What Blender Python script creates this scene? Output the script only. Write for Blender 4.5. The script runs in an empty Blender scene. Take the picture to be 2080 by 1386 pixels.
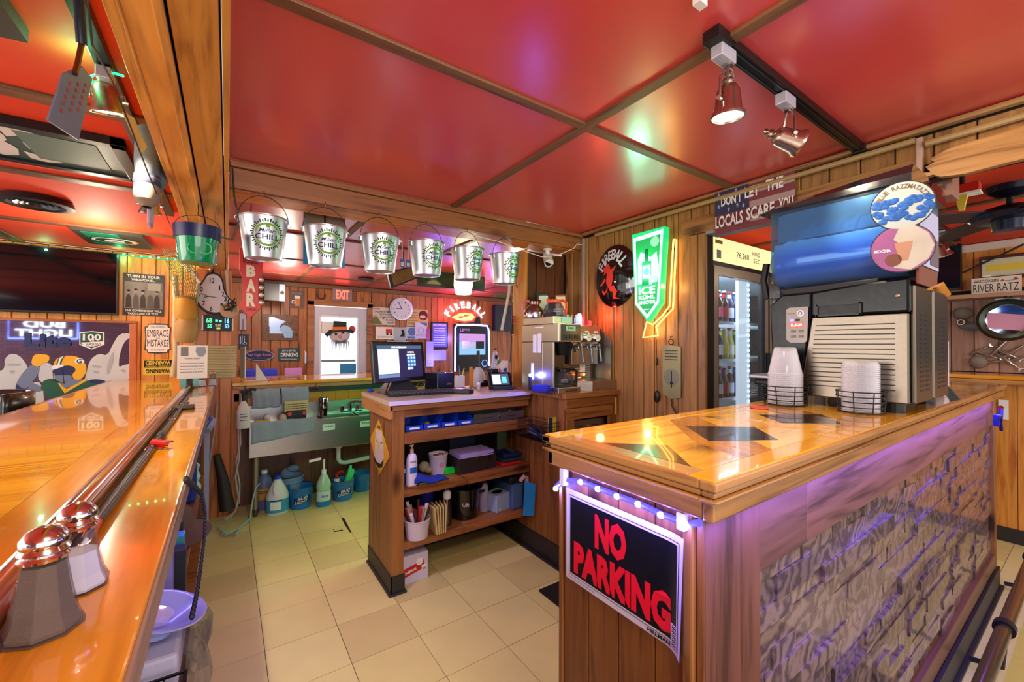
import bpy, bmesh, math, random
from mathutils import Matrix, Vector
random.seed(7)
scene = bpy.context.scene
COL = scene.collection
PI = math.pi
# ---------------------------------------------------------------- camera
YAW, PIT, ROL, FPX, CH = 0.601984, 0.0096918, 0.0037902, 841.84, 1.4
FW = Vector((math.sin(YAW)*math.cos(PIT), math.cos(YAW)*math.cos(PIT), math.sin(PIT)))
_r = Vector((math.cos(YAW), -math.sin(YAW), 0)); _u = _r.cross(FW)
RT = _r*math.cos(ROL) + _u*math.sin(ROL); UP = RT.cross(FW)
CAM = Vector((0, 0, CH))
cd = bpy.data.cameras.new('camera'); cam = bpy.data.objects.new('camera', cd); COL.objects.link(cam)
cd.sensor_width = 36; cd.lens = 36*FPX/2080; cd.clip_start = 0.02; cd.clip_end = 60
cam.matrix_world = Matrix((( RT.x, UP.x, -FW.x, 0), (RT.y, UP.y, -FW.y, 0), (RT.z, UP.z, -FW.z, CH), (0, 0, 0, 1)))
scene.camera = cam
# ---------------------------------------------------------------- colour management, world, lights
scene.view_settings.view_transform = 'Standard'; scene.view_settings.look = 'None'
scene.view_settings.gamma = 1; scene.view_settings.use_curve_mapping = False
scene.view_settings.exposure = 0.66
w = bpy.data.worlds.new('daylight'); scene.world = w; w.use_nodes = True
w.node_tree.nodes['Background'].inputs[0].default_value = (1.0, .97, .93, 1)
w.node_tree.nodes['Background'].inputs[1].default_value = 1.0
def area(name, loc, tgt, sx, sy, power, col):
    l = bpy.data.lights.new(name, 'AREA'); l.shape = 'RECTANGLE'; l.size = sx; l.size_y = sy; l.energy = power; l.color = col
    o = bpy.data.objects.new(name, l); COL.objects.link(o); o.location = loc
    o.rotation_euler = (Vector(tgt)-Vector(loc)).to_track_quat('-Z', 'Y').to_euler(); return o
def point(name, loc, power, col, r=.02):
    l = bpy.data.lights.new(name, 'POINT'); l.energy = power; l.color = col; l.shadow_soft_size = r
    o = bpy.data.objects.new(name, l); COL.objects.link(o); o.location = loc; return o
def spot(name, loc, tgt, power, col, ang=80, r=.03, blend=.5):
    l = bpy.data.lights.new(name, 'SPOT'); l.energy = power; l.color = col; l.shadow_soft_size = r; l.spot_size = math.radians(ang); l.spot_blend = blend
    o = bpy.data.objects.new(name, l); COL.objects.link(o); o.location = loc
    o.rotation_euler = (Vector(tgt)-Vector(loc)).to_track_quat('-Z', 'Y').to_euler(); return o
area('window_light', (.2, -2.4, 1.5), (.8, 2, 1.0), 2.6, 1.3, 26, (1, .97, .93))
area('window_light_left', (-3.2, 2.0, 1.6), (0, 2.4, 1.4), 2.4, 1.3, 40, (1, .93, .85))
area('ceiling_fill_server', (.35, -.2, 2.2), (.7, 1.4, 0), .5, .5, 16, (1, .88, .7))  # added overhead fill behind the camera, no fixture there
area('ceiling_fill_side', (3.6, -1.0, 2.1), (3.4, .6, 1.0), .8, .5, 6, (1, .85, .68))  # added fill for the side room end, no fixture there
point('fill_far_room', (3.0, 4.2, 2.0), 15, (1, .85, .7), .05)  # fill added to brighten the dim far room, no lamp modelled
point('fill_far_left', (-.75, 4.0, 2.05), 12, (1, .82, .6), .05)  # fill added to brighten the left room, no lamp modelled
point('fill_mid_room', (.55, 5.3, 2.0), 12, (1, .85, .7), .05)  # fill added to brighten the space before the back door
# ---------------------------------------------------------------- pixel -> point on a plane of the room
def P(ax, val, u, v):
    d = FW + RT*((u-1040)/FPX) - UP*((v-693)/FPX); i = 'XYZ'.index(ax)
    t = (val-CAM[i])/d[i]; return CAM + d*t
# ---------------------------------------------------------------- materials
def lin(h):
    h = h.lstrip('#'); c = [int(h[i:i+2], 16)/255 for i in (0, 2, 4)]
    return tuple((x/12.92 if x <= .04045 else ((x+.055)/1.055)**2.4) for x in c)+(1,)
MATS = {}
def mat(name, col='#808080', rough=.5, metal=0, emit=None, es=1, coat=0, trans=0, alpha=1, ior=1.45, bump=0, bscale=60, var=0, spec=None):
    if name in MATS: return MATS[name]
    m = bpy.data.materials.new(name); m.use_nodes = True; nt = m.node_tree; b = nt.nodes['Principled BSDF']; I = b.inputs
    I['Base Color'].default_value = lin(col); I['Roughness'].default_value = rough; I['Metallic'].default_value = metal
    I['Coat Weight'].default_value = coat; I['Coat Roughness'].default_value = .04; I['Transmission Weight'].default_value = trans; I['Alpha'].default_value = alpha; I['IOR'].default_value = ior
    if spec is not None: I['Specular IOR Level'].default_value = spec
    if emit: I['Emission Color'].default_value = lin(emit); I['Emission Strength'].default_value = es
    N, L = nt.nodes.new, nt.links.new
    tc = N('ShaderNodeTexCoord'); nz = N('ShaderNodeTexNoise'); nz.inputs['Scale'].default_value = bscale; nz.inputs['Detail'].default_value = 4
    L(tc.outputs['Object'], nz.inputs['Vector'])
    if bump:
        bp = N('ShaderNodeBump'); bp.inputs['Strength'].default_value = bump; bp.inputs['Distance'].default_value = .002
        L(nz.outputs['Fac'], bp.inputs['Height']); L(bp.outputs[0], I['Normal'])
    if (not emit or var) and rough > .13:
        mr = N('ShaderNodeMapRange'); mr.inputs['To Min'].default_value = max(0, rough-.05); mr.inputs['To Max'].default_value = min(1, rough+.07)
        L(nz.outputs['Fac'], mr.inputs['Value']); L(mr.outputs[0], I['Roughness'])
    if var:
        hs = N('ShaderNodeHueSaturation'); hs.inputs['Color'].default_value = lin(col)
        mr = N('ShaderNodeMapRange'); mr.inputs['To Min'].default_value = 1-var; mr.inputs['To Max'].default_value = 1+var
        n2 = N('ShaderNodeTexNoise'); n2.inputs['Scale'].default_value = bscale*.12; n2.inputs['Detail'].default_value = 6
        L(tc.outputs['Object'], n2.inputs['Vector']); L(n2.outputs['Fac'], mr.inputs['Value']); L(mr.outputs[0], hs.inputs['Value']); L(hs.outputs[0], I['Base Color'])
    MATS[name] = m; return m
def wood(name, dark, light, axis='Z', scale=1.0, rough=.4, coat=0, knots=True, vary=.16, bump=.25):
    if name in MATS: return MATS[name]
    m = bpy.data.materials.new(name); m.use_nodes = True; nt = m.node_tree; b = nt.nodes['Principled BSDF']; N, L = nt.nodes.new, nt.links.new
    tc = N('ShaderNodeTexCoord'); oi = N('ShaderNodeObjectInfo'); ml = N('ShaderNodeMath'); ml.operation = 'MULTIPLY'; ml.inputs[1].default_value = 37.0
    L(oi.outputs['Random'], ml.inputs[0]); ad = N('ShaderNodeVectorMath'); ad.operation = 'ADD'; L(tc.outputs['Object'], ad.inputs[0]); L(ml.outputs[0], ad.inputs[1])
    mp = N('ShaderNodeMapping'); s = [16*scale]*3; s['XYZ'.index(axis)] = 1.1*scale; mp.inputs['Scale'].default_value = s; L(ad.outputs[0], mp.inputs['Vector'])
    n1 = N('ShaderNodeTexNoise'); n1.inputs['Scale'].default_value = 1.6; n1.inputs['Detail'].default_value = 7; n1.inputs['Distortion'].default_value = 1.3; L(mp.outputs[0], n1.inputs['Vector'])
    n2 = N('ShaderNodeTexNoise'); n2.inputs['Scale'].default_value = 9; n2.inputs['Detail'].default_value = 3; L(mp.outputs[0], n2.inputs['Vector'])
    mx = N('ShaderNodeMath'); mx.operation = 'MULTIPLY_ADD'; mx.inputs[1].default_value = .3; L(n2.outputs['Fac'], mx.inputs[0]); L(n1.outputs['Fac'], mx.inputs[2])
    cr = N('ShaderNodeValToRGB'); e = cr.color_ramp.elements; e[0].position = .45; e[0].color = lin(dark); e[1].position = .82; e[1].color = lin(light)
    md = e.new(.6); a, c = lin(dark), lin(light); md.color = tuple(a[i]*.35+c[i]*.65 for i in range(4)); L(mx.outputs[0], cr.inputs['Fac'])
    col = cr.outputs['Color']
    if knots:
        mk = N('ShaderNodeMapping'); s = [5.5*scale]*3; s['XYZ'.index(axis)] = 2.2*scale; mk.inputs['Scale'].default_value = s; L(ad.outputs[0], mk.inputs['Vector'])
        vo = N('ShaderNodeTexVoronoi'); vo.inputs['Scale'].default_value = 1.0; L(mk.outputs[0], vo.inputs['Vector'])
        kr = N('ShaderNodeValToRGB'); k = kr.color_ramp.elements; k[0].position = .07; k[0].color = (1, 1, 1, 1); k[1].position = .2; k[1].color = (0, 0, 0, 1); L(vo.outputs['Distance'], kr.inputs['Fac'])
        mk2 = N('ShaderNodeMix'); mk2.data_type = 'RGBA'; L(kr.outputs['Color'], mk2.inputs['Factor']); L(col, mk2.inputs[6]); d = lin(dark); mk2.inputs[7].default_value = (d[0]*.35, d[1]*.3, d[2]*.3, 1); col = mk2.outputs[2]
    hs = N('ShaderNodeHueSaturation'); mr = N('ShaderNodeMapRange'); mr.inputs['To Min'].default_value = 1-vary; mr.inputs['To Max'].default_value = 1+vary
    L(oi.outputs['Random'], mr.inputs['Value']); L(mr.outputs[0], hs.inputs['Value']); L(col, hs.inputs['Color']); L(hs.outputs[0], b.inputs['Base Color'])
    b.inputs['Roughness'].default_value = rough; b.inputs['Coat Weight'].default_value = coat; b.inputs['Coat Roughness'].default_value = .03; b.inputs['Coat IOR'].default_value = 1.45
    if bump:
        bp = N('ShaderNodeBump'); bp.inputs['Strength'].default_value = bump; bp.inputs['Distance'].default_value = .002; L(mx.outputs[0], bp.inputs['Height']); L(bp.outputs[0], b.inputs['Normal'])
    MATS[name] = m; return m
def glow(name, col, s): return mat(name, '#000000', .5, emit=col, es=s)
def glass(name, col='#ffffff', rough=.03, alpha=.25, milk=.12):
    """thin clear material: mostly see-through with a glossy skin"""
    if name in MATS: return MATS[name]
    m = bpy.data.materials.new(name); m.use_nodes = True; nt = m.node_tree; N, L = nt.nodes.new, nt.links.new
    nt.nodes.remove(nt.nodes['Principled BSDF']); out = nt.nodes['Material Output']
    tr = N('ShaderNodeBsdfTransparent'); tr.inputs[0].default_value = lin(col)
    pb = N('ShaderNodeBsdfPrincipled'); pb.inputs['Base Color'].default_value = tuple(c*milk for c in lin(col)[:3])+(1,); pb.inputs['Roughness'].default_value = rough
    lw = N('ShaderNodeLayerWeight'); lw.inputs['Blend'].default_value = .35
    mr = N('ShaderNodeMapRange'); mr.inputs['To Min'].default_value = alpha; mr.inputs['To Max'].default_value = min(1, alpha+.75); L(lw.outputs['Facing'], mr.inputs['Value'])
    mx = N('ShaderNodeMixShader'); L(mr.outputs[0], mx.inputs['Fac']); L(tr.outputs[0], mx.inputs[1]); L(pb.outputs[0], mx.inputs[2]); L(mx.outputs[0], out.inputs[0])
    MATS[name] = m; return m
# ---------------------------------------------------------------- geometry builder
MW = {}
def link(o, parent=None, M=None):
    COL.objects.link(o)
    if parent is not None: o.parent = parent
    o.matrix_basis = M.copy() if M is not None else Matrix.Identity(4)
    MW[o.name] = (MW[parent.name] if parent is not None else Matrix.Identity(4)) @ (M if M is not None else Matrix.Identity(4))
    return o
def T(x=0, y=0, z=0): return Matrix.Translation((x, y, z))
def RX(d): return Matrix.Rotation(math.radians(d), 4, 'X')
def RY(d): return Matrix.Rotation(math.radians(d), 4, 'Y')
def RZ(d): return Matrix.Rotation(math.radians(d), 4, 'Z')
def S(x, y=None, z=None):
    y = x if y is None else y; z = x if z is None else z
    return Matrix.Diagonal((x, y, z, 1))
def frame(o, right, up):
    r = Vector(right).normalized(); u = Vector(up).normalized(); n = r.cross(u); u = n.cross(r)
    return Matrix(((r.x, u.x, n.x, o[0]), (r.y, u.y, n.y, o[1]), (r.z, u.z, n.z, o[2]), (0, 0, 0, 1)))
def align(a, b):
    a = Vector(a); b = Vector(b); z = (b-a).normalized(); x = Vector((1, 0, 0)) if abs(z.x) < .9 else Vector((0, 1, 0))
    y = z.cross(x).normalized(); x = y.cross(z)
    return Matrix(((x.x, y.x, z.x, a.x), (x.y, y.y, z.y, a.y), (x.z, y.z, z.z, a.z), (0, 0, 0, 1)))
class G:
    def __init__(s): s.v = []; s.f = []; s.M = None
    def add(s, vs, fs, M=None):
        k = len(s.v)
        for p in vs:
            p = Vector(p)
            if M is not None: p = M @ p
            if s.M is not None: p = s.M @ p
            s.v.append(p)
        s.f += [tuple(i+k for i in f) for f in fs]; return s
    def box(s, x0, x1, y0, y1, z0, z1, M=None):
        return s.add([(x0, y0, z0), (x1, y0, z0), (x1, y1, z0), (x0, y1, z0), (x0, y0, z1), (x1, y0, z1), (x1, y1, z1), (x0, y1, z1)],
                     [(0, 3, 2, 1), (4, 5, 6, 7), (0, 1, 5, 4), (1, 2, 6, 5), (2, 3, 7, 6), (3, 0, 4, 7)], M)
    def prism(s, pts, z0, z1, M=None):
        n = len(pts); a = sum(pts[i][0]*pts[(i+1) % n][1]-pts[(i+1) % n][0]*pts[i][1] for i in range(n))
        if a < 0: pts = pts[::-1]
        return s.add([(x, y, z0) for x, y in pts]+[(x, y, z1) for x, y in pts], [tuple(range(n))[::-1], tuple(range(n, 2*n))]+[(i, (i+1) % n, n+(i+1) % n, n+i) for i in range(n)], M)
    def lathe(s, prof, M=None, n=20, a0=0, a1=2*PI):
        full = abs(a1-a0-2*PI) < 1e-6; vs = []; fs = []; m = n if full else n+1; rings = []
        for r, z in prof:
            if r < 1e-6: rings.append([len(vs)]); vs.append((0, 0, z))
            else:
                rings.append(list(range(len(vs), len(vs)+m))); vs += [(r*math.cos(a0+(a1-a0)*i/n), r*math.sin(a0+(a1-a0)*i/n), z) for i in range(m)]
        for A, B in zip(rings, rings[1:]):
            for i in range(n):
                j = (i+1) % m
                if len(A) == 1 and len(B) == 1: continue
                if len(A) == 1: fs.append((A[0], B[j], B[i]))
                elif len(B) == 1: fs.append((A[i], A[j], B[0]))
                else: fs.append((A[i], A[j], B[j], B[i]))
        return s.add(vs, fs, M)
    def cyl(s, a, b, r, r2=None, n=14):
        L = (Vector(b)-Vector(a)).length; r2 = r if r2 is None else r2
        return s.lathe([(0, 0), (r, 0), (r2, L), (0, L)], align(a, b), n)
    def ring(s, a, b, r, ri, n=20):
        L = (Vector(b)-Vector(a)).length
        return s.lathe([(ri, 0), (r, 0), (r, L), (ri, L), (ri, 0)], align(a, b), n)
    def torus(s, R, r, M=None, n=24, k=6, a0=0, a1=2*PI):
        return s.lathe([(R+r*math.cos(2*PI*i/k), r*math.sin(2*PI*i/k)) for i in range(k+1)], M, n, a0, a1)
    def ell(s, c, rx, ry, rz, n=14, k=8):
        return s.lathe([(math.sin(PI*i/k) if 0 < i < k else 0, -math.cos(PI*i/k)) for i in range(k+1)], T(*c) @ S(rx, ry, rz), n)
    def tube(s, path, r, n=6, taper=None):
        path = [Vector(p) for p in path]; rings = []; vs = []; prev = None
        for i, p in enumerate(path):
            t = (path[min(i+1, len(path)-1)]-path[max(i-1, 0)]).normalized()
            if prev is None:
                x = Vector((0, 0, 1)) if abs(t.z) < .9 else Vector((1, 0, 0))
            else: x = prev
            x = (x-t*x.dot(t)).normalized(); prev = x; y = t.cross(x)
            rr = r if taper is None else r*taper[i]
            vs += [p+(x*math.cos(2*PI*k/n)+y*math.sin(2*PI*k/n))*rr for k in range(n)]
        fs = [(i*n+k, i*n+(k+1) % n, (i+1)*n+(k+1) % n, (i+1)*n+k) for i in range(len(path)-1) for k in range(n)]
        fs += [tuple(range(n))[::-1], tuple(range((len(path)-1)*n, len(path)*n))]
        return s.add(vs, fs)
    def sheet(s, fn, nu, nv, th=0.0):
        vs = [fn(i/nu, j/nv) for j in range(nv+1) for i in range(nu+1)]
        fs = [(j*(nu+1)+i, j*(nu+1)+i+1, (j+1)*(nu+1)+i+1, (j+1)*(nu+1)+i) for j in range(nv) for i in range(nu)]
        return s.add(vs, fs)
    def mesh(s, name, vs=None, smooth=False):
        me = bpy.data.meshes.new(name); me.from_pydata([tuple(v) for v in (vs if vs is not None else s.v)], [], s.f)
        bm = bmesh.new(); bm.from_mesh(me); bmesh.ops.recalc_face_normals(bm, faces=bm.faces) if smooth != 'keep' else None; bm.to_mesh(me); bm.free()
        if smooth:
            for p in me.polygons: p.use_smooth = True
            try: me.set_sharp_from_angle(angle=math.radians(40))
            except Exception: pass
        return me
    def build(s, name, m, parent=None, world=False, smooth=False, bevel=0, solid=0, M=None):
        vs = s.v
        if parent is None and M is None:
            xs = [v.x for v in vs]; ys = [v.y for v in vs]; zs = [v.z for v in vs]
            c = Vector(((min(xs)+max(xs))/2, (min(ys)+max(ys))/2, min(zs))); vs = [v-c for v in vs]; M = T(*c)
        elif parent is not None and world:
            iv = MW[parent.name].inverted(); vs = [iv @ v for v in vs]
            xs = [v.x for v in vs]; ys = [v.y for v in vs]; zs = [v.z for v in vs]
            c = Vector(((min(xs)+max(xs))/2, (min(ys)+max(ys))/2, min(zs))); vs = [v-c for v in vs]; M = T(*c)
        me = s.mesh(name, vs, smooth); me.materials.append(m)
        o = bpy.data.objects.new(name, me)
        if bevel:
            md = o.modifiers.new('bevel', 'BEVEL'); md.width = bevel; md.segments = 2; md.limit_method = 'ANGLE'; md.angle_limit = math.radians(35)
        if solid:
            md = o.modifiers.new('solid', 'SOLIDIFY'); md.thickness = solid; md.offset = 0
        return link(o, parent, M)
def tag(o, label=None, cat=None, group=None, kind=None):
    if label: o['label'] = label
    if cat: o['category'] = cat
    if group: o['group'] = group
    if kind: o['kind'] = kind
    return o
def thing(name, label, cat, M, group=None):
    o = bpy.data.objects.new(name, None); o.empty_display_size = .05; link(o, None, M); return tag(o, label, cat, group)
def dup(root, M, label=None):
    def cp(o, parent, MM):
        c = o.copy(); link(c, parent, MM)
        for ch in [k for k in ALLCH.get(o.name, [])]: ALLCH.setdefault(c.name, []).append(cp(ch, c, ch.matrix_basis))
        return c
    ALLCH.clear()
    for o in COL.objects:
        if o.parent: ALLCH.setdefault(o.parent.name, []).append(o)
    c = cp(root, None, M)
    if label: c['label'] = label
    return c
ALLCH = {}
def bx(name, m, x0, x1, y0, y1, z0, z1, parent=None, bevel=0, world=True):
    return G().box(x0, x1, y0, y1, z0, z1).build(name, m, parent, world=world if parent is not None else False, bevel=bevel)
# ---------------------------------------------------------------- lettering
_tc = {}
def tmesh(s, bold=0.0):
    k = (s, bold)
    if k not in _tc:
        cu = bpy.data.curves.new('t', 'FONT'); cu.body = s; cu.resolution_u = 2; cu.offset = bold
        ob = bpy.data.objects.new('t', cu); me = bpy.data.meshes.new_from_object(ob)
        vs = [v.co.copy() for v in me.vertices]; fs = [tuple(p.vertices) for p in me.polygons]
        bpy.data.meshes.remove(me); bpy.data.objects.remove(ob); bpy.data.curves.remove(cu)
        _tc[k] = (vs, fs)
    return _tc[k]
def text_g(g, s, x0, y0, x1, y1, z, bold=.0, fn=None, mir=False, rot=0):
    vs, fs = tmesh(s, bold)
    if not vs: return g
    ax = min(v.x for v in vs); bx_ = max(v.x for v in vs); ay = min(v.y for v in vs); by = max(v.y for v in vs)
    out = []
    for v in vs:
        tx = (v.x-ax)/(bx_-ax or 1); ty = (v.y-ay)/(by-ay or 1)
        if mir: tx = 1-tx
        if rot == 180: tx = 1-tx; ty = 1-ty
        p = (x0+tx*(x1-x0), y0+ty*(y1-y0), z)
        out.append(fn(*p) if fn else p)
    return g.add(out, fs)
def arc_text(g, s, cx, cy, R, a0, a1, h, wd, z, bold=.02, ry=None):
    """letters along an arc, angles in degrees measured from +x, clockwise when a0>a1"""
    n = len(s); ry = ry or R
    for i, ch in enumerate(s):
        if ch == ' ': continue
        a = math.radians(a0+(a1-a0)*(i+.5)/n); sg = 1 if a0 > a1 else -1
        rot = a-PI/2 if sg > 0 else a+PI/2
        px, py = cx+R*math.cos(a), cy+ry*math.sin(a); ww = wd*(.45 if ch in "I1.'!" else 1)
        def fn(x, y, zz, px=px, py=py, rot=rot): return (px+x*math.cos(rot)-y*math.sin(rot), py+x*math.sin(rot)+y*math.cos(rot), zz)
        text_g(g, ch, -ww/2, -h/2, ww/2, h/2, z, bold, fn)
    return g
class Sign:
    """flat thing on a wall plane; local x right, y up, z out of the wall; drawing coordinates 0..1"""
    def __init__(s, name, label, cat, ax, val, tl, br, m, th=.008, group=None, part='board', shape=None, tilt=0, bevel=0, M=None, size=None):
        if M is None:
            a = P(ax, val, *tl); b = P(ax, val, *br)
            if ax == 'Y': s.w = abs(b.x-a.x); r = (1, 0, 0)
            else: s.w = abs(b.y-a.y); r = (0, -1, 0)
            s.h = abs(a.z-b.z); c = (a+b)/2; o = Vector(c)-Vector(r)*s.w/2-Vector((0, 0, s.h/2))
            M = frame(o, r, (0, 0, 1))
            if tilt: M = M @ T(s.w/2, s.h/2, 0) @ RZ(tilt) @ T(-s.w/2, -s.h/2, 0)
        else: s.w, s.h = size
        s.root = thing(name, label, cat, M, group); s.t = th; s.n = 0
        g = G()
        if shape == 'disc': g.M = T(s.w/2, s.h/2, 0) @ S(s.w/2, s.h/2, 1); g.lathe([(0, 0), (1, 0), (1, th), (0, th)], None, 32)
        elif shape: g.prism([(x*s.w, y*s.h) for x, y in shape], 0, th)
        else: g.box(0, s.w, 0, s.h, 0, th)
        s.board = g.build(part, m, s.root, bevel=bevel)
    def z(s): s.n += 1; return s.t+.0006*s.n
    def rect(s, name, x0, y0, x1, y1, m, d=.0005, z=None):
        z = s.z() if z is None else z
        return G().box(x0*s.w, x1*s.w, y0*s.h, y1*s.h, z-.0005, z+d-.0005).build(name, m, s.root)
    def poly(s, name, pts, m, d=.0005):
        z = s.z(); return G().prism([(x*s.w, y*s.h) for x, y in pts], z-.0005, z+d-.0005).build(name, m, s.root)
    def disc(s, name, cx, cy, r, m, ry=None, d=.0005, ri=None):
        z = s.z(); g = G(); g.M = T(cx*s.w, cy*s.h, z-.0005) @ S(1, (ry/r if ry else 1), 1)
        R = r*s.w
        if ri: g.lathe([(ri*s.w, 0), (R, 0), (R, d), (ri*s.w, d), (ri*s.w, 0)], None, 32)
        else: g.lathe([(0, 0), (R, 0), (R, d), (0, d)], None, 28)
        return g.build(name, m, s.root)
    def text(s, t, x0, y0, x1, y1, m, bold=.015, mir=False, rot=0, name='lettering'):
        return text_g(G(), t, x0*s.w, y0*s.h, x1*s.w, y1*s.h, s.z(), bold, mir=mir, rot=rot).build(name, m, s.root)
    def lines(s, x0, y0, x1, y1, n, m, name='small_print'):
        z = s.z(); g = G(); rr = random.Random(n)
        for i in range(n):
            y = y1-(y1-y0)*(i+.5)/n; h = (y1-y0)/n*.28
            xx = x0
            while xx < x1-.02:
                ww = min(x1-xx, (x1-x0)*rr.uniform(.06, .2)); g.box(xx*s.w, (xx+ww*.85)*s.w, (y-h/2)*s.h, (y+h/2)*s.h, z, z+.0003); xx += ww
        return g.build(name, m, s.root)
# common materials
M_BLACK = mat('black plastic', '#101114', .4); M_DARK = mat('dark plastic', '#1d1f24', .5); M_WHITE = mat('white paint', '#e8e8e6', .45)
M_PAPER = mat('paper', '#e9e6de', .8); M_INK = mat('black ink', '#121212', .7); M_GREY = mat('grey plastic', '#8c9096', .5)
M_STEEL = mat('brushed steel', '#766c61', .3, 1, bump=.05, bscale=300); M_CHROME = mat('chrome', '#d9d9dc', .12, 1); M_BRASS = mat('brass', '#b08a3c', .3, 1)
M_RED = mat('red enamel', '#c01c1c', .35); M_BLUE = mat('blue plastic', '#1346c4', .4); M_WIRE = mat('black wire', '#15151a', .35, .6)
M_CLEAR = glass('clear glass'); M_CUP = glass('clear cup plastic', '#f2f2f8', .08, .14, 1.0); M_PINK = mat('pink', '#d98a9a', .5)
W_BEAM = wood('beam pine', '#9c6622', '#e2a648', 'Y', .8, .35); W_BEAMX = wood('beam pine across', '#6e3a20', '#a5683c', 'X', .8, .4)
W_ORANGE = wood('orange knotty pine', '#b5621a', '#e29a3c', 'Z', .9, .4); W_PILLAR = wood('reddish pine', '#93441a', '#c8702c', 'Z', .9, .38)
W_BACK = wood('brown pine panelling', '#6e3519', '#b06a35', 'Z', .9, .42); W_WALL = wood('stained tan pine', '#6e451e', '#b08046', 'Z', .9, .42)
W_WALLX = wood('stained tan pine rail', '#7a4c20', '#b58348', 'Y', .9, .45); W_DARKZ = wood('dark walnut stain', '#3c1f12', '#6e4024', 'Z', .9, .42)
W_CAB = wood('cabinet pine', '#5c3518', '#98622e', 'Z', .9, .42); W_CABX = wood('cabinet pine shelf', '#5e3318', '#9c6233', 'X', .9, .42)
W_TRIM = wood('ceiling trim wood', '#52341f', '#80583a', 'X', .7, .5, knots=False); W_TRIMY = wood('ceiling trim wood long', '#52341f', '#80583a', 'Y', .7, .5, knots=False)
W_BARX = wood('bar top maple', '#c67e04', '#f0ac22', 'X', .5, .16, .7, knots=False, vary=.08, bump=0); W_BARY = wood('bar top oak', '#bc7402', '#e49a18', 'Y', .5, .16, .7, knots=False, vary=.05, bump=0)
W_EDGE = wood('counter edge oak', '#74491f', '#b07c46', 'X', .6, .35, .4, knots=False, vary=.05); W_EDGEY = wood('counter edge oak end', '#825426', '#bb8548', 'Y', .6, .35, .4, knots=False, vary=.05)
M_CEIL = mat('red satin ceiling paint', '#e04a48', .38, bump=.03, bscale=8, spec=.5, coat=1); _b = M_CEIL.node_tree.nodes['Principled BSDF']; _b.inputs['Coat Roughness'].default_value = .24; _b.inputs['Coat IOR'].default_value = 1.9; M_CEIL2 = mat('orange red ceiling paint', '#e0421e', .7)
M_COVE = mat('black rubber cove base', '#2a2624', .5)
# ================================================================ the setting
ZC = 2.24
def planks(parent, m, ax, val, a0, a1, z0, z1, pitch, th=.012, name='plank', gap=.004, jit=.002, out=-1):
    """vertical boards on a wall plane, each its own object, sharing two meshes"""
    n = max(1, round((a1-a0)/pitch)); p = (a1-a0)/n
    g = G(); wd = p-gap
    g.prism([(-wd/2, 0), (-wd/2, th*.6), (-wd/2+.004, th), (wd/2-.004, th), (wd/2, th*.6), (wd/2, 0)], 0, z1-z0)
    me = g.mesh(name); me.materials.append(m)
    R = Matrix.Identity(4)
    if ax == 'Y': R = RZ(180) if out < 0 else R
    else: R = RZ(90) if out < 0 else RZ(-90)
    for i in range(n):
        c = a0+p*(i+.5); j = random.uniform(-jit, jit)
        loc = (c, val+j, z0) if ax == 'Y' else (val+j, c, z0)
        o = bpy.data.objects.new(name, me); link(o, parent, MW[parent.name].inverted() @ T(*loc) @ R)
def wall(name, m, x0, x1, y0, y1, z0, z1): return tag(G().box(x0, x1, y0, y1, z0, z1).build(name, m), kind='structure')
M_SUB = mat('dark seam', '#1c130d', .8)
# floor of vinyl tiles
floor = wall('floor', mat('floor seam dirt', '#4a3c28', .8), -3.2, 5.4, -1.6, 6.4, -.06, -.004)
M_T = [mat('vinyl tile %s' % k, c, .38, bump=.12, bscale=40, var=.1) for k, c in (('cream', '#d8cb84'), ('ivory', '#dcd08a'), ('worn', '#cfbf7e'))]
TX, TY, TXP, TYP = .153, 1.605, .3105, .298
tm = []
for m in M_T:
    g = G().box(-TXP/2+.0014, TXP/2-.0014, -TYP/2+.0014, TYP/2-.0014, -.004, 0); me = g.mesh('tile'); me.materials.append(m); tm.append(me)
def tiles(i0, i1, j0, j1, skip=lambda x, y: False):
    for i in range(i0, i1):
        for j in range(j0, j1):
            x = TX+TXP*(i+.5); y = TY+TYP*(j+.5)
            if skip(x, y): continue
            o = bpy.data.objects.new('tile', tm[random.choice((0, 0, 1, 1, 2))]); link(o, floor, MW['floor'].inverted() @ T(x, y, random.uniform(-.0006, 0)))
tiles(-2, 6, -2, 9, lambda x, y: (x > 1.9))
tiles(7, 15, -6, 0)
for pts in ([(693, 1052), (699, 1053), (707, 1068), (714, 1081), (711, 1082), (700, 1066)], [(676, 1074), (680, 1079), (696, 1076), (697, 1078), (679, 1081)]):
    q = [P('Z', .001, *p) for p in pts]; G().prism([(a.x, a.y) for a in q], 0, .0008).build('tile_crack', M_SUB, floor, world=True)
# ceilings: red panels between wooden strips
def ceil(name, x0, x1, y0, y1, m, xs, ys, wx=.04, strip='strip', z=ZC):
    c = wall(name, M_SUB, x0, x1, y0, y1, z+.004, z+.08)
    X = [x0]+xs+[x1]; Y = [y0]+ys+[y1]
    for i in range(len(X)-1):
        for j in range(len(Y)-1):
            bx('panel', m, X[i], X[i+1], Y[j], Y[j+1], z, z+.004, c)
    for x in xs: bx('trim_strip', W_TRIMY, x-wx/2, x+wx/2, y0, y1, z-.012, z, c, .002)
    for k, y in enumerate(ys):
        bx('trim_strip', W_TRIM, x0, x1, y-wx/2, y+wx/2, z-.011, z, c, .002)
    return c
ceil('ceiling', 0, 2.2, -1.6, 2.27, M_CEIL, [1.12], [-.1, 1.14])
ys = sorted(P('Z', ZC, *p).y for p in ((250, 235), (200, 372), (200, 463)))
ceil('ceiling_left', -3.2, -.18, -1.6, 5.1, M_CEIL2, [-1.42], ys, .075)
ceil('ceiling_back', -.16, 2.4, 2.46, 6.3, M_CEIL, [.75, 1.62], [3.5, 4.6, 5.6])
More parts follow.
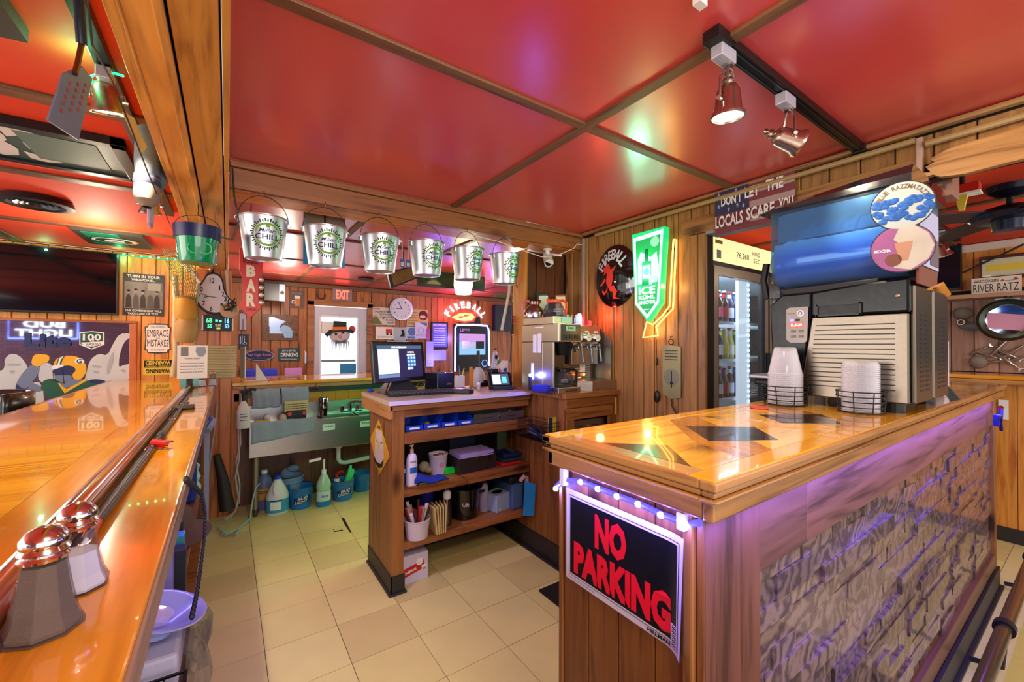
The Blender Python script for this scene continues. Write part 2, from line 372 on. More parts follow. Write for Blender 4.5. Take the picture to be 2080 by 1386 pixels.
ceil('ceiling_right', 2.2, 5.3, -1.6, 2.46, M_CEIL2, [3.6], [-.2, .75], .05)
ceil('ceiling_corner', 2.4, 5.3, 2.46, 6.3, M_CEIL, [3.2, 4.1], [3.5, 4.6, 5.6])
# long beam towards the pillar: two boards below, side board, centre batten
b = thing('ceiling_beam', 'long orange pine box beam running overhead from the camera to the pillar', 'beam', T(-.09, 1.2, 2.0))
bx('bottom_board', W_BEAM, -.187, -.107, -1.3, 4.1, 2.0, 2.03, b, .002); bx('bottom_board', W_BEAM, -.093, -.018, -1.3, 4.1, 2.0, 2.03, b, .002)
bx('batten', W_BEAM, -.115, -.098, -1.3, 4.1, 1.992, 2.01, b, .003); bx('batten', W_BEAM, -.014, 0.0, -1.3, 4.1, 2.0, 2.235, b, .002)
bx('batten', W_BEAM, -.166, -.160, -1.3, 4.1, 1.996, 2.004, b, .002)
bx('side_board', W_BEAM, -.19, -.17, -1.3, 4.1, 2.032, 2.238, b); bx('core', M_SUB, -.17, -.02, -1.3, 4.08, 2.035, 2.238, b)
# bucket beam
b = thing('cross_beam', 'reddish brown cross beam holding the row of hanging metal buckets', 'beam', T(1.1, 2.36, 2.11))
bx('front_board', W_BEAMX, .003, 2.195, 2.27, 2.295, 2.113, 2.205, b, .002); bx('top_moulding', W_BEAMX, .003, 2.195, 2.255, 2.295, 2.207, 2.236, b, .006)
bx('soffit_board', wood('orange soffit pine', '#a85a18', '#dd9038', 'X', .8, .4), .003, 2.195, 2.297, 2.47, 2.112, 2.132, b, .002); bx('back_board', W_BEAMX, .003, 1.80, 2.445, 2.47, 2.135, 2.238, b)
# pillar
pl = tag(G().box(-.205, .02, 4.115, 4.29, 0, 1.998).build('trim_1', W_PILLAR), kind='structure')
planks(pl, W_PILLAR, 'Y', 4.113, -.21, .03, .0, 1.995, .08, .014)
lw = tag(G().box(.035, .085, 4.1, 4.25, 0, 1.02).build('trim_2', W_PILLAR), kind='structure')
# walls
wb = wall('wall_back', M_SUB, -.6, .90, 6.27, 6.33, 0, ZC); planks(wb, W_BACK, 'Y', 6.268, -.5, .9, 0, ZC-.07, .105)
wb2 = wall('wall_back', M_SUB, 1.76, 5.3, 6.27, 6.33, 0, ZC); planks(wb2, W_BACK, 'Y', 6.268, 1.77, 4.4, 0, ZC-.07, .105)
wb3 = wall('wall_back', M_SUB, .90, 1.76, 6.27, 6.33, 1.99, ZC); planks(wb3, W_BACK, 'Y', 6.268, .9, 1.76, 1.99, ZC-.07, .105)
tag(bx('trim_3', W_TRIM, -.5, 4.3, 6.235, 6.258, 2.17, 2.235, None, .01), kind='structure')
wl = wall('wall_left', M_SUB, -3.2, -.16, 5.11, 5.16, 0, ZC); planks(wl, W_ORANGE, 'Y', 5.108, -1.75, -.16, .9, ZC-.01, .098)
wr = wall('wall_right', M_SUB, 2.215, 2.27, 1.29, 2.52, 0, ZC); planks(wr, W_WALL, 'X', 2.213, 1.385, 2.46, 0, 2.2, .0825)
planks(wr, W_WALL, 'X', 2.208, 1.285, 1.385, 0, 2.03, .05, .02)
hd = wall('wall_right_header', M_SUB, 2.215, 2.27, -1.6, 1.289, 2.04, ZC); planks(hd, W_WALL, 'X', 2.213, -1.5, 1.385, 2.1, ZC-.03, .11, .008)
bx('header_board', W_WALLX, 2.186, 2.2145, .42, 1.44, 2.035, 2.125, hd, .003)
bx('head_jamb', mat('grey jamb paint', '#8f8f90', .4), 2.18, 2.3, .40, 1.283, 2.018, 2.034, hd)
# weathered slab along the header, jagged left end
g = G(); pts = []; rr = random.Random(3)
top = [(.41, .0), (.405, .02), (.385, .015), (.40, .04), (.375, .05), (.39, .065), (.34, .085), (.30, .088), (.2, .095), (0, .11), (-.3, .12), (-1.2, .12), (-1.2, -.01), (.2, -.015), (.3, -.02), (.36, -.01), (.38, .005)]
g.prism([(-y, z) for y, z in top], 0, .03, frame((2.185, 0, 2.035), (0, -1, 0), (0, 0, 1)))
tag(g.build('log_slab', W_WALLX), 'weathered split wooden slab with a jagged end above the side opening', 'board')
def rail(name, y0, y1, z0, z1, r, m): return tag(G().tube([(2.165, y1, z1), (2.165, (y0+y1)/2, (z0+z1)/2), (2.165, y0, z0)], r, 8).build(name, m), kind='structure')
tag(bx('trim_4', wood('dark crown trim', '#6a4524', '#a17a48', 'Y', .7, .3, .3, knots=False), 2.165, 2.2, -1.5, 2.25, 2.215, 2.236, None, .008), kind='structure')
rail('trim_5', .43, 2.1, 2.19, 2.19, .012, mat('tan conduit', '#a68a5c', .35)); rail('trim_6', -1.5, .40, 2.165, 2.165, .012, MATS['tan conduit'])
tag(bx('trim_7', mat('pale batten', '#a08a7c', .5, var=.2), 2.178, 2.2, 2.235, 2.262, 1.1, 2.2, None, .006), kind='structure')
bx('trim_8', mat('pale batten 2', '#b79a86', .5), 2.17, 2.196, .41, .43, 2.05, 2.2, None, .004)['kind'] = 'structure'
# short wall under the cross beam
ws = wall('wall_nook', M_SUB, 1.83, 2.2, 2.485, 2.53, 0, 2.1); planks(ws, W_DARKZ, 'Y', 2.483, 1.83, 2.2, 1.1, 2.1, .09)
tag(bx('trim_9', W_ORANGE, 1.806, 1.828, 2.46, 2.62, 0, 2.11, None, .002), kind='structure')
ws2 = wall('wall_nook_side', M_SUB, 1.83, 1.86, 2.53, 3.3, 0, 1.02)
# right room
wf = wall('wall_far_right', M_SUB, 5.02, 5.08, -1.6, 2.5, 0, ZC)
planks(wf, wood('pinkish driftwood panelling', '#7d5a4a', '#b08672', 'Z', .9, .5), 'X', 5.018, .0, 1.3, 1.2, 1.80, .13); planks(wf, W_ORANGE, 'X', 5.018, .0, 1.3, 1.86, ZC-.06, .17)
wc = wall('wall_side_room', M_SUB, 2.27, 5.02, 2.36, 2.42, 0, ZC)
tag(bx('trim_10', mat('white crown moulding', '#d9cdbf', .5), 4.985, 5.01, -.6, 1.3, 2.17, 2.236, None, .01), kind='structure')
# rear wall seen only in the bar mirror
mb = bpy.data.materials.new('mauve brick'); mb.use_nodes = True; nt = mb.node_tree; br = nt.nodes.new('ShaderNodeTexBrick'); br.inputs['Color1'].default_value = lin('#7a4a60'); br.inputs['Color2'].default_value = lin('#6a3d55'); br.inputs['Mortar'].default_value = lin('#4c3040'); br.inputs['Scale'].default_value = 4
tc = nt.nodes.new('ShaderNodeTexCoord'); mp = nt.nodes.new('ShaderNodeMapping'); mp.inputs['Rotation'].default_value = (PI/2, 0, 0); nt.links.new(tc.outputs['Object'], mp.inputs[0]); nt.links.new(mp.outputs[0], br.inputs[0]); nt.links.new(br.outputs[0], nt.nodes['Principled BSDF'].inputs[0])
wall('wall_rear', mb, -5.2, -1.1, -1.72, -1.62, 0, ZC)
# ---------------------------------------------------------------- back door
dr = thing('door_1', None, None, T(1.34, 6.27, 0)); dr['kind'] = 'structure'
M_DOOR = mat('white door paint', '#c3c2d0', .45)
bx('door_frame', W_BEAMX, .90, .985, 6.24, 6.29, 0, 2.0, dr, .004); bx('door_frame', W_BEAMX, 1.70, 1.78, 6.24, 6.29, 0, 2.0, dr, .004); bx('door_frame', W_BEAMX, .90, 1.78, 6.24, 6.29, 1.94, 2.02, dr, .004)
x0, x1 = P('Y', 6.25, 652, 700).x, P('Y', 6.25, 726, 700).x; z1 = P('Y', 6.25, 690, 645).z
bx('door_leaf', M_DOOR, .99, x0, 6.26, 6.30, .02, 1.93, dr, .002); bx('door_leaf', M_DOOR, x1, 1.695, 6.26, 6.30, .02, 1.93, dr, .002); bx('door_leaf', M_DOOR, x0, x1, 6.26, 6.30, z1, 1.93, dr); bx('door_leaf', M_DOOR, x0, x1, 6.26, 6.30, .02, .75, dr)
M_DAY = glow('daylight outside', '#e6f4ff', .85)
bx('glass_pane', M_DAY, x0, x1, 6.285, 6.29, .75, z1, dr)
for a, b_, c, d in ((x0-.02, x0, .75, z1), (x1, x1+.02, .75, z1), (x0, x1, z1, z1+.02)): bx('glazing_bead', mat('white bead', '#e2e2ea', .4), a, b_, 6.25, 6.27, c, d, dr, .003)
bx('hinge', M_STEEL, 1.69, 1.70, 6.235, 6.26, 1.6, 1.68, dr)
G().cyl((1.62, 6.26, .98), (1.62, 6.19, .98), .012).build('door_handle', M_STEEL, dr, world=True)
G().cyl((1.03, 6.26, .86), (1.03, 6.24, .86), .028).build('lock', M_BLACK, dr, world=True)
bx('notice', M_PAPER, x0+.0, x0+.2, 6.278, 6.283, 1.55, 1.72, dr); bx('notice', mat('blue notice', '#2f8fc4', .6), x0+.26, x1-.01, 6.278, 6.283, .85, 1.12, dr)
G().prism([(math.cos(PI/8+i*PI/4)*.05, math.sin(PI/8+i*PI/4)*.05) for i in range(8)], 0, .004, frame((x1-.07, 6.27, 1.62), (1, 0, 0), (0, 0, 1))).build('sticker', mat('red sticker', '#c4383e', .5), dr, world=True)
bx('outside_railing', mat('grey rail outside', '#7d8794', .5), x0+.01, x1-.02, 6.278, 6.283, 1.15, 1.18, dr)
# ================================================================ big furniture
# ---- left bar
ZB = 1.07
bar = thing('bar_counter', 'long glossy honey coloured bar running from the camera to the pillar', 'bar counter', T(-.45, 2, 0))
g = G().box(-.84, -.085, -.9, 5.055, 1.03, 1.052); g.build('top_core', W_BARY, bar, world=True)
y = -.9
while y < 5.05:
    wdt = random.choice((.13, .16, .19, .22)); y2 = min(y+wdt, 5.055)
    bx('plank', W_BARX, -.835, -.349, y+.0006, y2-.0006, 1.0525, ZB, bar); y = y2
bx('band_board', W_BARY, -.348, -.262, -.9, 5.055, 1.0525, ZB, bar); bx('inner_board', W_BARY, -.198, -.082, -.9, 4.6, 1.0525, ZB, bar, .003)
bx('edge_lip', wood('pale worn edge', '#6a4a3c', '#9a7868', 'Y', .7, .4, knots=False), -.0835, -.077, -.9, 4.6, 1.022, 1.066, bar, .002); bx('edge_lip', W_EDGEY, -.86, -.838, -.9, 5.055, 1.02, 1.07, bar, .006)
g = G().tube([(-.238, -.9, 1.078), (-.238, 5.0, 1.078)], .023, 12); g.build('rail_moulding', wood('red varnished rail', '#6a2c14', '#a9592a', 'Y', .6, .15, 1, knots=False, bump=0), bar, world=True, smooth=True)
bx('gutter', mat('gutter black', '#15110f', .2), -.216, -.198, -.9, 4.6, 1.050, 1.062, bar)
bx('bar_front', W_DARKZ, -.72, -.68, -.9, 5.05, 0, 1.03, bar)
bx('back_panel', W_DARKZ, -.50, -.48, -.9, 4.1, 0, 1.03, bar)
bx('shelf', W_CABX, -.48, -.13, 1.40, 3.7, .46, .48, bar); bx('shelf', W_CABX, -.48, -.13, .3, 3.7, .08, .10, bar)
for yy in (.3, 2.05, 3.68): bx('divider', W_DARKZ, -.48, -.14, yy, yy+.02, 0, 1.03, bar)
bx('corner_leg', mat('pale blue post', '#9a9bb5', .5), -.13, -.10, 3.72, 3.75, 0, 1.03, bar)
# ---- far bar
fb = thing('back_bar', 'glossy honey bar top crossing behind the sink toward the back room', 'bar counter', T(.9, 4.5, 0))
yf = P('Z', 1.07, 620, 772).y
bx('top_board', W_BARX, .035, 1.85, yf-.02, 4.95, 1.038, 1.07, fb, .006); bx('front_nosing', W_EDGE, .04, 1.85, yf-.01, yf+.02, 1.0, 1.037, fb, .005)
bx('wall_body', W_DARKZ, .1, 1.85, 4.29, 4.36, 0, 1.0, fb); bx('black_shelf', mat('black shelf', '#24242c', .4), .1, 1.85, yf, 4.285, .955, .975, fb); bx('valance', M_BLACK, .1, 1.85, 4.21, 4.23, .975, 1.0, fb)
M_YT = mat('mustard tile', '#d99a1e', .25)
for i in range(14): bx('tile', M_YT, .15+i*.12, .268+i*.12, 4.28, 4.289, .862, .953, fb)
bx('outlet_plate', mat('tan outlet', '#b98a5c', .5), .045, .098, 4.10, 4.11, .92, .99, fb, .003)
# ---- three compartment sink
sk = thing('bar_sink', 'stainless steel bar sink with grey bar mop over its front edge', 'sink', T(.8, 4.05, 0))
M_SS = mat('sink steel', '#b4b0ac', .28, 1, bump=.05, bscale=200)
bx('apron', M_SS, .15, 1.72, 3.895, 3.905, .49, .745, sk, .003); bx('end_panel', M_SS, .15, .16, 3.905, 4.27, .49, .745, sk)
bx('drainboard', M_SS, .16, .70, 3.905, 4.26, .715, .722, sk); bx('backsplash', M_SS, .15, 1.72, 4.265, 4.275, .70, .862, sk, .002)
bx('rim', M_SS, .15, 1.72, 3.89, 3.925, .742, .752, sk, .003)
for a, c in ((.72, 1.0), (1.03, 1.31), (1.34, 1.68)):
    g = G(); g.box(a, a+.006, 3.93, 4.2, .5, .735); g.box(c-.006, c, 3.93, 4.2, .5, .735); g.box(a, c, 3.93, 3.936, .5, .735); g.box(a, c, 4.194, 4.2, .5, .735); g.box(a, c, 3.93, 4.2, .495, .5); g.build('basin', M_SS, sk, world=True)
bx('rear_deck', M_SS, .70, 1.72, 4.2, 4.265, .735, .742, sk)
M_LEG = mat('galvanised leg', '#8d8066', .4, .6)
for xx, yy in ((.2, 3.96), (.2, 4.22), (1.6, 3.96)):
    l = G().cyl((xx, yy, .05), (xx, yy, .5), .02).build('leg', M_LEG, sk, world=True); G().cyl((xx, yy, 0), (xx, yy, .06), .014, .026).build('leg_foot', M_STEEL, l, world=True)
M_PVC = mat('pvc pipe', '#cfd0cc', .5)
g = G().tube([(.86, 4.1, .49), (.86, 4.1, .33), (.88, 4.1, .30), (.92, 4.1, .29), (1.6, 4.12, .33)], .02, 10); g.cyl((.86, 4.1, .44), (.86, 4.1, .47), .034); g.cyl((1.28, 4.11, .28), (1.28, 4.11, .49), .02); g.cyl((1.24, 4.11, .31), (1.32, 4.11, .315), .03)
g.build('drain_pipe', M_PVC, sk, world=True, smooth=True)
fc = G().box(.90, 1.10, 4.21, 4.25, .742, .758).tube([(1.0, 4.23, .758), (1.0, 4.23, .83), (1.03, 4.2, .85), (1.10, 4.1, .845), (1.14, 4.05, .83)], .009, 8).build('faucet', M_CHROME, sk, world=True, smooth=True)
for xx in (.93, 1.07): G().lathe([(0, 0), (.012, 0), (.016, .04), (.01, .045), (0, .045)], T(xx, 4.23, .758)).build('tap_handle', M_CHROME, sk, world=True, smooth=True)
for (u, v, s) in ((668, 868, 'WASH'), (743, 861, 'RINSE')):
    a = P('Y', 3.893, u, v); t = bx('label_sticker', mat('mint label', '#cfe6d8', .6), a.x-.05, a.x+.05, 3.8925, 3.8945, a.z-.027, a.z+.027, sk)
    text_g(G(), s, -.035, .0, .035, .016, 0, .01, lambda x, y, z, a=a: (a.x+x, 3.892, a.z+y)).build('lettering', M_INK, sk, world=True)
# ---- register cabinet
XL, XR, YF = .765, 1.735, 2.29
rc = thing('register_cabinet', 'open wooden shelf cabinet carrying the cash register monitor', 'cabinet', T(1.25, 2.5, 0))
bx('end_core', M_SUB, XL+.014, XL+.03, YF+.03, 2.735, .0, 1.03, rc)
for i in range(5):
    a = YF+.072+i*.074; bx('plank', W_CAB, XL, XL+.014, a, a+.071, .1, .985, rc, .002)
bx('corner_post', W_CAB, XL, XL+.07, YF, YF+.07, .1, 1.03, rc, .002)
bx('cove_base', M_COVE, XL-.006, XL, YF-.006, 2.74, .012, .105, rc); bx('cove_base', M_COVE, XL-.006, XL+.075, YF-.006, YF, .012, .105, rc); bx('cove_base', M_COVE, XL-.018, XL+.085, YF-.018, 2.74, 0, .012, rc, .005)
bx('back_panel', M_SUB, XL, XR, 2.725, 2.74, 0, 1.03, rc)
for z0, z1 in ((.862, .895), (.525, .58), (.225, .27)): bx('shelf', W_CABX, XL+.07, XR-.005, YF+.012, 2.72, z0, z1, rc, .003)
bx('front_rail', W_CABX, XL+.07, XR-.02, YF-.008, YF+.012, .832, .892, rc, .004); bx('front_rail', W_CABX, XL+.07, XR-.02, YF-.002, YF+.02, .985, 1.028, rc, .003); bx('front_rail', W_CABX, XL-.02, XR-.02, YF-.022, YF, 1.03, 1.058, rc, .003)
bx('side_apron', wood('side apron pine', '#8a5426', '#c58a4c', 'Y', .8, .4), XL-.028, XL-.004, YF-.022, 2.83, .985, 1.06, rc, .003)
bx('worktop', mat('beige laminate', '#b9a78c', .35, var=.08), XL-.03, XR-.03, YF-.03, 2.83, 1.06, 1.085, rc, .002); bx('worktop_edge', mat('pale laminate edge', '#cfc8dd', .3), XL-.028, XR-.03, YF-.034, YF-.03, 1.062, 1.084, rc)
ZW = 1.085
# ---- coffee counter
cc = thing('coffee_cabinet', 'panelled wooden counter under the coffee maker and tap tower', 'cabinet', T(1.95, 2.2, 0))
bx('core', M_SUB, 1.755, 2.19, 1.965, 2.45, 0, .83, cc)
for i in range(9):
    a = 1.93+i*.0745; bx('plank', W_CAB if i < 6 else W_CAB, 1.735, 1.752, a+.001, a+.0725, .13, 1.06, cc, .002)
bx('cove_base', M_COVE, 1.724, 1.735, 1.93, 2.72, .0, .13, cc); bx('cove_base', M_COVE, 1.70, 1.735, 1.9, 2.72, 0, .012, cc)
bx('top_board', W_CABX, 1.705, 2.195, 1.905, 2.47, 1.066, 1.10, cc, .004); bx('front_rail', W_CABX, 1.735, 2.17, 1.925, 1.95, 1.005, 1.064, cc, .004); bx('front_rail', W_CABX, 1.735, 2.16, 1.93, 1.95, .93, 1.002, cc, .003)
bx('corner_post', W_CAB, 1.735, 1.80, 1.925, 1.95, 0, .93, cc, .002); bx('corner_post', W_CAB, 2.12, 2.19, 1.935, 1.95, 0, 1.0, cc, .002); bx('cleat', W_ORANGE, 2.165, 2.18, 1.915, 1.925, .93, 1.05, cc, .004)
bx('shelf', W_CABX, 1.80, 2.13, 1.95, 2.4, .80, .83, cc)
# ---- serving counter (right)
ZT = 1.18; CX0, CX1, CY0, CY1 = .645, 3.79, .362, .806
sc = thing('serving_counter', 'raised serving counter with a lacquered inlaid top and stacked stone front', 'counter', T(2.2, .58, 0))
bx('top_core', W_EDGE, CX0+.03, CX1-.03, CY0+.03, CY1-.03, 1.12, 1.166, sc)
bw = .052
for n_, m_, a in (('frame_board', W_EDGEY, (CX0+.004, CX0+bw, CY0+bw, CY1-bw)), ('frame_board', W_EDGEY, (CX1-bw, CX1-.004, CY0+bw, CY1-bw)), ('frame_board', W_BARX, (CX0+.004, CX1-.004, CY0+.004, CY0+bw)), ('frame_board', W_BARX, (CX0+.004, CX1-.004, CY1-bw, CY1-.004))): bx(n_, m_, *a, 1.166, ZT+.001, sc, .003)
for k, (o_, z0, z1) in enumerate(((0, 1.162, 1.179), (.006, 1.150, 1.160), (.0, 1.143, 1.149), (.010, 1.108, 1.141))):
    nm = ('nosing', 'bead', 'bead', 'fascia')[k]
    bx(nm, W_EDGE, CX0+o_, CX1-o_, CY0+o_, CY0+.03, z0, z1, sc, .0035); bx(nm, W_EDGEY, CX0+o_, CX0+.03, CY0+.03, CY1-o_, z0, z1, sc, .0035); bx(nm, W_EDGE, CX0+o_, CX1-o_, CY1-.03, CY1-o_, z0, z1, sc, .0035); bx(nm, W_EDGEY, CX1-.03, CX1-o_, CY0+.03, CY1-.03, z0, z1, sc, .0035)
g = G(); nb = 74
for i in range(nb): y = CY0+.01+(CY1-CY0-.02)*i/nb; g.box(CX0+.001, CX0+.006, y, y+.0035, 1.1425, 1.1495)
x = CX0+.01
while x < CX1-.02: g.box(x, x+.0035, CY0+.001, CY0+.006, 1.1425, 1.1495); x += .0062
g.build('rope_bead', W_EDGE, sc, world=True)['kind'] = 'stuff'
# inlaid field: zigzag bands, burl triangles, light boards
W_BURL = wood('burnt burl', '#0c0705', '#4a3424', 'X', 2.2, .16, .6, knots=True, vary=.05, bump=0); W_IN1 = wood('inlay pine', '#d08a1c', '#fabc44', 'X', .7, .16, .7, vary=.1, bump=0); W_IN2 = wood('inlay band pine', '#a86412', '#d8902a', 'Y', .8, .16, .7, vary=.1, bump=0)
fx0, fx1, fy0, fy1 = CX0+bw, CX1-bw, CY0+bw, CY1-bw; fw = fy1-fy0; st = .52; x = fx0
def inlay(name, m, pts): G().prism([(min(max(a, fx0), fx1), b_) for a, b_ in pts], 1.1665, ZT).build(name, m, sc, world=True)
b1 = .13; k = 0
while x < fx1-.1:
    # light triangle at the far side, dark one at the near side, slanted bands between
    xe = min(x+st, fx1); xm = x+st/2
    inlay('inlay_board', W_IN1, [(x, fy1), (x+st-b1, fy1), (xm-b1/2, fy0+fw*.42)])
    inlay('inlay_band', W_IN2, [(x+st-b1, fy1), (x+st, fy1), (xm, fy0), (xm-b1, fy0), (xm-b1/2, fy0+fw*.42)])
    inlay('inlay_board', W_IN1, [(x, fy1), (xm-b1/2, fy0+fw*.42), (xm-b1, fy0), (x+.0, fy0)])
    inlay('inlay_board', W_IN1, [(x+st, fy1), (xm, fy0), (x+st, fy0)]); x += st
for pp in ([(1214, 901), (1356, 905), (1391, 952)], [(1393, 866), (1532, 868), (1581, 894), (1440, 897)], [(1541, 843), (1668, 842), (1712, 862), (1590, 860)], [(1700, 820), (1790, 818), (1826, 832), (1740, 833)]):
    q = [P('Z', ZT, *p) for p in pp]; G().prism([(min(max(a.x, fx0), fx1), min(max(a.y, fy0+.003), fy1-.003)) for a in q], ZT-.001, ZT+.0006).build('burl_inlay', W_BURL, sc, world=True)
# body: end planks, posts, rails, stone field
BX0, BX1, BY0, BY1 = .68, 3.73, .40, .775
bx('body_core', M_SUB, BX0+.02, BX1-.02, BY0+.04, BY1-.01, 0, 1.12, sc)
ye = [P('X', BX0, u, 1200).y for u in (1151, 1194.6, 1255.7, 1329.7, 1405.6)]
ye = [BY1-.012]+ye[1:]+[BY0+.04]
for a, b_ in zip(ye, ye[1:]): bx('end_plank', W_CAB, BX0, BX0+.018, min(a, b_)+.0012, max(a, b_)-.0012, 0, 1.108, sc, .002)
bx('corner_trim', W_CAB, BX0-.006, BX0+.02, BY1-.012, BY1, 0, 1.108, sc, .002); bx('corner_trim', W_CAB, BX0-.012, BX0+.018, BY0+.018, BY0+.038, 0, 1.108, sc, .004); bx('corner_trim', W_CAB, BX0-.002, BX0+.018, BY0+.002, BY0+.017, 0, 1.108, sc, .003)
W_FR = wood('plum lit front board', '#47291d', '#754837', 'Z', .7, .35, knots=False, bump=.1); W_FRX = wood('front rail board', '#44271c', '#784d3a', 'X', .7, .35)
px0 = P('Y', BY0, 1545, 1150).x
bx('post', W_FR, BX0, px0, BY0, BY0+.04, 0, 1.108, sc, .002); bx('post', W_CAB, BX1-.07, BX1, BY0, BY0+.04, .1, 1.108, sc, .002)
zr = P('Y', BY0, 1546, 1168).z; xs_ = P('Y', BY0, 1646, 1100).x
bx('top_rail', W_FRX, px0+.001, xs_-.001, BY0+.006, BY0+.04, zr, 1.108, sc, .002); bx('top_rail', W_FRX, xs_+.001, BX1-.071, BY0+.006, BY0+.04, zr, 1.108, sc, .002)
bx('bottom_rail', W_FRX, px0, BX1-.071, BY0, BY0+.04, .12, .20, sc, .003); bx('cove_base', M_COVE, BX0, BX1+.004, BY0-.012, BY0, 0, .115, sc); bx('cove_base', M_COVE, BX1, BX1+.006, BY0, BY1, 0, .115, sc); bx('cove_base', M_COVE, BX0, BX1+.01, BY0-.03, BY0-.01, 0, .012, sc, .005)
ST = bpy.data.materials.new('layered stone'); ST.use_nodes = True; nt = ST.node_tree; N, L = nt.nodes.new, nt.links.new; bs = nt.nodes['Principled BSDF']
tc = N('ShaderNodeTexCoord'); oi = N('ShaderNodeObjectInfo'); ad = N('ShaderNodeVectorMath'); ml = N('ShaderNodeMath'); ml.operation = 'MULTIPLY'; ml.inputs[1].default_value = 21; L(oi.outputs['Random'], ml.inputs[0]); L(tc.outputs['Object'], ad.inputs[0]); L(ml.outputs[0], ad.inputs[1])
rt_ = N('ShaderNodeVectorRotate'); rt_.rotation_type = 'Y_AXIS'; m2 = N('ShaderNodeMath'); m2.operation = 'MULTIPLY'; m2.inputs[1].default_value = 3.0; L(oi.outputs['Random'], m2.inputs[0]); L(ad.outputs[0], rt_.inputs['Vector']); L(m2.outputs[0], rt_.inputs['Angle'])
wv = N('ShaderNodeTexWave'); wv.inputs['Scale'].default_value = 6; wv.inputs['Distortion'].default_value = 18; wv.inputs['Detail'].default_value = 7; wv.inputs['Detail Scale'].default_value = 1.5; L(rt_.outputs[0], wv.inputs['Vector'])
cr = N('ShaderNodeValToRGB'); e = cr.color_ramp.elements; e[0].color = lin('#45363a'); e[0].position = .0; e[1].color = lin('#76625c'); e[1].position = .9; L(wv.outputs['Fac'], cr.inputs['Fac'])
hs = N('ShaderNodeHueSaturation'); mr = N('ShaderNodeMapRange'); mr.inputs['To Min'].default_value = .75; mr.inputs['To Max'].default_value = 1.35; L(oi.outputs['Random'], mr.inputs['Value']); L(mr.outputs[0], hs.inputs['Value']); L(cr.outputs[0], hs.inputs['Color']); L(hs.outputs[0], bs.inputs['Base Color'])
bs.inputs['Roughness'].default_value = .3; bs.inputs['Coat Weight'].default_value = .6; bp = N('ShaderNodeBump'); bp.inputs['Strength'].default_value = .3; bp.inputs['Distance'].default_value = .002; L(wv.outputs['Fac'], bp.inputs['Height']); L(bp.outputs[0], bs.inputs['Normal'])
rr = random.Random(11); z = .2; meshes = {}; row = 0; cnt = 0
while z < zr-.005:
    h = rr.choice((.036, .045, .055)); h = min(h, zr-z); x = px0+.002-rr.uniform(0, .1)
    while x < BX1-.073:
        l = rr.choice((.12, .18, .24, .32)); a = max(x, px0+.002); b_ = min(x+l, BX1-.073)
        if b_-a > .02:
            d = rr.choice((.003, .005, .008, .012)); sk_ = rr.uniform(-.004, .004)
            me_g = G().add([(a, BY0+.035, z), (b_-.001, BY0+.035, z), (b_-.001, BY0+.035, z+h-.001), (a, BY0+.035, z+h-.001), (a, BY0+.024-d, z), (b_-.001, BY0+.024-d+sk_, z), (b_-.001, BY0+.024-d+sk_, z+h-.001), (a, BY0+.024-d, z+h-.001)],
                     [(0, 1, 2, 3), (7, 6, 5, 4), (0, 4, 5, 1), (1, 5, 6, 2), (2, 6, 7, 3), (3, 7, 4, 0)])
            me_g.build('stone', ST, sc, world=True); cnt += 1
        x += l
    z += h
# foot rail along the counter
fr = thing('foot_rail', 'brass foot rail on brackets in front of the stone counter', 'rail', T(2.9, .29, 0))
ry_ = P('Z', .22, 2080, 1140).y
G().tube([(.9, .27, .22), (3.80, .27, .22)], .024, 14).build('tube', mat('aged brass', '#8d7a5a', .22, .9), fr, world=True, smooth=True)
for xx in (1.6, 2.7, 3.72):
    g = G().ring((xx-.02, .27, .22), (xx+.02, .27, .22), .034, .024); g.tube([(xx, .27, .19), (xx, .28, .05), (xx, .37, .03)], .012, 8); g.build('bracket', M_BLACK, fr, world=True)
# led rope under the counter edge, real small lamps
lr = thing('led_strip', 'blue led rope light clipped under the serving counter edge above the no parking sign', 'led strip', T(.66, .6, 1.09))
M_TUBE = glow('lit rope tube', '#5548ff', 1.3); M_LED = glow('blue white led', '#9fa8ff', 16)
ledpix = [(1150, 975), (1182, 979), (1217, 993), (1256, 1008), (1299, 1024), (1345, 1046), (1398, 1066)]
lp = [P('X', .668, *p) for p in ledpix]; path = [lp[0]]+lp[1:]
G().tube([(p.x, p.y, p.z) for p in [Vector((.72, .79, 1.07)), Vector((.675, .785, 1.05))]+path+[Vector((.664, .40, 1.100))]], .006, 8).build('rope_tube', M_TUBE, lr, world=True, smooth=True)
for p in lp[1:]+[Vector((.676, .785, 1.045))]:
    G().ell(p+Vector((-.004, 0, 0)), .006, .0075, .006, 10, 6).build('diode', M_LED, lr, world=True); point('led_light', (p.x-.014, p.y, p.z-.004), .45, (.12, .10, 1), .006)
M_CLIP = mat('white clip', '#dfe0ff', .3)
for u, v in ((1147, 975), (1388, 1062)):
    a = P('X', .665, u, v); bx('clip', M_CLIP, .655, .671, a.y-.008, a.y+.008, a.z-.012, 1.107, lr, .002)
ls = area('led_front_light', (2.1, .374, 1.095), (2.1, .36, 0), 3.0, .012, 11, (.13, .1, 1))
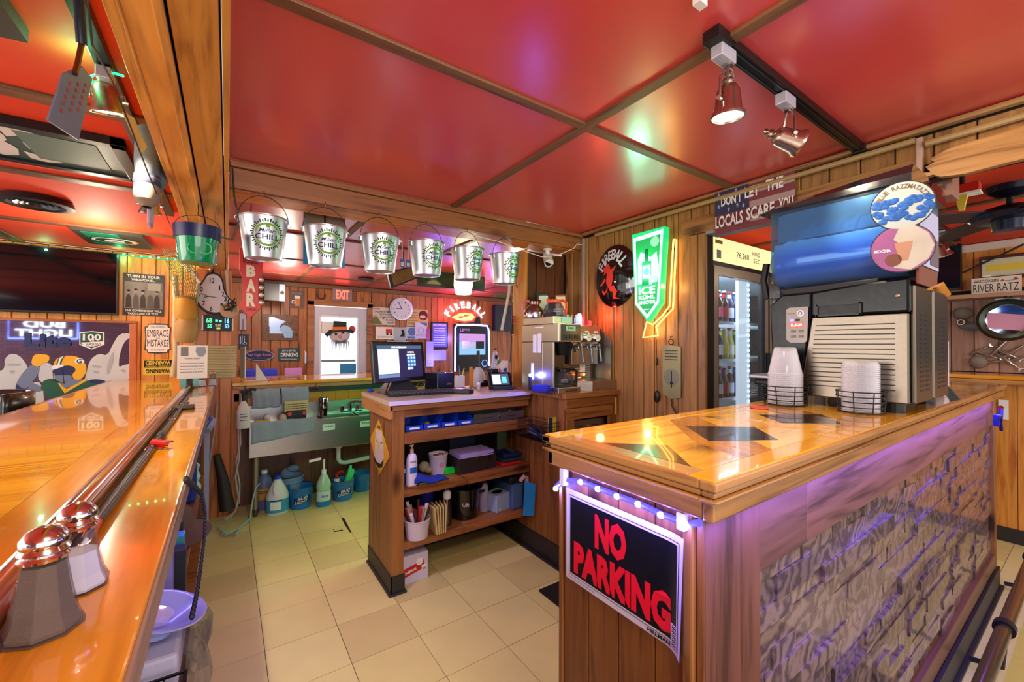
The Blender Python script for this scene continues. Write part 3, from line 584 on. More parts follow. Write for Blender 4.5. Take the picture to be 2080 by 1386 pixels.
# blue strip under the bar, added green one behind the register to tint the sink
ls2 = thing('led_strip', 'blue led strip stuck under the edge of the long bar', 'led strip', T(-.12, 2, 1.015))
bx('strip', glow('blue strip', '#5a5aff', 3), -.145, -.135, .2, 4.0, 1.019, 1.022, ls2); area('led_bar_light', (-.12, 1.9, 1.014), (.5, 1.9, -.3), .015, 3.4, 7.0, (.2, .15, 1)).rotation_euler.z += 0
ls3 = thing('led_strip', 'added green led strip on the back of the register cabinet to tint the sink', 'led strip', T(1.2, 2.84, 1.02))
bx('strip', glow('sink tint strip', '#30ff8a', 3), .9, 1.7, 2.835, 2.84, 1.02, 1.026, ls3); area('added_sink_light', (1.35, 2.85, 1.02), (1.25, 3.9, .2), .9, .02, 3.2, (.1, 1, .4))
# ================================================================ hanging buckets
M_TIN = mat('polished tin', '#d6d9de', .34, 1, bump=.03, bscale=30); M_NAVY = mat('navy ink', '#1c2257', .5); M_LIME = mat('lime ink', '#6aa31e', .5); M_DGREEN = mat('dark green ink', '#2c4a22', .5)
def bucket_shell(rt, rb, h, lip=.004):
    return G().lathe([(0, .006), (rb-.006, .006), (rb-.004, 0), (rb, 0), (rb+.001, .004), (rt, h-.006), (rt+lip, h-.004), (rt+lip, h), (rt-.001, h), (rt-.003, h-.006), (rb-.002, .009), (0, .009)], None, 40)
bz0, bz1 = 1.795, 1.985; bh = bz1-bz0; RT_, RB_ = .1, .076
def cone(x, y, z, a0=-PI/2, ex=.0012):
    r = RB_+(RT_-RB_)*(y/bh)+ex+z; a = a0+x/.09; return (r*math.cos(a), r*math.sin(a), y)
bxs = [P('Y', 2.25, u, 470).x for u in (536, 661, 772, 867, 950, 1026)]
nm = ['hanging tin bucket nearest the pillar, at the left end of the row', 'hanging tin bucket in front of the bright blue card', 'hanging tin bucket third from the pillar, with its lime sun logo', 'hanging tin bucket in front of the tilted framed picture, left of the glowing lamp', 'hanging tin bucket right above the glowing yellow lamp shade', 'smallest looking tin bucket at the right end of the row, above the thick white rope']
bk = thing('metal_bucket', nm[0], 'bucket', T(bxs[0], 2.25, bz0) @ RZ(6), 'tin beer buckets on the cross beam')
bucket_shell(RT_, RB_, bh).build('pail', M_TIN, bk, smooth=True)
hd_ = G().tube([(RT_*math.cos(t)*1.04, 0, bh-.012+.118*math.sin(t)) for t in [i*PI/18 for i in range(19)]], .0018, 6); hd_.build('handle', M_WIRE, bk)
for sx in (-1, 1): G().torus(.009, .002, T(sx*(RT_+.006), 0, bh-.012) @ RX(90), 12, 5).box(sx*RT_-.004, sx*RT_+.004, -.01, .01, bh-.03, bh-.008).build('handle_ear', M_TIN, bk)
g = G()
for i in range(40):
    a = 2*PI*i/40; r0, r1 = .056, .066+.006*(i % 2)
    p = [(r0, -.05), (r1, -.045), (r1, .045), (r0, .05)]; g.add([cone(r*math.cos(a+b), .1+r*math.sin(a+b), 0) for r, b in p], [(0, 1, 2, 3)])
g.build('sun_rays', M_DGREEN, bk)
g = G(); n = 40
for i in range(n):
    a0, a1 = 2*PI*i/n, 2*PI*(i+1)/n; th = .003+.007*abs(math.sin(a0))
    if abs(math.sin((a0+a1)/2)) < .12: continue
    g.add([cone(r*math.cos(a), .1+r*math.sin(a), 0) for r, a in ((.052-th, a0), (.052, a0), (.052, a1), (.052-th, a1))], [(0, 1, 2, 3)])
g.add([cone(x, y, 0) for x, y in ((-.01, .13), (.01, .13), (.006, .142), (-.006, .142))], [(0, 1, 2, 3)]); g.build('green_ring', M_LIME, bk)
text_g(G(), 'CHILL', -.05, .078, .052, .102, .0004, .02, cone).build('lettering', M_NAVY, bk); text_g(G(), 'Miller', -.032, .108, .03, .127, .0004, .015, lambda x, y, z: cone(x+(y-.117)*.4, y, z)).build('lettering', M_NAVY, bk)
text_g(G(), 'CHELADA STYLE', -.03, .066, .03, .073, .0004, 0, cone).build('lettering', M_DGREEN, bk)
def hook(x, i):
    g = G().tube([(x, 2.268, 2.118), (x, 2.255, 2.118), (x, 2.248, 2.106), (x, 2.253, 2.097), (x, 2.259, 2.103)], .0022, 6); return g
for i, x in enumerate(bxs):
    if i: dup(bk, T(x, 2.25, bz0+random.uniform(-.004, .004)) @ RZ((6, 0, -3, 6, 12, 8)[i]), nm[i])
    tag(hook(x, i).build('cup_hook', M_CHROME), 'small chrome cup hook '+('above the bucket nearest the pillar', 'above the bucket with the blue card behind', 'above the third bucket from the pillar', 'above the bucket left of the glowing lamp', 'above the bucket over the glowing lamp', 'above the right end bucket')[i], 'hook', 'cup hooks on the cross beam')
# green plastic bucket on the long beam
zt, zb_ = P('Y', 2.2, 402, 462).z, P('Y', 2.2, 402, 536).z; gx = P('Y', 2.2, 402, 470).x
gb = thing('plastic_bucket', 'translucent green plastic bucket with navy rim hanging from the long beam', 'bucket', T(gx, 2.2, zb_)); h = zt-zb_
G().lathe([(0, 0), (.062, 0), (.064, .004), (.076, h*.7), (.074, h*.7), (.061, .006), (0, .006)], None, 32).build('pail', mat('green translucent plastic', '#0e9a5c', .12, trans=.25, coat=.6), gb, smooth=True)
G().lathe([(.076, h*.66), (.083, h*.66), (.086, h), (.078, h), (.076, h*.66)], None, 32).build('rim_band', mat('navy plastic', '#1a2150', .3), gb, smooth=True)
G().tube([(.078*math.cos(t), 0, h+.05*math.sin(t)) for t in [i*PI/14 for i in range(15)]], .0014, 5).build('handle', M_WIRE, gb); G().tube([(0, 0, h+.05), (0, 0, 1.998-zb_)], .0015, 5).build('wire', M_WIRE, gb)
g = G()
for k in (-1, 1): g.torus(.022, .0016, T(.018*k+.01, -.0665, h*.36) @ RX(90), 18, 4)
g.build('embossed_logo', mat('embossed mint', '#53d6a4', .2), gb)
tag(G().tube([(gx+.083, 2.2, zt-.03), (gx+.12, 2.2, zt-.035), (gx+.145, 2.2, zt+.05), (.02, 2.2, zt+.16), (.012, 2.21, 2.18)], .0035, 6).build('cable', M_BLACK, smooth=True), 'black cable looping from the green bucket up to the ceiling', 'cable')
# blue card behind bucket two
c = Sign('card', 'bright blue card hanging behind the second tin bucket', 'card', 'Y', 2.56, (616, 452), (700, 545), mat('bright blue card', '#1f8fc9', .5), .004); c.rect('top_flap', 0, 1.0, 1, 1.3, mat('brown flap', '#6f5a48', .6), .002); c.rect('cord', .48, 1.3, .52, 2.9, M_WIRE, .002); c.rect('cord', .48, .9, .52, (ZC-.002-MW[c.root.name].translation.z)/c.h, M_WIRE, .003)
# ================================================================ track lights
M_TRK = mat('black track', '#17171a', .3, .5); M_NICK = mat('brushed nickel', '#b5a59a', .25, 1); M_LAMP = glow('warm lamp face', '#ffe9b8', 9); M_BOX = mat('silver adaptor', '#b9bccd', .35, .3)
def track(name, label, x0, x1, y0, y1, z=ZC):
    t = thing(name, label, 'track light', T((x0+x1)/2, (y0+y1)/2, z-.03))
    bx('track', M_TRK, x0, x1, y0, y1, z-.028, z-.001, t, .002)
    if x1-x0 > y1-y0:
        bx('groove', M_STEEL, x0+.05, x1-.02, y0+.008, y0+.011, z-.031, z-.0285, t); bx('groove', M_STEEL, x0+.05, x1-.02, y1-.011, y1-.008, z-.031, z-.0285, t); bx('end_cap', M_BLACK, x0-.015, x0+.05, y0-.003, y1+.003, z-.034, z-.001, t, .002); bx('end_cap', M_BLACK, x1-.05, x1+.002, y0-.003, y1+.003, z-.034, z-.001, t, .002)
    return t
def head(label, x, y, z, aim, power, tall=.12, group='track spot lights', rotb=0, sc_=1.0, sp=True):
    t = thing('track_light', label, 'spot light', T(x, y, z), group)
    G().box(-.028, .045, -.017, .017, -.036, 0, RZ(rotb)).build('adaptor', M_BOX, t, bevel=.003)
    j = Vector((.03, 0, -.036)); j.rotate(Matrix.Rotation(math.radians(rotb), 3, 'Z'))
    c = j+Vector((0, 0, -tall)); ax = Vector(aim).normalized(); A = align(c-ax*.03, c+ax); side = ax.cross(Vector((0, 0, 1))).normalized() if abs(ax.z) < .95 else Vector((1, 0, 0))
    G().lathe([(0, -.055), (.008, -.052), (.011, -.045), (.006, -.04), (.013, -.034), (.016, -.026), (.010, -.02), (.022, -.014), (.03, 0), (.036, .05), (.044, .062), (.045, .07), (.04, .07), (.035, .056), (0, .05)], A @ S(sc_), 24).build('shade', M_NICK, t, smooth=True)
    G().lathe([(0, .060), (.037, .060), (.038, .064), (0, .064)], A @ S(sc_), 24).build('lamp_face', M_LAMP, t)
    g = G()
    for s_ in (-1, 1): g.tube([j, j+side*.02*s_+Vector((0, 0, -.012)), c+side*.037*s_*sc_+Vector((0, 0, tall*.55)), c+side*.04*s_*sc_], .0038, 5)
    g.cyl(j+Vector((0, 0, -.006)), j+Vector((0, 0, .001)), .014); g.build('yoke', M_NICK, t, smooth=True)
    G().cyl(c-side*.048*sc_, c-side*.036*sc_, .006).cyl(c+side*.036*sc_, c+side*.048*sc_, .006).build('knob', M_CHROME, t)
    if sp:
        w0 = Vector((x, y, z))+c+ax*.05*sc_; spot('track_spot', w0, w0+ax, power, (1, .86, .66), 95 if power < 40 else 150, .02)
    return t
tr = track('light_track', 'black ceiling light track above the serving counter', 1.06, 2.2, .58, .62)
a = P('Y', .6, 1490, 100); h1 = P('Y', .6, 1490, 215)
head('nickel spot light hanging straight down from the black track, its lit face to the floor', 1.10, .6, ZC-.03, (.05, .05, -1), 16, .105)
head('nickel spot light turned sideways on the black track, showing its lit face', 1.475, .6, ZC-.03, (.62, -.62, -.42), 7, .10)
bx('white_clip', M_WHITE, 0, .01, 0, .01, 2.2, 2.21).hide_render = False
o = bpy.data.objects['white_clip']; p = P('Z', ZC-.02, 1422, 8); o.location = (p.x, p.y, ZC-.025); o.scale = (3, 2, 2); tag(o, 'small white plastic ceiling clip near the top of the picture', 'clip')
# left room track
p = P('X', -.30, 215, 100); tr2 = track('light_track', 'black ceiling light track left of the long beam', -.325, -.285, .55, 3.4)
hp = P('X', -.305, 213, 178); hh = head('spot light wound with green led wire left of the long beam', hp.x, hp.y, ZC-.03, (.12, .25, -1), 35, ZC-.066-hp.z+.02, rotb=90, sc_=1.0)
g = G(); cx, cy, cz = hp.x, hp.y+.03, hp.z
g.tube([(cx+.04*math.cos(t*.9)*(1-.02*t), cy+.04*math.sin(t*.9)*(1-.02*t), cz-.02+.012*t) for t in range(16)], .0035, 6)
tag(g.build('led_wire', glow('green led wire', '#22e58a', 2.2), smooth=True), 'glowing green led wire coiled around the left spot light', 'led wire'); point('green_led_light', (cx-.06, cy-.04, cz+.03), .8, (.1, 1, .4), .01)
hp = P('X', -.33, 352, 478); head('far spot light on the left track beside the green bucket', -.305, 2.55, ZC-.03, (0, .2, -1), 5, .12, rotb=90)
# spatula, oven mitt and tag hanging on the long beam
x = -.26; a = P('X', x, 160, 0); b_ = P('X', x, 163, 150); c1 = P('X', x, 145, 215)
sp_ = thing('spatula', 'blue grey slotted spatula with a dark handle hanging beside the long beam', 'spatula', T(*c1))
G().tube([P('X', x, 172, -60), a, P('X', x, 166, 90)], .009, 10).build('handle', mat('teal black grip', '#0c2a3a', .35), sp_, world=True, smooth=True)
G().tube([P('X', x, 166, 88), P('X', x, 158, 128), P('X', x+.004, 152, 150)], .005, 8).build('shaft', M_STEEL, sp_, world=True, smooth=True)
Q = [P('X', x, u, v) for u, v in ((130, 150), (168, 135), (188, 160), (160, 285), (98, 245))]
cen = sum(Q, Vector())/5; n_ = Vector((1, 0, 0))
blade = G(); pts = [(q.y, q.z) for q in Q]
blade.prism([(-y_, z_) for y_, z_ in pts], 0, .003, frame((x, 0, 0), (0, -1, 0), (0, 0, 1))); blade.build('blade', mat('blue grey enamel', '#6d8299', .45, .3), sp_, world=True)
U = (Q[2]-Q[0]); V = (Q[4]-Q[0])
for i in range(3):
    for j in range(5):
        c0 = Q[0]+U*(.25+.27*i)+V*(.2+.15*j)+Vector((.0014, 0, 0)); d = U.normalized()*.009+V.normalized()*.008; e_ = V.normalized()*.005-U.normalized()*.003
        G().add([c0-d, c0-e_, c0+d, c0+e_, c0-d+Vector((-.001, 0, 0)), c0-e_+Vector((-.001, 0, 0)), c0+d+Vector((-.001, 0, 0)), c0+e_+Vector((-.001, 0, 0))], [(0, 1, 2, 3), (4, 5, 6, 7), (0, 1, 5, 4), (1, 2, 6, 5), (2, 3, 7, 6), (3, 0, 4, 7)]).build('slot', mat('orange seen through slot', '#a8492e', .6), sp_, world=True)
x = -.235
mt = thing('oven_mitt', 'grey and navy oven mitt hanging from the long beam above the green bucket', 'mitt', T(*P('X', x, 310, 380)))
c0, c2, c3 = P('X', x, 300, 300), P('X', x, 304, 395), P('X', x, 305, 432); L_ = (c0-c3).length
def pod(cx, y, z0, z1, r, m, name, r0=.4): G().lathe([(r*.35, 0), (r*.9, .2), (r, .45), (r*.95, .75), (r*r0, 1)][::1], T(cx, y, z0) @ S(1.0, 1.6, z1-z0), 16).build(name, m, mt, world=True, smooth=True)
pod(x, c0.y+.0, c2.z-.0, c0.z+.06, .036, mat('grey mitt cloth', '#6a7276', .9), 'palm', .8); pod(x+.02, c0.y+.07, c2.z+.02, c0.z+.02, .03, MATS['grey mitt cloth'], 'thumb', .8)
pod(x, c0.y+.0, c3.z, c2.z+.035, .037, mat('cream mitt cloth', '#8a7a6a', .9), 'cuff', 1.0); pod(x, c0.y+.0, c2.z-.002, c2.z+.045, .0385, mat('navy mitt band', '#3a3d54', .9), 'band', .95)
G().tube([(x, c3.y-.03, c3.z+.02), (x, c3.y-.02, c3.z-.04), (x, c3.y+.02, c3.z-.05), (x, c3.y+.045, c3.z-.02), (x, c3.y+.05, c3.z+.03)], .006, 6).build('hanging_loop', mat('loop cloth', '#a89aa8', .9), mt, world=True, smooth=True)
q = [P('X', -.21, u, v) for u, v in ((252, 228), (275, 240), (300, 300), (292, 312), (270, 270))]
tag(G().prism([(-p.y, p.z) for p in q], 0, .002, frame((-.212, 0, 0), (0, -1, 0), (0, 0, 1))).build('paper_tag', mat('yellow tag', '#dcb968', .7)), 'yellow printed paper tag hanging beside the long beam', 'tag')
tag(G().tube([P('X', -.205, u, v) for u, v in ((178, 0), (182, 40), (187, 90), (230, 170), (262, 250), (300, 350), (345, 455), (372, 500))], .002, 5).build('wire', M_BLACK), 'thin black wire running along the left side of the long beam', 'wire')
# dark board and framed jersey on the left ceiling
q = [P('Z', 2.2, u, v) for u, v in ((0, 5), (58, 88), (0, 75), (-60, 60), (-60, -60))]
tag(G().prism([(p.x, p.y) for p in q], 2.2, 2.236).build('ceiling_frame', mat('charcoal board', '#3c3b3d', .5)), 'dark framed board on the left ceiling at the top corner of the picture', 'frame')
fy0_, fy1_ = P('Z', 2.2, 150, 290).y, P('Z', 2.2, 150, 345).y; fx1_ = P('Z', 2.2, 272, 340).x
jf = thing('framed_jersey', 'dark green sports jersey in a black frame screwed flat to the left ceiling', 'frame', T(fx1_-.5, (fy0_+fy1_)/2, 2.2))
def fr4(root, x0, x1, y0, y1, z0, z1, wd, m):
    bx('frame_side', m, x0, x1, y0, y0+wd, z0, z1, root, .002); bx('frame_side', m, x0, x1, y1-wd, y1, z0, z1, root, .002); bx('frame_side', m, x0, x0+wd, y0, y1, z0, z1, root, .002); bx('frame_side', m, x1-wd, x1, y0, y1, z0, z1, root, .002)
fr4(jf, fx1_-1.0, fx1_, fy0_-.05, fy1_+.06, 2.205, 2.238, .045, mat('black frame', '#17181a', .3)); bx('jersey', mat('bottle green cloth', '#3f5f58', .35, coat=.6, var=.15), fx1_-.96, fx1_-.04, fy0_-.01, fy1_+.02, 2.215, 2.225, jf)
text_g(G(), '83', P('Z', 2.2, 0, 300).x-.1, fy0_+.0, P('Z', 2.2, 105, 300).x, fy1_-.0, 0, .04, lambda x, y, z: (x, y, 2.2135)).build('lettering', mat('cloth white', '#dcdcdc', .6), jf, world=True); bx('photo_card', mat('pale card', '#5f7f78', .5), fx1_-.33, fx1_-.1, fy0_+.03, fy1_-.04, 2.213, 2.214, jf)
# ring vent
p = P('Z', 2.2, 75, 417); rv = thing('ceiling_vent', 'round black ceiling vent with curved louvres', 'vent', T(p.x, p.y, 2.2))
G().lathe([(.10, .035), (.15, .03), (.155, 0), (.12, -.004), (.10, .01), (.10, .035)], None, 36).build('collar', M_BLACK, rv, smooth=True)
for r in (.03, .055, .08): G().lathe([(r, .02), (r+.012, 0), (r+.015, 0), (r+.004, .022), (r, .02)], None, 28).build('louvre', mat('vent grey', '#4a4c52', .3, .6), rv, smooth=True)
bx('backing', M_BLACK, p.x-.1, p.x+.1, p.y-.1, p.y+.1, 2.222, 2.23, rv)
# helmet board with round emblem lying against ceiling, led string
q0, q1 = P('Z', 2.2, 150, 475), P('Z', 2.2, 305, 505)
cb = thing('ceiling_banner', 'dark green banner board with an oval letter emblem under the left ceiling', 'banner', T(q0.x, q1.y, 2.2)); yy0, yy1 = min(q0.y, q1.y)-.12, max(q0.y, q1.y)+.12
bx('board', mat('banner dark', '#32332c', .5), q0.x, q1.x, yy0, yy1, 2.21, 2.235, cb); bx('green_field', mat('banner green', '#0b6b4c', .5), q0.x+.05, q0.x+.25, yy0+.03, yy1-.03, 2.206, 2.2095, cb)
mx_ = (q0.x+q1.x)/2; my_ = (yy0+yy1)/2
for r, m_, z in ((.115, mat('gold paint', '#d9a21c', .5), 2.206), (.105, M_WHITE, 2.2045), (.088, mat('forest', '#173a2a', .5), 2.203)): G().lathe([(0, 0), (r, 0), (r, .001), (0, .001)], T(mx_, my_, z) @ S(1.25, .9, 1), 28).build('oval', m_, cb, world=True)
text_g(G(), 'G', -.06, -.05, .06, .05, 0, .06, lambda x, y, z: (mx_+x, my_+y, 2.2015)).build('lettering', M_WHITE, cb, world=True)
M_GLED = glow('green led', '#2dff9a', 9); g = G(); pa = P('Y', 5.04, -60, 488); pb_ = P('Y', 5.04, 372, 521)
ls4 = thing('led_string', 'string of green led lights along the top of the left wall', 'led strip', T(pa.x/2, 5.04, 2.2))
G().tube([(pa.x-.3, 5.05, 2.195), (pb_.x, 5.05, 2.195)], .006, 6).build('strip', glow('green glow strip', '#1fbf72', .9), ls4, world=True)
for i in range(26):
    xx = pa.x-.2+(pb_.x-pa.x+.2)*i/25; G().ell((xx, 5.045, 2.2), .009, .007, .007, 8, 5).build('diode', M_GLED, ls4, world=True)
for i in range(4): point('green_string_light', (-1.7+.45*i, 5.0, 2.18), .7, (.1, 1, .45), .01)
# ================================================================ right wall signs
DS = Sign('round_sign', 'domed black round sign with red dragon figure on the tan plank wall', 'sign', 'X', 2.195, (1211, 508), (1294, 620), mat('black gloss dome', '#0b0b12', .08, coat=1), .004, shape='disc')
rw = DS.w/2; G().lathe([(0, .035), (.4, .030), (.8, .016), (1, 0)], T(rw, DS.h/2, .004) @ S(rw, DS.h/2, 1), 36).build('dome', MATS['black gloss dome'], DS.root, smooth=True)
def dome(x, y, z): r = math.hypot((x-rw)/rw, (y-DS.h/2)/(DS.h/2)); return (x, y, .0055+.035*max(0, 1-r*r)**.8+.002)
g = G(); arc_text(g, 'FIREBALL', rw, DS.h*.42, rw*.68, 152, 34, .072, .042, 0, .03, DS.h*.42); g.v = [Vector(dome(v.x, v.y, 0)) for v in g.v]; g.build('lettering', mat('sign white', '#d8d4dc', .5), DS.root)
M_DEV = mat('dragon red', '#e0382c', .5)
def dpoly(pts): g = G(); g.add([dome(rw*2*x, DS.h*y, 0) for x, y in pts], [tuple(range(len(pts)))]); g.build('dragon_figure', M_DEV, DS.root)
for pts in ([(.40, .62), (.52, .60), (.55, .48), (.50, .34), (.42, .30), (.36, .42)], [(.40, .62), (.22, .68), (.30, .63), (.18, .58), (.32, .58), (.28, .52), (.40, .56)], [(.50, .60), (.62, .66), (.55, .56)], [(.42, .70), (.48, .62), (.36, .60), (.34, .68)], [(.36, .44), (.26, .36), (.16, .36), (.24, .40), (.33, .48)], [(.42, .32), (.55, .34), (.62, .24), (.56, .16), (.66, .12), (.50, .13), (.52, .24), (.44, .26)], [(.40, .33), (.30, .24), (.26, .30), (.22, .26), (.28, .20), (.38, .26)]): dpoly(pts)
# lit arrow sign
js = Sign('light_sign', 'lit green shield shaped sign advertising ice cold shots', 'sign', 'X', 2.13, (1294, 480), (1360, 652), mat('green sign frame', '#0fae62', .3, emit='#0fbf6a', es=.8), .05, shape=[(0.12, .19), (.5, 0), (.86, .19), (1, 1), (0, 1)])
M_NG = glow('mint neon', '#8dffd0', 3.2)
js.poly('neon_border', [(.13, .2), (.5, .03), (.85, .2), (.97, .975), (.05, .955)], M_NG, .001); js.poly('face', [(.19, .215), (.5, .075), (.79, .215), (.90, .93), (.13, .91)], mat('sign green', '#1d8f4a', .4, emit='#1f9a52', es=.55), .001)
js.poly('frost_cloud', [(.2, .42), (.8, .42), (.84, .6), (.78, .75), (.6, .7), (.3, .78), (.2, .7)], glow('frost white', '#cfe8f4', .9)); js.rect('bottle_body', .34, .40, .62, .66, mat('bottle green', '#0d5a3c', .4)); js.rect('bottle_neck', .43, .66, .53, .8, MATS['bottle green']); js.rect('bottle_label', .36, .47, .60, .62, glow('label white', '#e8efe8', .8)); js.disc('label_stag', .48, .55, .09, MATS['bottle green'], .09); js.rect('glass_cup', .56, .40, .66, .50, glow('glass white', '#bfe0ea', .8)); js.rect('glass_cup', .7, .42, .8, .50, MATS['glass white']); js.disc('round_badge', .74, .86, .13, mat('badge', '#8ad0a8', .5, emit='#8ad0a8', es=.4), .13)
for t_, y0, y1, x0, x1 in (('ICE', .30, .385, .25, .75), ('K\u00dcHL', .245, .295, .25, .75), ('SHOTS', .19, .23, .25, .76)): js.text(t_, x0, y0, x1, y1, glow('sign text', '#f0fff8', 1.6), .03)
js.text('56 PROOF', .42, .125, .58, .137, MATS['sign text'], 0)
point('neon_light', (2.03, 1.62, 1.85), 2.2, (.25, 1, .55), .05)
ap = [(1368, 487), (1374, 487), (1367, 628), (1350, 645), (1333, 664), (1337, 682), (1306, 686), (1314, 654), (1326, 660), (1346, 641), (1360, 622), (1368, 487)]
aw = [P('X', 2.17, *p) for p in ap]; na = thing('neon_arrow', 'orange neon arrow curving around the green shield sign', 'neon sign', T(2.17, 1.6, 1.5))
G().tube(aw, .0045, 8).build('neon_tube', glow('orange neon', '#ffb24a', 5), na, world=True)
for u, v in ((1366, 505), (1352, 632)): a = P('X', 2.18, u, v); G().cyl(a, a+Vector((.02, 0, 0)), .006).build('standoff', M_BLACK, na, world=True)
point('arrow_light', (2.12, 1.5, 1.75), .8, (1, .55, .15), .02); point('arrow_light', (2.12, 1.62, 1.5), .5, (1, .55, .15), .02)
# banner over the opening
bs_ = Sign('banner_sign', 'flag printed sign about the locals above the side opening', 'sign', 'X', 2.172, (1453, 391), (1616, 441), mat('faded red print', '#7e3a44', .5, var=.2), .004)
for i in range(3): bs_.rect('stripe', .47 if i else .47, .12+.3*i, 1, .26+.3*i, mat('faded cream print', '#a9928e', .5, var=.2))
bs_.rect('canton', 0, .42, .46, 1, mat('faded navy print', '#2f3358', .5)); st5 = [(math.cos(PI/2+i*PI/5)*(1 if i % 2 == 0 else .42), math.sin(PI/2+i*PI/5)*(1 if i % 2 == 0 else .42)) for i in range(10)]
for cx, cy in ((.06, .9), (.06, .62), (.17, .8), (.2, .5), (.3, .9), (.32, .55), (.42, .85), (.4, .5)): bs_.poly('star', [(cx+.02*a_, cy+.065*b__) for a_, b__ in st5], mat('star white', '#a9acbc', .5))
for t_, x0, x1, y0, y1 in (("DON'T", .10, .38, .60, .83), ('LET', .42, .6, .64, .87), ('THE', .68, .88, .66, .90), ('LOCALS', .02, .40, .12, .40), ('SCARE', .44, .78, .14, .42), ('YOU', .83, .99, .16, .44)): bs_.text(t_, x0, y0, x1, y1, M_WHITE, .03)
# spring scale, toggle on a wire
ss = Sign('spring_scale', 'antique brass hanging spring scale on the tan plank wall', 'scale', 'X', 2.195, (1347, 701), (1384, 813), mat('old brass plate', '#a39a6c', .35, .8, var=.3), .006, part='plate', shape=[(0, .08), (.45, 0), (1, .04), (1, .97), (0, 1)])
ss.disc('dial', .5, .4, .42, mat('worn dial', '#8a8870', .35, .7)); ss.rect('slot', .48, .2, .53, .52, M_BLACK, .001); ss.rect('pointer', .44, .28, .58, .32, M_BLACK, .003); ss.lines(.15, .7, .85, .92, 4, M_DARK, 'engraving')
G().torus(.016, .003, T(ss.w*.5, ss.h+.018, .01)).tube([(ss.w*.5, ss.h+.034, .01), (ss.w*.45, ss.h+.05, .012), (ss.w*.55, ss.h+.052, .004)], .002).build('ring', M_BLACK, ss.root); G().tube([(ss.w*.5, 0, .006), (ss.w*.55, -.04, .01), (ss.w*.8, -.08, .012), (ss.w*.85, -.13, .01)], .0045, 6).build('hook', M_BLACK, ss.root, smooth=True)
tg = thing('cord_switch', 'black inline cord switch hanging on the tan plank wall', 'switch', T(*P('X', 2.19, 1335, 805)))
G().tube([P('X', 2.19, u, v) for u, v in ((1333, 690), (1334, 740), (1335, 800), (1334, 855))], .002, 5).build('cord', M_BLACK, tg, world=True); a = P('X', 2.19, 1335, 806); G().ell((a.x-.004, a.y, a.z), .01, .02, .038, 14, 8).build('switch_body', M_BLACK, tg, world=True, smooth=True); a = P('X', 2.19, 1334, 735); G().ell(a, .006, .007, .028, 8, 6).build('cord_bulge', M_BLACK, tg, world=True, smooth=True)
# security camera
p = P('Y', 2.38, 1112, 505); sca = thing('security_camera', 'white bullet security camera under the right end of the cross beam', 'camera', T(p.x, 2.38, 2.112))
G().lathe([(0, 0), (.033, 0), (.033, -.008), (.018, -.012), (.014, -.045), (0, -.045)], None, 20).build('mount', M_WHITE, sca, smooth=True)
d = Vector((-.35, -.6, -.55)).normalized(); A = align((0, 0, -.07)-Vector(d)*.05 if 0 else Vector((0, 0, -.072))-d*.045, Vector((0, 0, -.072))+d)
G().lathe([(0, 0), (.028, 0), (.031, .01), (.031, .12), (.027, .12), (.025, .108), (0, .108)], A, 22).build('barrel', M_WHITE, sca, smooth=True); G().lathe([(0, .109), (.024, .109), (.022, .113), (.01, .113), (.009, .118), (0, .118)], A, 18).build('lens', M_BLACK, sca); G().add([A @ Vector(v) for v in ((-.033, .01, .0), (.033, .01, .0), (.033, .01, .13), (-.033, .01, .13), (-.02, .034, .0), (.02, .034, .0), (.02, .034, .13), (-.02, .034, .13))], [(0, 1, 5, 4), (1, 2, 6, 5), (2, 3, 7, 6), (3, 0, 4, 7), (4, 5, 6, 7)]).build('sun_shield', M_WHITE, sca)
tag(G().tube([P('Y', 2.25, u, v) for u, v in ((960, 478), (1010, 490), (1060, 508), (1100, 522), (1130, 520), (1165, 505), (1172, 496), (1182, 497))], .003, 5).build('cable', M_WHITE, smooth=True), 'white cable sagging under the cross beam near the security camera', 'cable')
def mpp(p): return (Vector(p)-CAM).dot(FW)/FPX
def base(u, v, z): return P('Z', z, u, v)
# ================================================================ drinks cooler in the side room
YC = 1.45
def cx(u): return P('Y', YC, u, 600).x
def cz(v, u=1460): return P('Y', YC, u, v).z
co = thing('drinks_cooler', 'tall black glass door drinks cooler glowing white inside, standing in the side room', 'cooler', T(3.1, 1.8, 0))
X0, X1, X2 = cx(1437), cx(1553), 4.35
zs0 = cz(482); zs1 = cz(532); zd = cz(541)
M_CB = mat('cooler black', '#15181c', .35); M_CT = mat('cooler champagne frame', '#8b7f70', .35, .4); M_CW = mat('cooler white liner', '#dce8f0', .5)
bx('side_panel', M_CB, X0, X0+.03, YC, 2.2, 0, zs1, co); bx('side_panel', M_CB, X2-.03, X2, YC, 2.2, 0, zs1, co); bx('back_liner', M_CW, X0+.03, X2-.03, 2.15, 2.18, .1, zs1-.03, co); bx('floor_liner', M_CW, X0+.03, X2-.03, YC+.04, 2.15, .1, .14, co); bx('roof_liner', M_CW, X0+.03, X2-.03, YC+.04, 2.15, zd-.02, zd, co)
bx('inner_liner', M_CW, X0+.03, X0+.034, YC+.06, 2.15, .14, zd-.02, co); bx('base_grille', M_CB, X0, X2, YC, 2.2, 0, .1, co)
bx('sign_box', mat('pale yellow lit sign', '#e9e2a4', .4, emit='#f0e8a8', es=.55), X0+.035, X2, YC+.0, YC+.16, zs1, zs0, co); bx('sign_edge', M_STEEL, X0+.02, X0+.034, YC-.004, YC+.16, zs1, zs0, co)
def wtext(s, x0, x1, z0, z1, m, y, par, bold=0): return text_g(G(), s, x0, z0, x1, z1, 0, bold, lambda a, b, c: (a, y, b)).build('lettering', m, par, world=True)
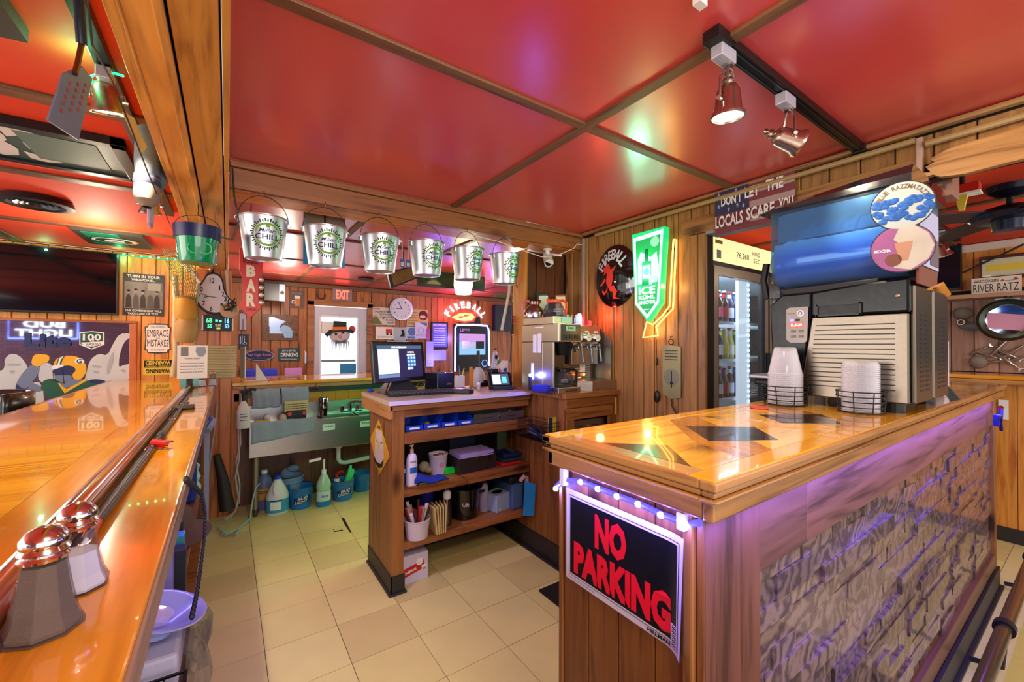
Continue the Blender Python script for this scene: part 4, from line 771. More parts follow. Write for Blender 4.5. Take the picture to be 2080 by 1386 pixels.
a = P('Y', YC, 1500, 512); b_ = P('Y', YC, 1543, 526); wtext('76,268', cx(1496), cx(1521), cz(517), cz(503), M_INK, YC-.002, co); wtext('HAND', cx(1528), cx(1543), cz(522, 1535), cz(513, 1535), M_INK, YC-.002, co); wtext('SEC', cx(1530), cx(1544), cz(536, 1535), cz(527, 1535), M_INK, YC-.002, co)
bx('tape_piece', mat('tape olive', '#8d8447', .6), cx(1453), cx(1467), YC-.003, YC, cz(495), cz(488), co); bx('tape_piece', M_GREY, cx(1456), cx(1464), YC-.003, YC, cz(525), cz(508), co)
bx('header_rail', M_CB, X0, X2, YC-.005, YC+.03, zd, zs1, co); bx('nameplate', M_STEEL, cx(1502), cx(1512), YC-.008, YC-.005, zd+.008, zd+.02, co)
for k, (a, b_) in enumerate(((X0+.025, X1-.012), (X1+.012, X1+.012+(X1-X0)-.04), (X1+(X1-X0)-.01, X2-.03))):
    d = G().box(a, a+.05, YC-.03, YC, .12, zd-.01).box(b_-.05, b_, YC-.03, YC, .12, zd-.01).box(a+.05, b_-.05, YC-.03, YC, zd-.065, zd-.01).box(a+.05, b_-.05, YC-.03, YC, .12, .18).build('door', M_CT, co, world=True)
    g = G(); g.box(a+.05, a+.058, YC-.028, YC+.0, .18, zd-.065).box(b_-.058, b_-.05, YC-.028, YC, .18, zd-.065).build('gasket', M_CB, d, world=True)
    G().box(a+.05, b_-.05, YC-.016, YC-.013, .18, zd-.065).build('door_glass', glass('cooler glass', '#f4faff', .02, .0), d, world=True)
    G().box(b_-.04, b_-.015, YC-.06, YC-.03, .9, 1.35).build('door_handle', M_CB, d, world=True, bevel=.006)
bx('mullion', M_CB, X1-.012, X1+.012, YC-.004, YC+.04, .1, zd, co)
M_COL = glow('cooler white light', '#dcefff', 1.7); lx0, lx1 = cx(1509), cx(1535)
bx('light_column', mat('light column housing', '#dfe9f2', .4, emit='#e6f4ff', es=.7), lx0, lx1-.03, YC+.03, YC+.05, .15, zd-.06, co)
for i in range(44): bx('led_dot', M_COL if i else M_COL, lx1-.06, lx1-.035, YC+.024, YC+.03, .35+i*.036, .35+i*.036+.018, co)
area('cooler_light', (X0+.36, YC+.10, zd-.04), (X0+.36, 1.9, .4), .6, .1, 6, (.85, .94, 1)); area('cooler_light', (X1+.4, YC+.10, zd-.04), (X1+.36, 1.9, .4), .6, .1, 3, (.85, .94, 1))
shz = [P('Y', 1.56, 1480, v).z for v in (655, 729, 806)]
M_SHW = mat('white wire shelf', '#dfe9ef', .4)
for z in shz+[shz[-1]-.26]:
    g = G().box(X0+.035, X2-.035, YC+.06, YC+.066, z-.02, z)
    for i in range(9): g.box(X0+.035, X2-.035, YC+.1+i*.06, YC+.105+i*.06, z-.008, z-.003)
    g.build('shelf', M_SHW, co, world=True)
# bottles
gls = {'brown': mat('brown bottle glass', '#3c2012', .08, coat=.5), 'clear': mat('pale yellow bottle glass', '#c4b65a', .08, coat=.5), 'navy': mat('navy bottle glass', '#25284e', .08, coat=.5), 'green': mat('green bottle glass', '#2f6a3a', .08, coat=.5)}
lab = {'pink': mat('pink label', '#d0607a', .5), 'white': mat('white label', '#e2e4ea', .5), 'red': mat('red label', '#b82a34', .5), 'yellow': mat('yellow label', '#d6c23c', .5), 'blue': mat('blue label', '#3a58b4', .5)}
protos = {}
def bottle(gc, lc, M, label, group):
    k = (gc, lc)
    if k in protos: return dup(protos[k], M, label)
    t = thing('bottle', label, 'bottle', M, group); protos[k] = t
    G().lathe([(0, 0), (.028, 0), (.030, .004), (.030, .115), (.026, .135), (.014, .165), (.012, .205), (.014, .208), (.014, .215), (0, .215)], None, 14).build('glass_body', gls[gc], t, smooth=True)
    G().lathe([(.0306, .03), (.0306, .10)], None, 14).build('label_band', lab[lc], t, smooth=True); G().lathe([(.0145, .17), (.0145, .195)], None, 12).build('neck_label', lab[lc], t, smooth=True); G().lathe([(.0152, .207), (.0152, .218), (0, .220)], None, 12).build('cap', lab['white' if lc != 'white' else 'red'], t, smooth=True)
    return t
rows = [('top', [('brown', 'pink'), ('brown', 'red'), ('navy', 'white'), ('navy', 'blue')]), ('second', [('navy', 'white'), ('clear', 'yellow'), ('clear', 'white'), ('green', 'yellow')]), ('third', [('brown', 'white'), ('brown', 'red'), ('brown', 'white'), ('navy', 'blue')])]
pos_w = ['leftmost', 'second from left', 'third from left', 'fourth from left']
for r, (rn, kinds) in enumerate(rows):
    for i, (gc, lc) in enumerate(kinds):
        xb = P('Y', 1.56, 1459+i*11.2, 620).x
        bottle(gc, lc, T(xb, 1.56, shz[r]), '%s bottle with %s label, %s in front, %s cooler shelf' % (gc, lc, pos_w[i], rn), 'bottles behind the left cooler door')
        bottle(gc, lc, T(xb+.02, 1.68, shz[r]), '%s bottle behind the %s one, %s cooler shelf' % (gc, pos_w[i], rn), 'bottles behind the left cooler door')
    for i in range(5):
        gc, lc = random.choice([('green', 'yellow'), ('brown', 'white'), ('navy', 'blue'), ('clear', 'white')])
        bottle(gc, lc, T(P('Y', 1.56, 1566+i*9, 620).x, 1.56, shz[r]), '%s bottle, %s from the middle frame behind the right cooler door, %s shelf' % (gc, ('first', 'second', 'third', 'fourth', 'fifth')[i], rn), 'bottles behind the right cooler door')
can = None
for i in range(5):
    M = T(P('Y', 1.56, 1460+i*9.5, 620).x, 1.56, shz[-1]-.26) ; L_ = 'silver can, %s in the row on the lowest visible cooler shelf' % ('leftmost', 'second', 'middle', 'fourth', 'rightmost')[i]
    if can is None:
        can = thing('drink_can', L_, 'can', M, 'cans on the bottom cooler shelf'); G().lathe([(0, 0), (.026, 0), (.033, .008), (.033, .108), (.027, .118), (0, .116)], None, 16).build('can_body', mat('can silver', '#ccd4dc', .3, .8), can, smooth=True)
        G().lathe([(.0333, .02), (.0333, .1)], None, 16).build('print_band', lab['white'], can, smooth=True)
    else: dup(can, M, L_)
# shelf junk above the cooler
a = P('Y', 1.9, 1518, 490); tag(G().lathe([(0, 0), (.05, 0), (.05, .16), (.035, .19), (0, .19)], T(a.x, 1.9, zs1), 18).build('canister', mat('pinkish canister', '#b98a84', .5), smooth=True), 'pinkish canister standing on top of the drinks cooler', 'canister')
g = G(); rr = random.Random(4); a = P('Y', 1.75, 1545, 485)
for i in range(26): g.tube([(a.x+rr.uniform(-.16, .14), 1.75+rr.uniform(-.04, .04), zs0-.02), (a.x+rr.uniform(-.12, .12), 1.75, zs0+.08), (a.x+rr.uniform(-.16, .16), 1.75+rr.uniform(-.05, .05), zs0+rr.uniform(.06, .2))], .004, 4)
tag(g.build('dried_branches', mat('dried brown twigs', '#8a6a3a', .8)), 'tangle of dried brown twigs on top of the drinks cooler', 'twigs', kind='stuff')
# ================================================================ slush machine
sm = thing('slush_machine', 'two bowl stainless slush machine full of blue slush on the serving counter', 'slush machine', T(2.04, .58, ZT))
SX0, SX1 = 1.788, 2.285
for xx in (1.84, 2.22):
    for yy in (.42, .70): G().lathe([(0, 0), (.028, 0), (.032, .034), (0, .034)], T(xx, yy, ZT), 16).build('foot', M_BLACK, sm, world=True)
FXZ = frame((SX0, 0, 0), (0, 1, 0), (0, 0, 1))   # local x = Y, y = Z, z = +X
def side(pts, a, b, m, n, bev=0): return G().prism(pts, a, b, FXZ).build(n, m, sm, world=True, bevel=bev)
wd_ = SX1-SX0
side([(.372, 1.215), (.655, 1.215), (.672, 1.258), (.637, 1.507), (.372, 1.507)], 0, wd_, M_STEEL, 'steel_body', .004)
side([(.66, 1.225), (.72, 1.24), (.775, 1.33), (.785, 1.56), (.74, 1.60), (.64, 1.60), (.64, 1.507), (.675, 1.258)], .004, wd_-.004, mat('gloss black shell', '#0a0d11', .2, spec=.25), 'black_front', .006)
side([(.368, 1.509), (.639, 1.509), (.639, 1.60), (.50, 1.615), (.368, 1.622)], -.004, wd_+.004, MATS['gloss black shell'], 'black_top', .008)
bx('carry_handle', M_BLACK, SX0-.006, SX0-.003, .495, .615, 1.513, 1.547, sm, .001); g = G()
for y0, y1, z0, z1 in ((.49, .62, 1.546, 1.552), (.49, .62, 1.508, 1.514), (.488, .495, 1.508, 1.552), (.615, .622, 1.508, 1.552)): g.box(SX0-.012, SX0-.003, y0, y1, z0, z1)
g.build('handle_rim', MATS['gloss black shell'], sm, world=True); G().ell((SX0-.006, .398, 1.565), .004, .007, .007, 10, 6).build('screw', M_CHROME, sm, world=True)
for i in range(14):
    z = 1.473-i*.0168; t_ = i/13; bx('grille_slot', M_BLACK, SX0-.0006, SX0+.001, .405, .625+.026*t_, z, z+.0038, sm)
pan = G().prism([(.712, 1.548), (.647, 1.548), (.652, 1.42), (.660, 1.412), (.708, 1.412), (.722, 1.425), (.722, 1.54)], 0, .0025, frame((SX0-.0, 0, 0), (0, 1, 0), (0, 0, 1)))
pan.v = [Vector((v.x-.0035, v.y, v.z)) for v in pan.v]; pan.build('control_panel', mat('panel grey', '#a19a96', .35), sm, world=True, bevel=.001)
def pnl(n, y0, y1, z0, z1, m, d=.002): return bx(n, m, SX0-.0036-d, SX0-.0036, y0, y1, z0, z1, sm)
pnl('display', .664, .709, 1.472, 1.489, mat('display red', '#a01010', .3, emit='#ff2418', es=1.4)); text_g(G(), 'SLS-20', 0, 0, .038, .011, 0, .03, lambda x, y, z: (SX0-.0062, .705-x, 1.475+y)).build('lettering', glow('display digits', '#ffd8b8', 3), sm, world=True)
pnl('button', .695, .709, 1.495, 1.503, mat('lit blue button', '#7f84ff', .3, emit='#6f74ff', es=1.5)); pnl('button', .675, .689, 1.495, 1.503, M_DARK)
for y_ in (.688, .662):
    for z_ in (1.452, 1.432): pnl('button', y_, y_+.016, z_, z_+.009, mat('grey button', '#6a6a70', .4))
G().lathe([(0, 0), (.012, 0), (.012, .002), (0, .002)], frame((SX0-.0036, .673, 1.524), (0, -1, 0), (0, 0, 1)), 20).build('round_badge', M_WHITE, sm, world=True); G().torus(.006, .0012, frame((SX0-.0058, .673, 1.524), (0, -1, 0), (0, 0, 1)), 16, 4).build('badge_mark', M_BLUE, sm, world=True)
pnl('name_strip', .692, .715, 1.522, 1.527, M_GREY, .001)
# back panel with vents facing the customer side
for k in range(2):
    xa = SX0+.02+k*.24
    bx('rear_panel', M_STEEL, xa, xa+.215, .36, .372, 1.215, 1.60, sm, .008)
    for r_ in range(17):
        for c_ in (.055, .125): bx('vent_slot', M_BLACK, xa+c_, xa+c_+.045, .3592, .3602, 1.50-r_*.0155, 1.506-r_*.0155, sm)
bx('drip_tray', mat('drip tray grey', '#9a9ca4', .3, .6), 1.83, 2.2, .775, .885, 1.265, 1.28, sm, .004); bx('drip_box', M_BLACK, 1.84, 2.19, .775, .87, 1.235, 1.264, sm, .01)
M_BOWL = glass('bowl plastic', '#b8defa', .05, .08, .5); M_LID = mat('black speckled lid', '#17161a', .15, coat=.8)
M_SL = bpy.data.materials.new('blue slush'); M_SL.use_nodes = True; b = M_SL.node_tree.nodes['Principled BSDF']; N, L = M_SL.node_tree.nodes.new, M_SL.node_tree.links.new
tc = N('ShaderNodeTexCoord'); sx = N('ShaderNodeSeparateXYZ'); L(tc.outputs['Object'], sx.inputs[0]); cr = N('ShaderNodeValToRGB'); e = cr.color_ramp.elements; e[0].color = lin('#1168c4'); e[1].color = lin('#8cc8f6'); e.new(.65).color = lin('#3a7cec'); mr = N('ShaderNodeMapRange'); mr.inputs['From Max'].default_value = .17; L(sx.outputs['Z'], mr.inputs['Value']); L(mr.outputs[0], cr.inputs[0]); L(cr.outputs[0], b.inputs['Base Color']); b.inputs['Roughness'].default_value = .12; b.inputs['Coat Weight'].default_value = .8
M_FROST = mat('frosty slush', '#8cc4ee', .35, bump=.5, bscale=120); M_COIL = mat('auger white', '#a9cfe8', .25, coat=.4)
def bowlprof(w, h, r, n=5):   # rounded section, local x across, y up
    pts = [(-w/2, h*.45)]
    for i in range(n+1): t = PI+(PI/2)*i/n; pts.append((-w/2+r+r*math.cos(t), r+r*math.sin(t)))
    for i in range(n+1): t = 1.5*PI+(PI/2)*i/n; pts.append((w/2-r+r*math.cos(t), r+r*math.sin(t)))
    pts += [(w/2, h*.45), (w/2*.94, h), (-w/2*.94, h)]; return pts
for k in range(2):
    xc = SX0+.125+k*.245
    FB = frame((xc, .385, 1.635), (-1, 0, 0), (0, 0, 1))   # local z = +Y
    bw = G(); n_ = len(bowlprof(.22, .31, .09)); A = bowlprof(.225, .30, .09); ys = [0, .30, .365, .405]; vs = []
    sc_y = [1, 1, .97, .86]; zo = [0, 0, 0, .01]
    for j, yy in enumerate(ys): vs += [(x*sc_y[j], y*(1 if j < 3 else .98)+zo[j], yy) for x, y in A]
    fs = [(j*n_+i, j*n_+(i+1) % n_, (j+1)*n_+(i+1) % n_, (j+1)*n_+i) for j in range(3) for i in range(n_)]; fs += [tuple(range(n_)), tuple(range(3*n_, 4*n_))]
    bw.add(vs, fs, FB); bw.build('bowl', M_BOWL, sm, world=True, smooth=True)
    sl = G(); A2 = [(x*.97, min(y, .165)*1.0+.004) for x, y in A]; vs = []
    for j, yy in enumerate((.004, .30, .36, .395)): vs += [(x*(1, 1, .97, .85)[j], y, yy) for x, y in A2]
    sl.add(vs, fs, FB); s_ = sl.build('slush', M_SL, sm, world=True, smooth=True)
    hz = G(); vs = []
    for j, yy in enumerate((.006, .30, .35, .38)): vs += [(x*(1, 1, .97, .85)[j], min(max(y, .175), .285), yy) for x, y in [(x*.95, y) for x, y in A]]
    hz.add(vs, fs, FB).build('icy_haze', glass('icy haze', '#8ccaf6', .25, .34, .8), sm, world=True, smooth=True)
    G().sheet(lambda a, b, xc=xc: (xc+(a-.5)*.20, .39+.37*b, 1.795+.012*math.sin(a*5+b*9)+.006*math.sin(b*31+a*17)+.02*(1-b)), 12, 24).build('slush_crest', M_FROST, sm, world=True, smooth=True, solid=.008)
    au = G().cyl((xc, .40, 1.815), (xc, .70, 1.815), .062, n=20)
    au.tube([(xc+.072*math.cos(t), .41+.0075*t, 1.815+.072*math.sin(t)) for t in [i*.35 for i in range(108)]], .006, 5); au.build('auger', M_COIL, sm, world=True, smooth=True)
    ld = G(); prof = [(-.118, 0), (.118, 0), (.118, .022), (.09, .05), (-.09, .05), (-.118, .022)]; vs = []
    for yy, hh in ((-.02, 1.15), (.10, 1.05), (.26, .75), (.40, .55), (.435, .25)): vs += [(x, y*hh, yy) for x, y in prof]
    m_ = len(prof); fs2 = [(j*m_+i, j*m_+(i+1) % m_, (j+1)*m_+(i+1) % m_, (j+1)*m_+i) for j in range(4) for i in range(m_)]+[tuple(range(m_)), tuple(range(4*m_, 5*m_))]
    ld.add(vs, fs2, frame((xc, .385, 1.933), (-1, 0, 0), (0, 0, 1))); ld.build('lid', M_LID, sm, world=True, smooth=True)
    ta = G().tube([(xc, .80, 1.64), (xc, .825, 1.66), (xc, .83, 1.72), (xc, .815, 1.78), (xc, .79, 1.80)], .012, 8).box(xc-.03, xc+.03, .785, .825, 1.60, 1.66).cyl((xc, .815, 1.55), (xc, .815, 1.62), .018); ta.build('tap', glass('clear tap plastic', '#eef4fa', .08, .3), sm, world=True, smooth=True)
    G().tube([(xc-.02, .84, 1.60), (xc-.02, .852, 1.68), (xc-.02, .84, 1.75)], .014, 8).build('tap_lever', M_BLACK, sm, world=True, smooth=True)
side([(.46, 1.60), (.74, 1.60), (.76, 1.625), (.45, 1.632)], .02, wd_-.02, M_DARK, 'bowl_seat', .004)
# flavour discs hung on the machine, turned to the bar
def disc_sign(u, v, lab_, name, x=1.77):
    c = P('X', x, u, v); n = (CAM-c).normalized(); n = Vector((n.x, n.y, n.z*.2)).normalized(); r = Vector((0, 0, 1)).cross(n).normalized(); M = frame(c, r, (0, 0, 1))
    t = thing('flavour_sign', lab_, 'sign', M, 'round flavour signs'); G().lathe([(0, 0), (.077, 0), (.077, .004), (0, .004)], None, 40).build('rim', M_BLACK, t); return t
d1 = disc_sign(1832, 418, 'round blue raspberry flavour sign on the slush machine', 'a'); D = lambda r, z, m, t, n, M=None: G().lathe([(0, z), (r, z), (r, z+.0004), (0, z+.0004)], M, 36).build(n, m, t)
D(.074, .0042, mat('pale sign paper', '#a4adab', .5), d1, 'face'); g = G(); arc_text(g, 'BLUE RAZZMATAZZ', 0, 0, .060, 160, 20, .014, .0095, .0054, .02); g.build('lettering', mat('brown lettering', '#6a5236', .5), d1)
rr = random.Random(5); M_BB = mat('raspberry blue', '#1f5cae', .5, bump=.8, bscale=500); M_BH = mat('raspberry hollow', '#1c4a8c', .7)
for i in range(70):
    x, y = rr.uniform(-.066, .066), rr.uniform(-.05, .02)
    if x*x+y*y > .0043: continue
    G().ell((x, y, .0048), .0105, .009, .003, 10, 6).build('raspberry', M_BB, d1, smooth=True)
    if i % 3 == 0: G().lathe([(0, .0078), (.0035, .0082), (.0035, .0078)], T(x, y+.002, 0), 8).build('hollow', M_BH, d1)
d2 = disc_sign(1832, 505, 'round purple mocha flavour sign below the raspberry one', 'b'); D(.074, .0042, mat('mocha purple', '#8a4a80', .4, var=.35, bscale=80), d2, 'face')
G().prism([(-.005, .07), (.03, .068), (.06, .04), (.073, .0), (.06, -.04), (.02, -.07), (-.02, -.06), (-.005, -.03), (.01, 0), (-.02, .03)], .0046, .0052).build('cream_swirl', mat('cream', '#b0a79c', .5, var=.3, bscale=90), d2)
G().prism([(-.018, .018), (.025, .02), (.014, -.04), (-.006, -.04)], .0053, .006).build('cup_print', mat('cocoa', '#a87a62', .5), d2); G().lathe([(0, 0), (.02, 0), (.02, .0006), (0, .0006)], T(-.02, -.035, .0054), 16).build('cocoa_print', mat('dark cocoa', '#6a3a2a', .5), d2)
text_g(G(), 'MOCHA', -.066, -.008, -.026, .002, .0055, .03).build('lettering', M_WHITE, d2)
# cup baskets
def basket(u, v, lab_, gr, turns=5, R=.076, H_=.066):
    c = base(u, v, ZT+.002); t = thing('wire_basket', lab_, 'basket', T(c.x, c.y, ZT+.002), gr)
    g = G()
    for i in range(turns): g.torus(R*(1-.02*(turns-i)), .0017, T(0, 0, .004+H_*i/(turns-1)), 28, 5)
    g.build('hoops', M_WIRE, t, smooth=True); g = G()
    for a in range(8): ca, sa = math.cos(a*PI/4), math.sin(a*PI/4); g.tube([(R*.9*ca, R*.9*sa, .003), (R*ca, R*sa, H_+.004)], .0018, 5)
    for a in (-1, 0, 1): g.tube([(-R*.85, a*.03, .003), (R*.85, a*.03, .003)], .0015, 5)
    g.build('frame', M_WIRE, t); return c
c1 = basket(1595, 822, 'black wire basket holding the tall stack of clear cups, left of the other', 'wire baskets on the serving counter'); c2 = basket(1748, 838, 'black wire basket holding the shallow portion cups, in front of the slush machine grille', 'wire baskets on the serving counter', R=.067)
def stack2(c, n, r0, r1, h, step, word, name, low, mid, topl):
    pr_ = None
    for i in range(n):
        M = T(c.x, c.y, ZT+.006+i*step); L_ = low if i == 0 else topl if i == n-1 else mid
        if pr_ is None:
            pr_ = thing(name, L_, word, M, name.replace('_', ' ')+'s stacked on the counter')
            G().lathe([(r0+.0025, 0), (r0+.0025, .004), (r0, .005), (r1, h-.004), (r1-.004, h), (0, h)], None, 26).build('shell', M_CUP, pr_, smooth=True)
        else: dup(pr_, M, L_)
stack2(c1, 17, .054, .036, .100, .0068, 'cup', 'plastic_cup', 'clear plastic cup at the very bottom of the tall stack in the left wire basket', 'clear upside down plastic cup inside the tall stack in the left wire basket', 'clear plastic cup on top of the tall stack in the left wire basket')
stack2(c2, 26, .048, .046, .014, .0060, 'cup', 'portion_cup', 'shallow clear portion cup at the very bottom of the stack in the right wire basket', 'shallow clear portion cup inside the stack in the right wire basket', 'shallow clear portion cup on top of the stack in the right wire basket')
p = base(1536, 829, ZT); tag(G().lathe([(0, 0), (.03, 0), (.03, .003), (0, .003)], T(p.x, p.y-.01, ZT+.002), 20).build('coaster', mat('red coaster', '#c8403a', .5)), 'small flat red coaster behind the left wire basket', 'coaster')
# things behind the slush machine at the counter end
p = base(1950, 808, ZT)
dp = thing('cup_dispenser', 'tall white plastic holder at the end of the serving counter', 'holder', T(2.62, .45, ZT)); x = 2.62
G().prism([(-.035, -.03), (.035, -.03), (.035, .03), (-.035, .03)], 0, .245).build('sleeve', mat('frosted white', '#c9cad8', .4), dp, bevel=.004); G().box(-.05, -.036, -.03, .0, .0, .30).build('back_plate', MATS['frosted white'], dp, bevel=.003)
tj = thing('tip_jar', 'teal blue jug with a red pom pom hat beside the slush machine', 'jug', T(2.72, .56, ZT))
G().lathe([(0, 0), (.035, 0), (.035, .06), (.065, .1), (.07, .27), (.06, .30), (0, .30)], None, 24).build('body', mat('teal vinyl', '#0f5f7c', .4), tj, smooth=True); G().lathe([(.068, .27), (.066, .30), (.045, .325), (0, .33)], None, 20).build('clear_dome', glass('dome clear', '#cfe8f0', .1, .3), tj, smooth=True)
g = G(); rr = random.Random(2)
for i in range(7): g.ell((rr.uniform(-.045, .03), rr.uniform(-.03, .03), .33+rr.uniform(-.02, .03)), .03, .03, .028, 10, 6)
g.build('red_pompom', mat('red fleece', '#c4141e', .9, bump=.6), tj, smooth=True)
sf = thing('small_flag', 'small stars and stripes flag sticking up behind the slush machine', 'flag', T(2.70, .57, ZT+.33)); G().tube([(0, 0, 0), (-.03, 0, .16)], .002, 5).build('stick', W_EDGE, sf)
for i in range(5): G().box(-.03, -.022+.0, -.001+.0, .001, .0+.02*i, .02*i+.02).build('stripe', M_RED if i % 2 else M_WHITE, sf)
G().box(-.045, -.03, -.001, .001, .06, .13).build('canton', lab['blue'], sf)
cd_ = thing('paper_holder', 'clear folded menu card lying by the slush machine', 'card holder', T(2.38, .40, ZT)); G().add([(0, -.03, 0), (.13, -.035, .0), (.13, -.03, .004), (0, -.025, .004), (-.01, .03, .11), (.10, .03, .11)], [(0, 1, 5, 4), (0, 1, 2, 3), (3, 2, 5, 4)]).build('sleeve', glass('holder clear', '#b8d0d4', .1, .45), cd_); G().lathe([(0, 0), (1, 0), (1, .002), (0, .002)], T(.06, -.0, .03) @ RX(55) @ S(.04, .012, 1), 16).build('print', M_WHITE, cd_)
# papers hanging on the machine's far side
a = P('Y', .346, 1868, 415); b_ = P('Y', .346, 1906, 560); ph = thing('notice_sheet', 'long white handwritten notice hanging behind the flavour signs', 'notice', T(a.x, .346, 1.5))
G().box(a.x, b_.x, .345, .347, 1.66, a.z).build('sheet', mat('bluish paper', '#b9bddc', .7), ph, world=True); G().box(a.x+.12, b_.x-.01, .343, .3445, 1.67, 1.76).build('photo', mat('portrait photo', '#6a5a6a', .6, var=.4), ph, world=True)
tag(G().box(1.80, 2.04, .350, .356, 1.60, 1.69).build('brown_board', mat('rust board', '#7a3f2a', .6)), 'rust brown board under the mocha flavour sign', 'board')
tag(G().add([(1.95, .35, 1.60), (2.1, .345, 1.63), (2.25, .35, 1.60), (2.27, .38, 1.57), (2.1, .37, 1.60), (1.95, .38, 1.585)], [(0, 1, 4, 5), (1, 2, 3, 4)]).build('bow', mat('orange ribbon', '#c8802a', .4), solid=.004, smooth=True), 'orange ribbon bow on the back edge of the slush machine', 'bow')
# ================================================================ coffee counter
ZC1 = 1.10
cm = thing('coffee_maker', 'boxy stainless coffee maker with two glass pots parked on top', 'coffee maker', T(1.78, 2.13, ZC1))
bx0, bx1, by0, by1 = 1.685, 1.872, 1.945, 2.33
M_BST = mat('coffee maker steel', '#c8bcaa', .3, 1, bump=.04, bscale=200)
bx('base', M_BST, bx0, bx1, by0, by1, ZC1, 1.135, cm, .003); bx('rear_column', M_BST, bx0, bx1, 2.10, by1, 1.135, 1.42, cm, .002); bx('side_wing', M_BST, bx0, bx0+.012, by0+.05, 2.1, 1.135, 1.42, cm, .001)
bx('hood', M_BST, bx0-.002, bx1, by0, by1, 1.42, 1.535, cm, .004); bx('top_plate', M_BST, bx0+.01, bx1-.02, by0+.06, by1, 1.536, 1.585, cm, .003)
bx('front_panel', mat('teal black fascia', '#1c3230', .3), bx0+.02, bx1-.004, by0-.004, by0, 1.428, 1.53, cm); bx('brand_plate', mat('mint plate', '#9cc4b0', .4), bx0+.055, bx1-.05, by0-.006, by0-.004, 1.49, 1.52, cm, .0)
text_g(G(), 'BUNN', 0, 0, .045, .012, 0, .03, lambda x, y, z: (bx0+.072+x, by0-.0065, 1.502+y)).build('lettering', M_INK, cm, world=True)
for i in range(3): bx('rocker_switch', M_BLACK, bx0+.04+i*.045, bx0+.072+i*.045, by0-.009, by0-.004, 1.444, 1.468, cm, .002)
bx('drip_slot', M_BLACK, bx0+.06, bx1-.03, by0-.002, by0+.001, 1.109, 1.122, cm); bx('slot_frame', M_CHROME, bx0+.066, bx1-.036, by0-.003, by0, 1.113, 1.118, cm)
bx('inner_wall', M_STEEL, bx0+.02, bx1-.01, 2.094, 2.1, 1.14, 1.42, cm); bx('warning_label', M_DARK, bx0+.03, bx0+.09, 2.09, 2.094, 1.27, 1.31, cm)
G().lathe([(0, 0), (.045, 0), (.05, .01), (.062, .07), (.066, .08), (0, .08)], T(1.79, 2.02, 1.335), 24).build('brew_funnel', M_BLACK, cm, world=True, smooth=True); G().tube([(1.79, 1.96, 1.39), (1.79, 1.92, 1.395), (1.785, 1.905, 1.36)], .008, 8).build('funnel_handle', M_BLACK, cm, world=True, smooth=True)
G().tube([(1.85, 1.95, 1.42), (1.855, 1.93, 1.41), (1.86, 1.925, 1.36)], .007, 8).build('hot_water_tap', M_STEEL, cm, world=True, smooth=True)
bx('mint_sticker', mat('mint sticker', '#a9dcc6', .5), bx0+.075, bx1-.022, by0+.056, by0+.0595, 1.545, 1.58, cm)
for y0, y1, z0, z1 in ((2.16, 2.20, 1.35, 1.47), (2.11, 2.15, 1.35, 1.475), (2.19, 2.22, 1.17, 1.28)): bx('paper_note', M_PAPER, bx0-.004, bx0-.0025, y0, y1, z0, z1, cm)
bx('white_strip', M_WHITE, bx0-.004, bx0-.0025, 2.09, 2.18, 1.512, 1.52, cm); bx('seam', M_DARK, bx0-.0022, bx0, by0, by1, 1.419, 1.421, cm)
M_POT = glass('pot glass', '#e8eef2', .02, .14)
def pot(M, label, col, kind):
    t = thing('coffee_pot', label, 'coffee pot', M, 'coffee pots')
    if kind == 'steel': G().lathe([(0, 0), (.07, 0), (.072, .03), (.066, .05), (.045, .075), (.03, .09), (.034, .11), (0, .11)], None, 24).build('body', mat('pot steel', '#a89a90', .2, 1), t, smooth=True)
    else:
        G().lathe([(0, 0), (.05, 0), (.066, .02), (.070, .045), (.058, .075), (.038, .095), (.040, .11)], None, 26).build('body', M_POT, t, smooth=True); G().lathe([(.041, .092), (.044, .094), (.044, .112), (.02, .118), (0, .118)], None, 22).build('collar', col, t, smooth=True)
        g = G(); [g.box(-.03+.004*(i % 2), .012+.004*(i % 3), -.0, .001, .03+i*.006, .032+i*.006) for i in range(4)]; g.v = [Vector((v.x, -math.sqrt(max(0, .0705**2-v.x**2))-.0004, v.z)) for v in g.v]; g.build('level_marks', M_WHITE, t)
    G().tube([(.035, 0, .108), (.065, 0, .112), (.088, 0, .095), (.086, 0, .05), (.08, 0, .02)], .009, 8).build('handle', col, t, smooth=True)
    G().tube([(-.03, 0, .10), (-.045, 0, .115), (-.05, 0, .12)], .012, 8, taper=[1.2, 1, .6]).build('spout', M_STEEL if kind == 'steel' else col, t, smooth=True); return t
pot(T(1.72, 2.24, 1.586) @ RZ(170), 'steel coffee pot with a pink handle on top of the coffee maker', mat('pink bakelite', '#c06a6a', .4), 'steel'); pot(T(1.78, 2.10, 1.586) @ RZ(-20), 'clear glass coffee pot with an orange collar on top of the coffee maker', mat('orange plastic', '#f0501c', .4), 'glass'); pot(T(1.79, 2.02, 1.136) @ RZ(-30), 'clear glass coffee pot with a dark handle on the lower warmer', M_BLACK, 'glass')
def flat_bottle(M, label, body, labm, w, d, h, extra=None):
    t = thing('liquor_bottle', label, 'bottle', M, 'inverted bottles behind the tap tower')
    G().box(-w/2, w/2, -d/2, d/2, 0, h).build('glass_body', body, t, bevel=.012, smooth=True); G().cyl((0, 0, -.05), (0, 0, .002), .014, .018).build('neck', body, t, smooth=True); G().box(-w*.38, w*.38, -d/2-.0015, -d/2-.0005, h*.3, h*.88).build('label', labm, t); return t
b1 = flat_bottle(T(1.875, 2.33, 1.60) @ RZ(-40), 'square dark green upside down bottle behind the glass coffee pot', mat('dark green glass', '#0c3c34', .06, coat=.8), mat('pale label', '#c8d4b4', .5), .085, .085, .17); G().box(-.03, .03, -.0455, -.0445, .03, .05).build('red_band', M_RED, b1)
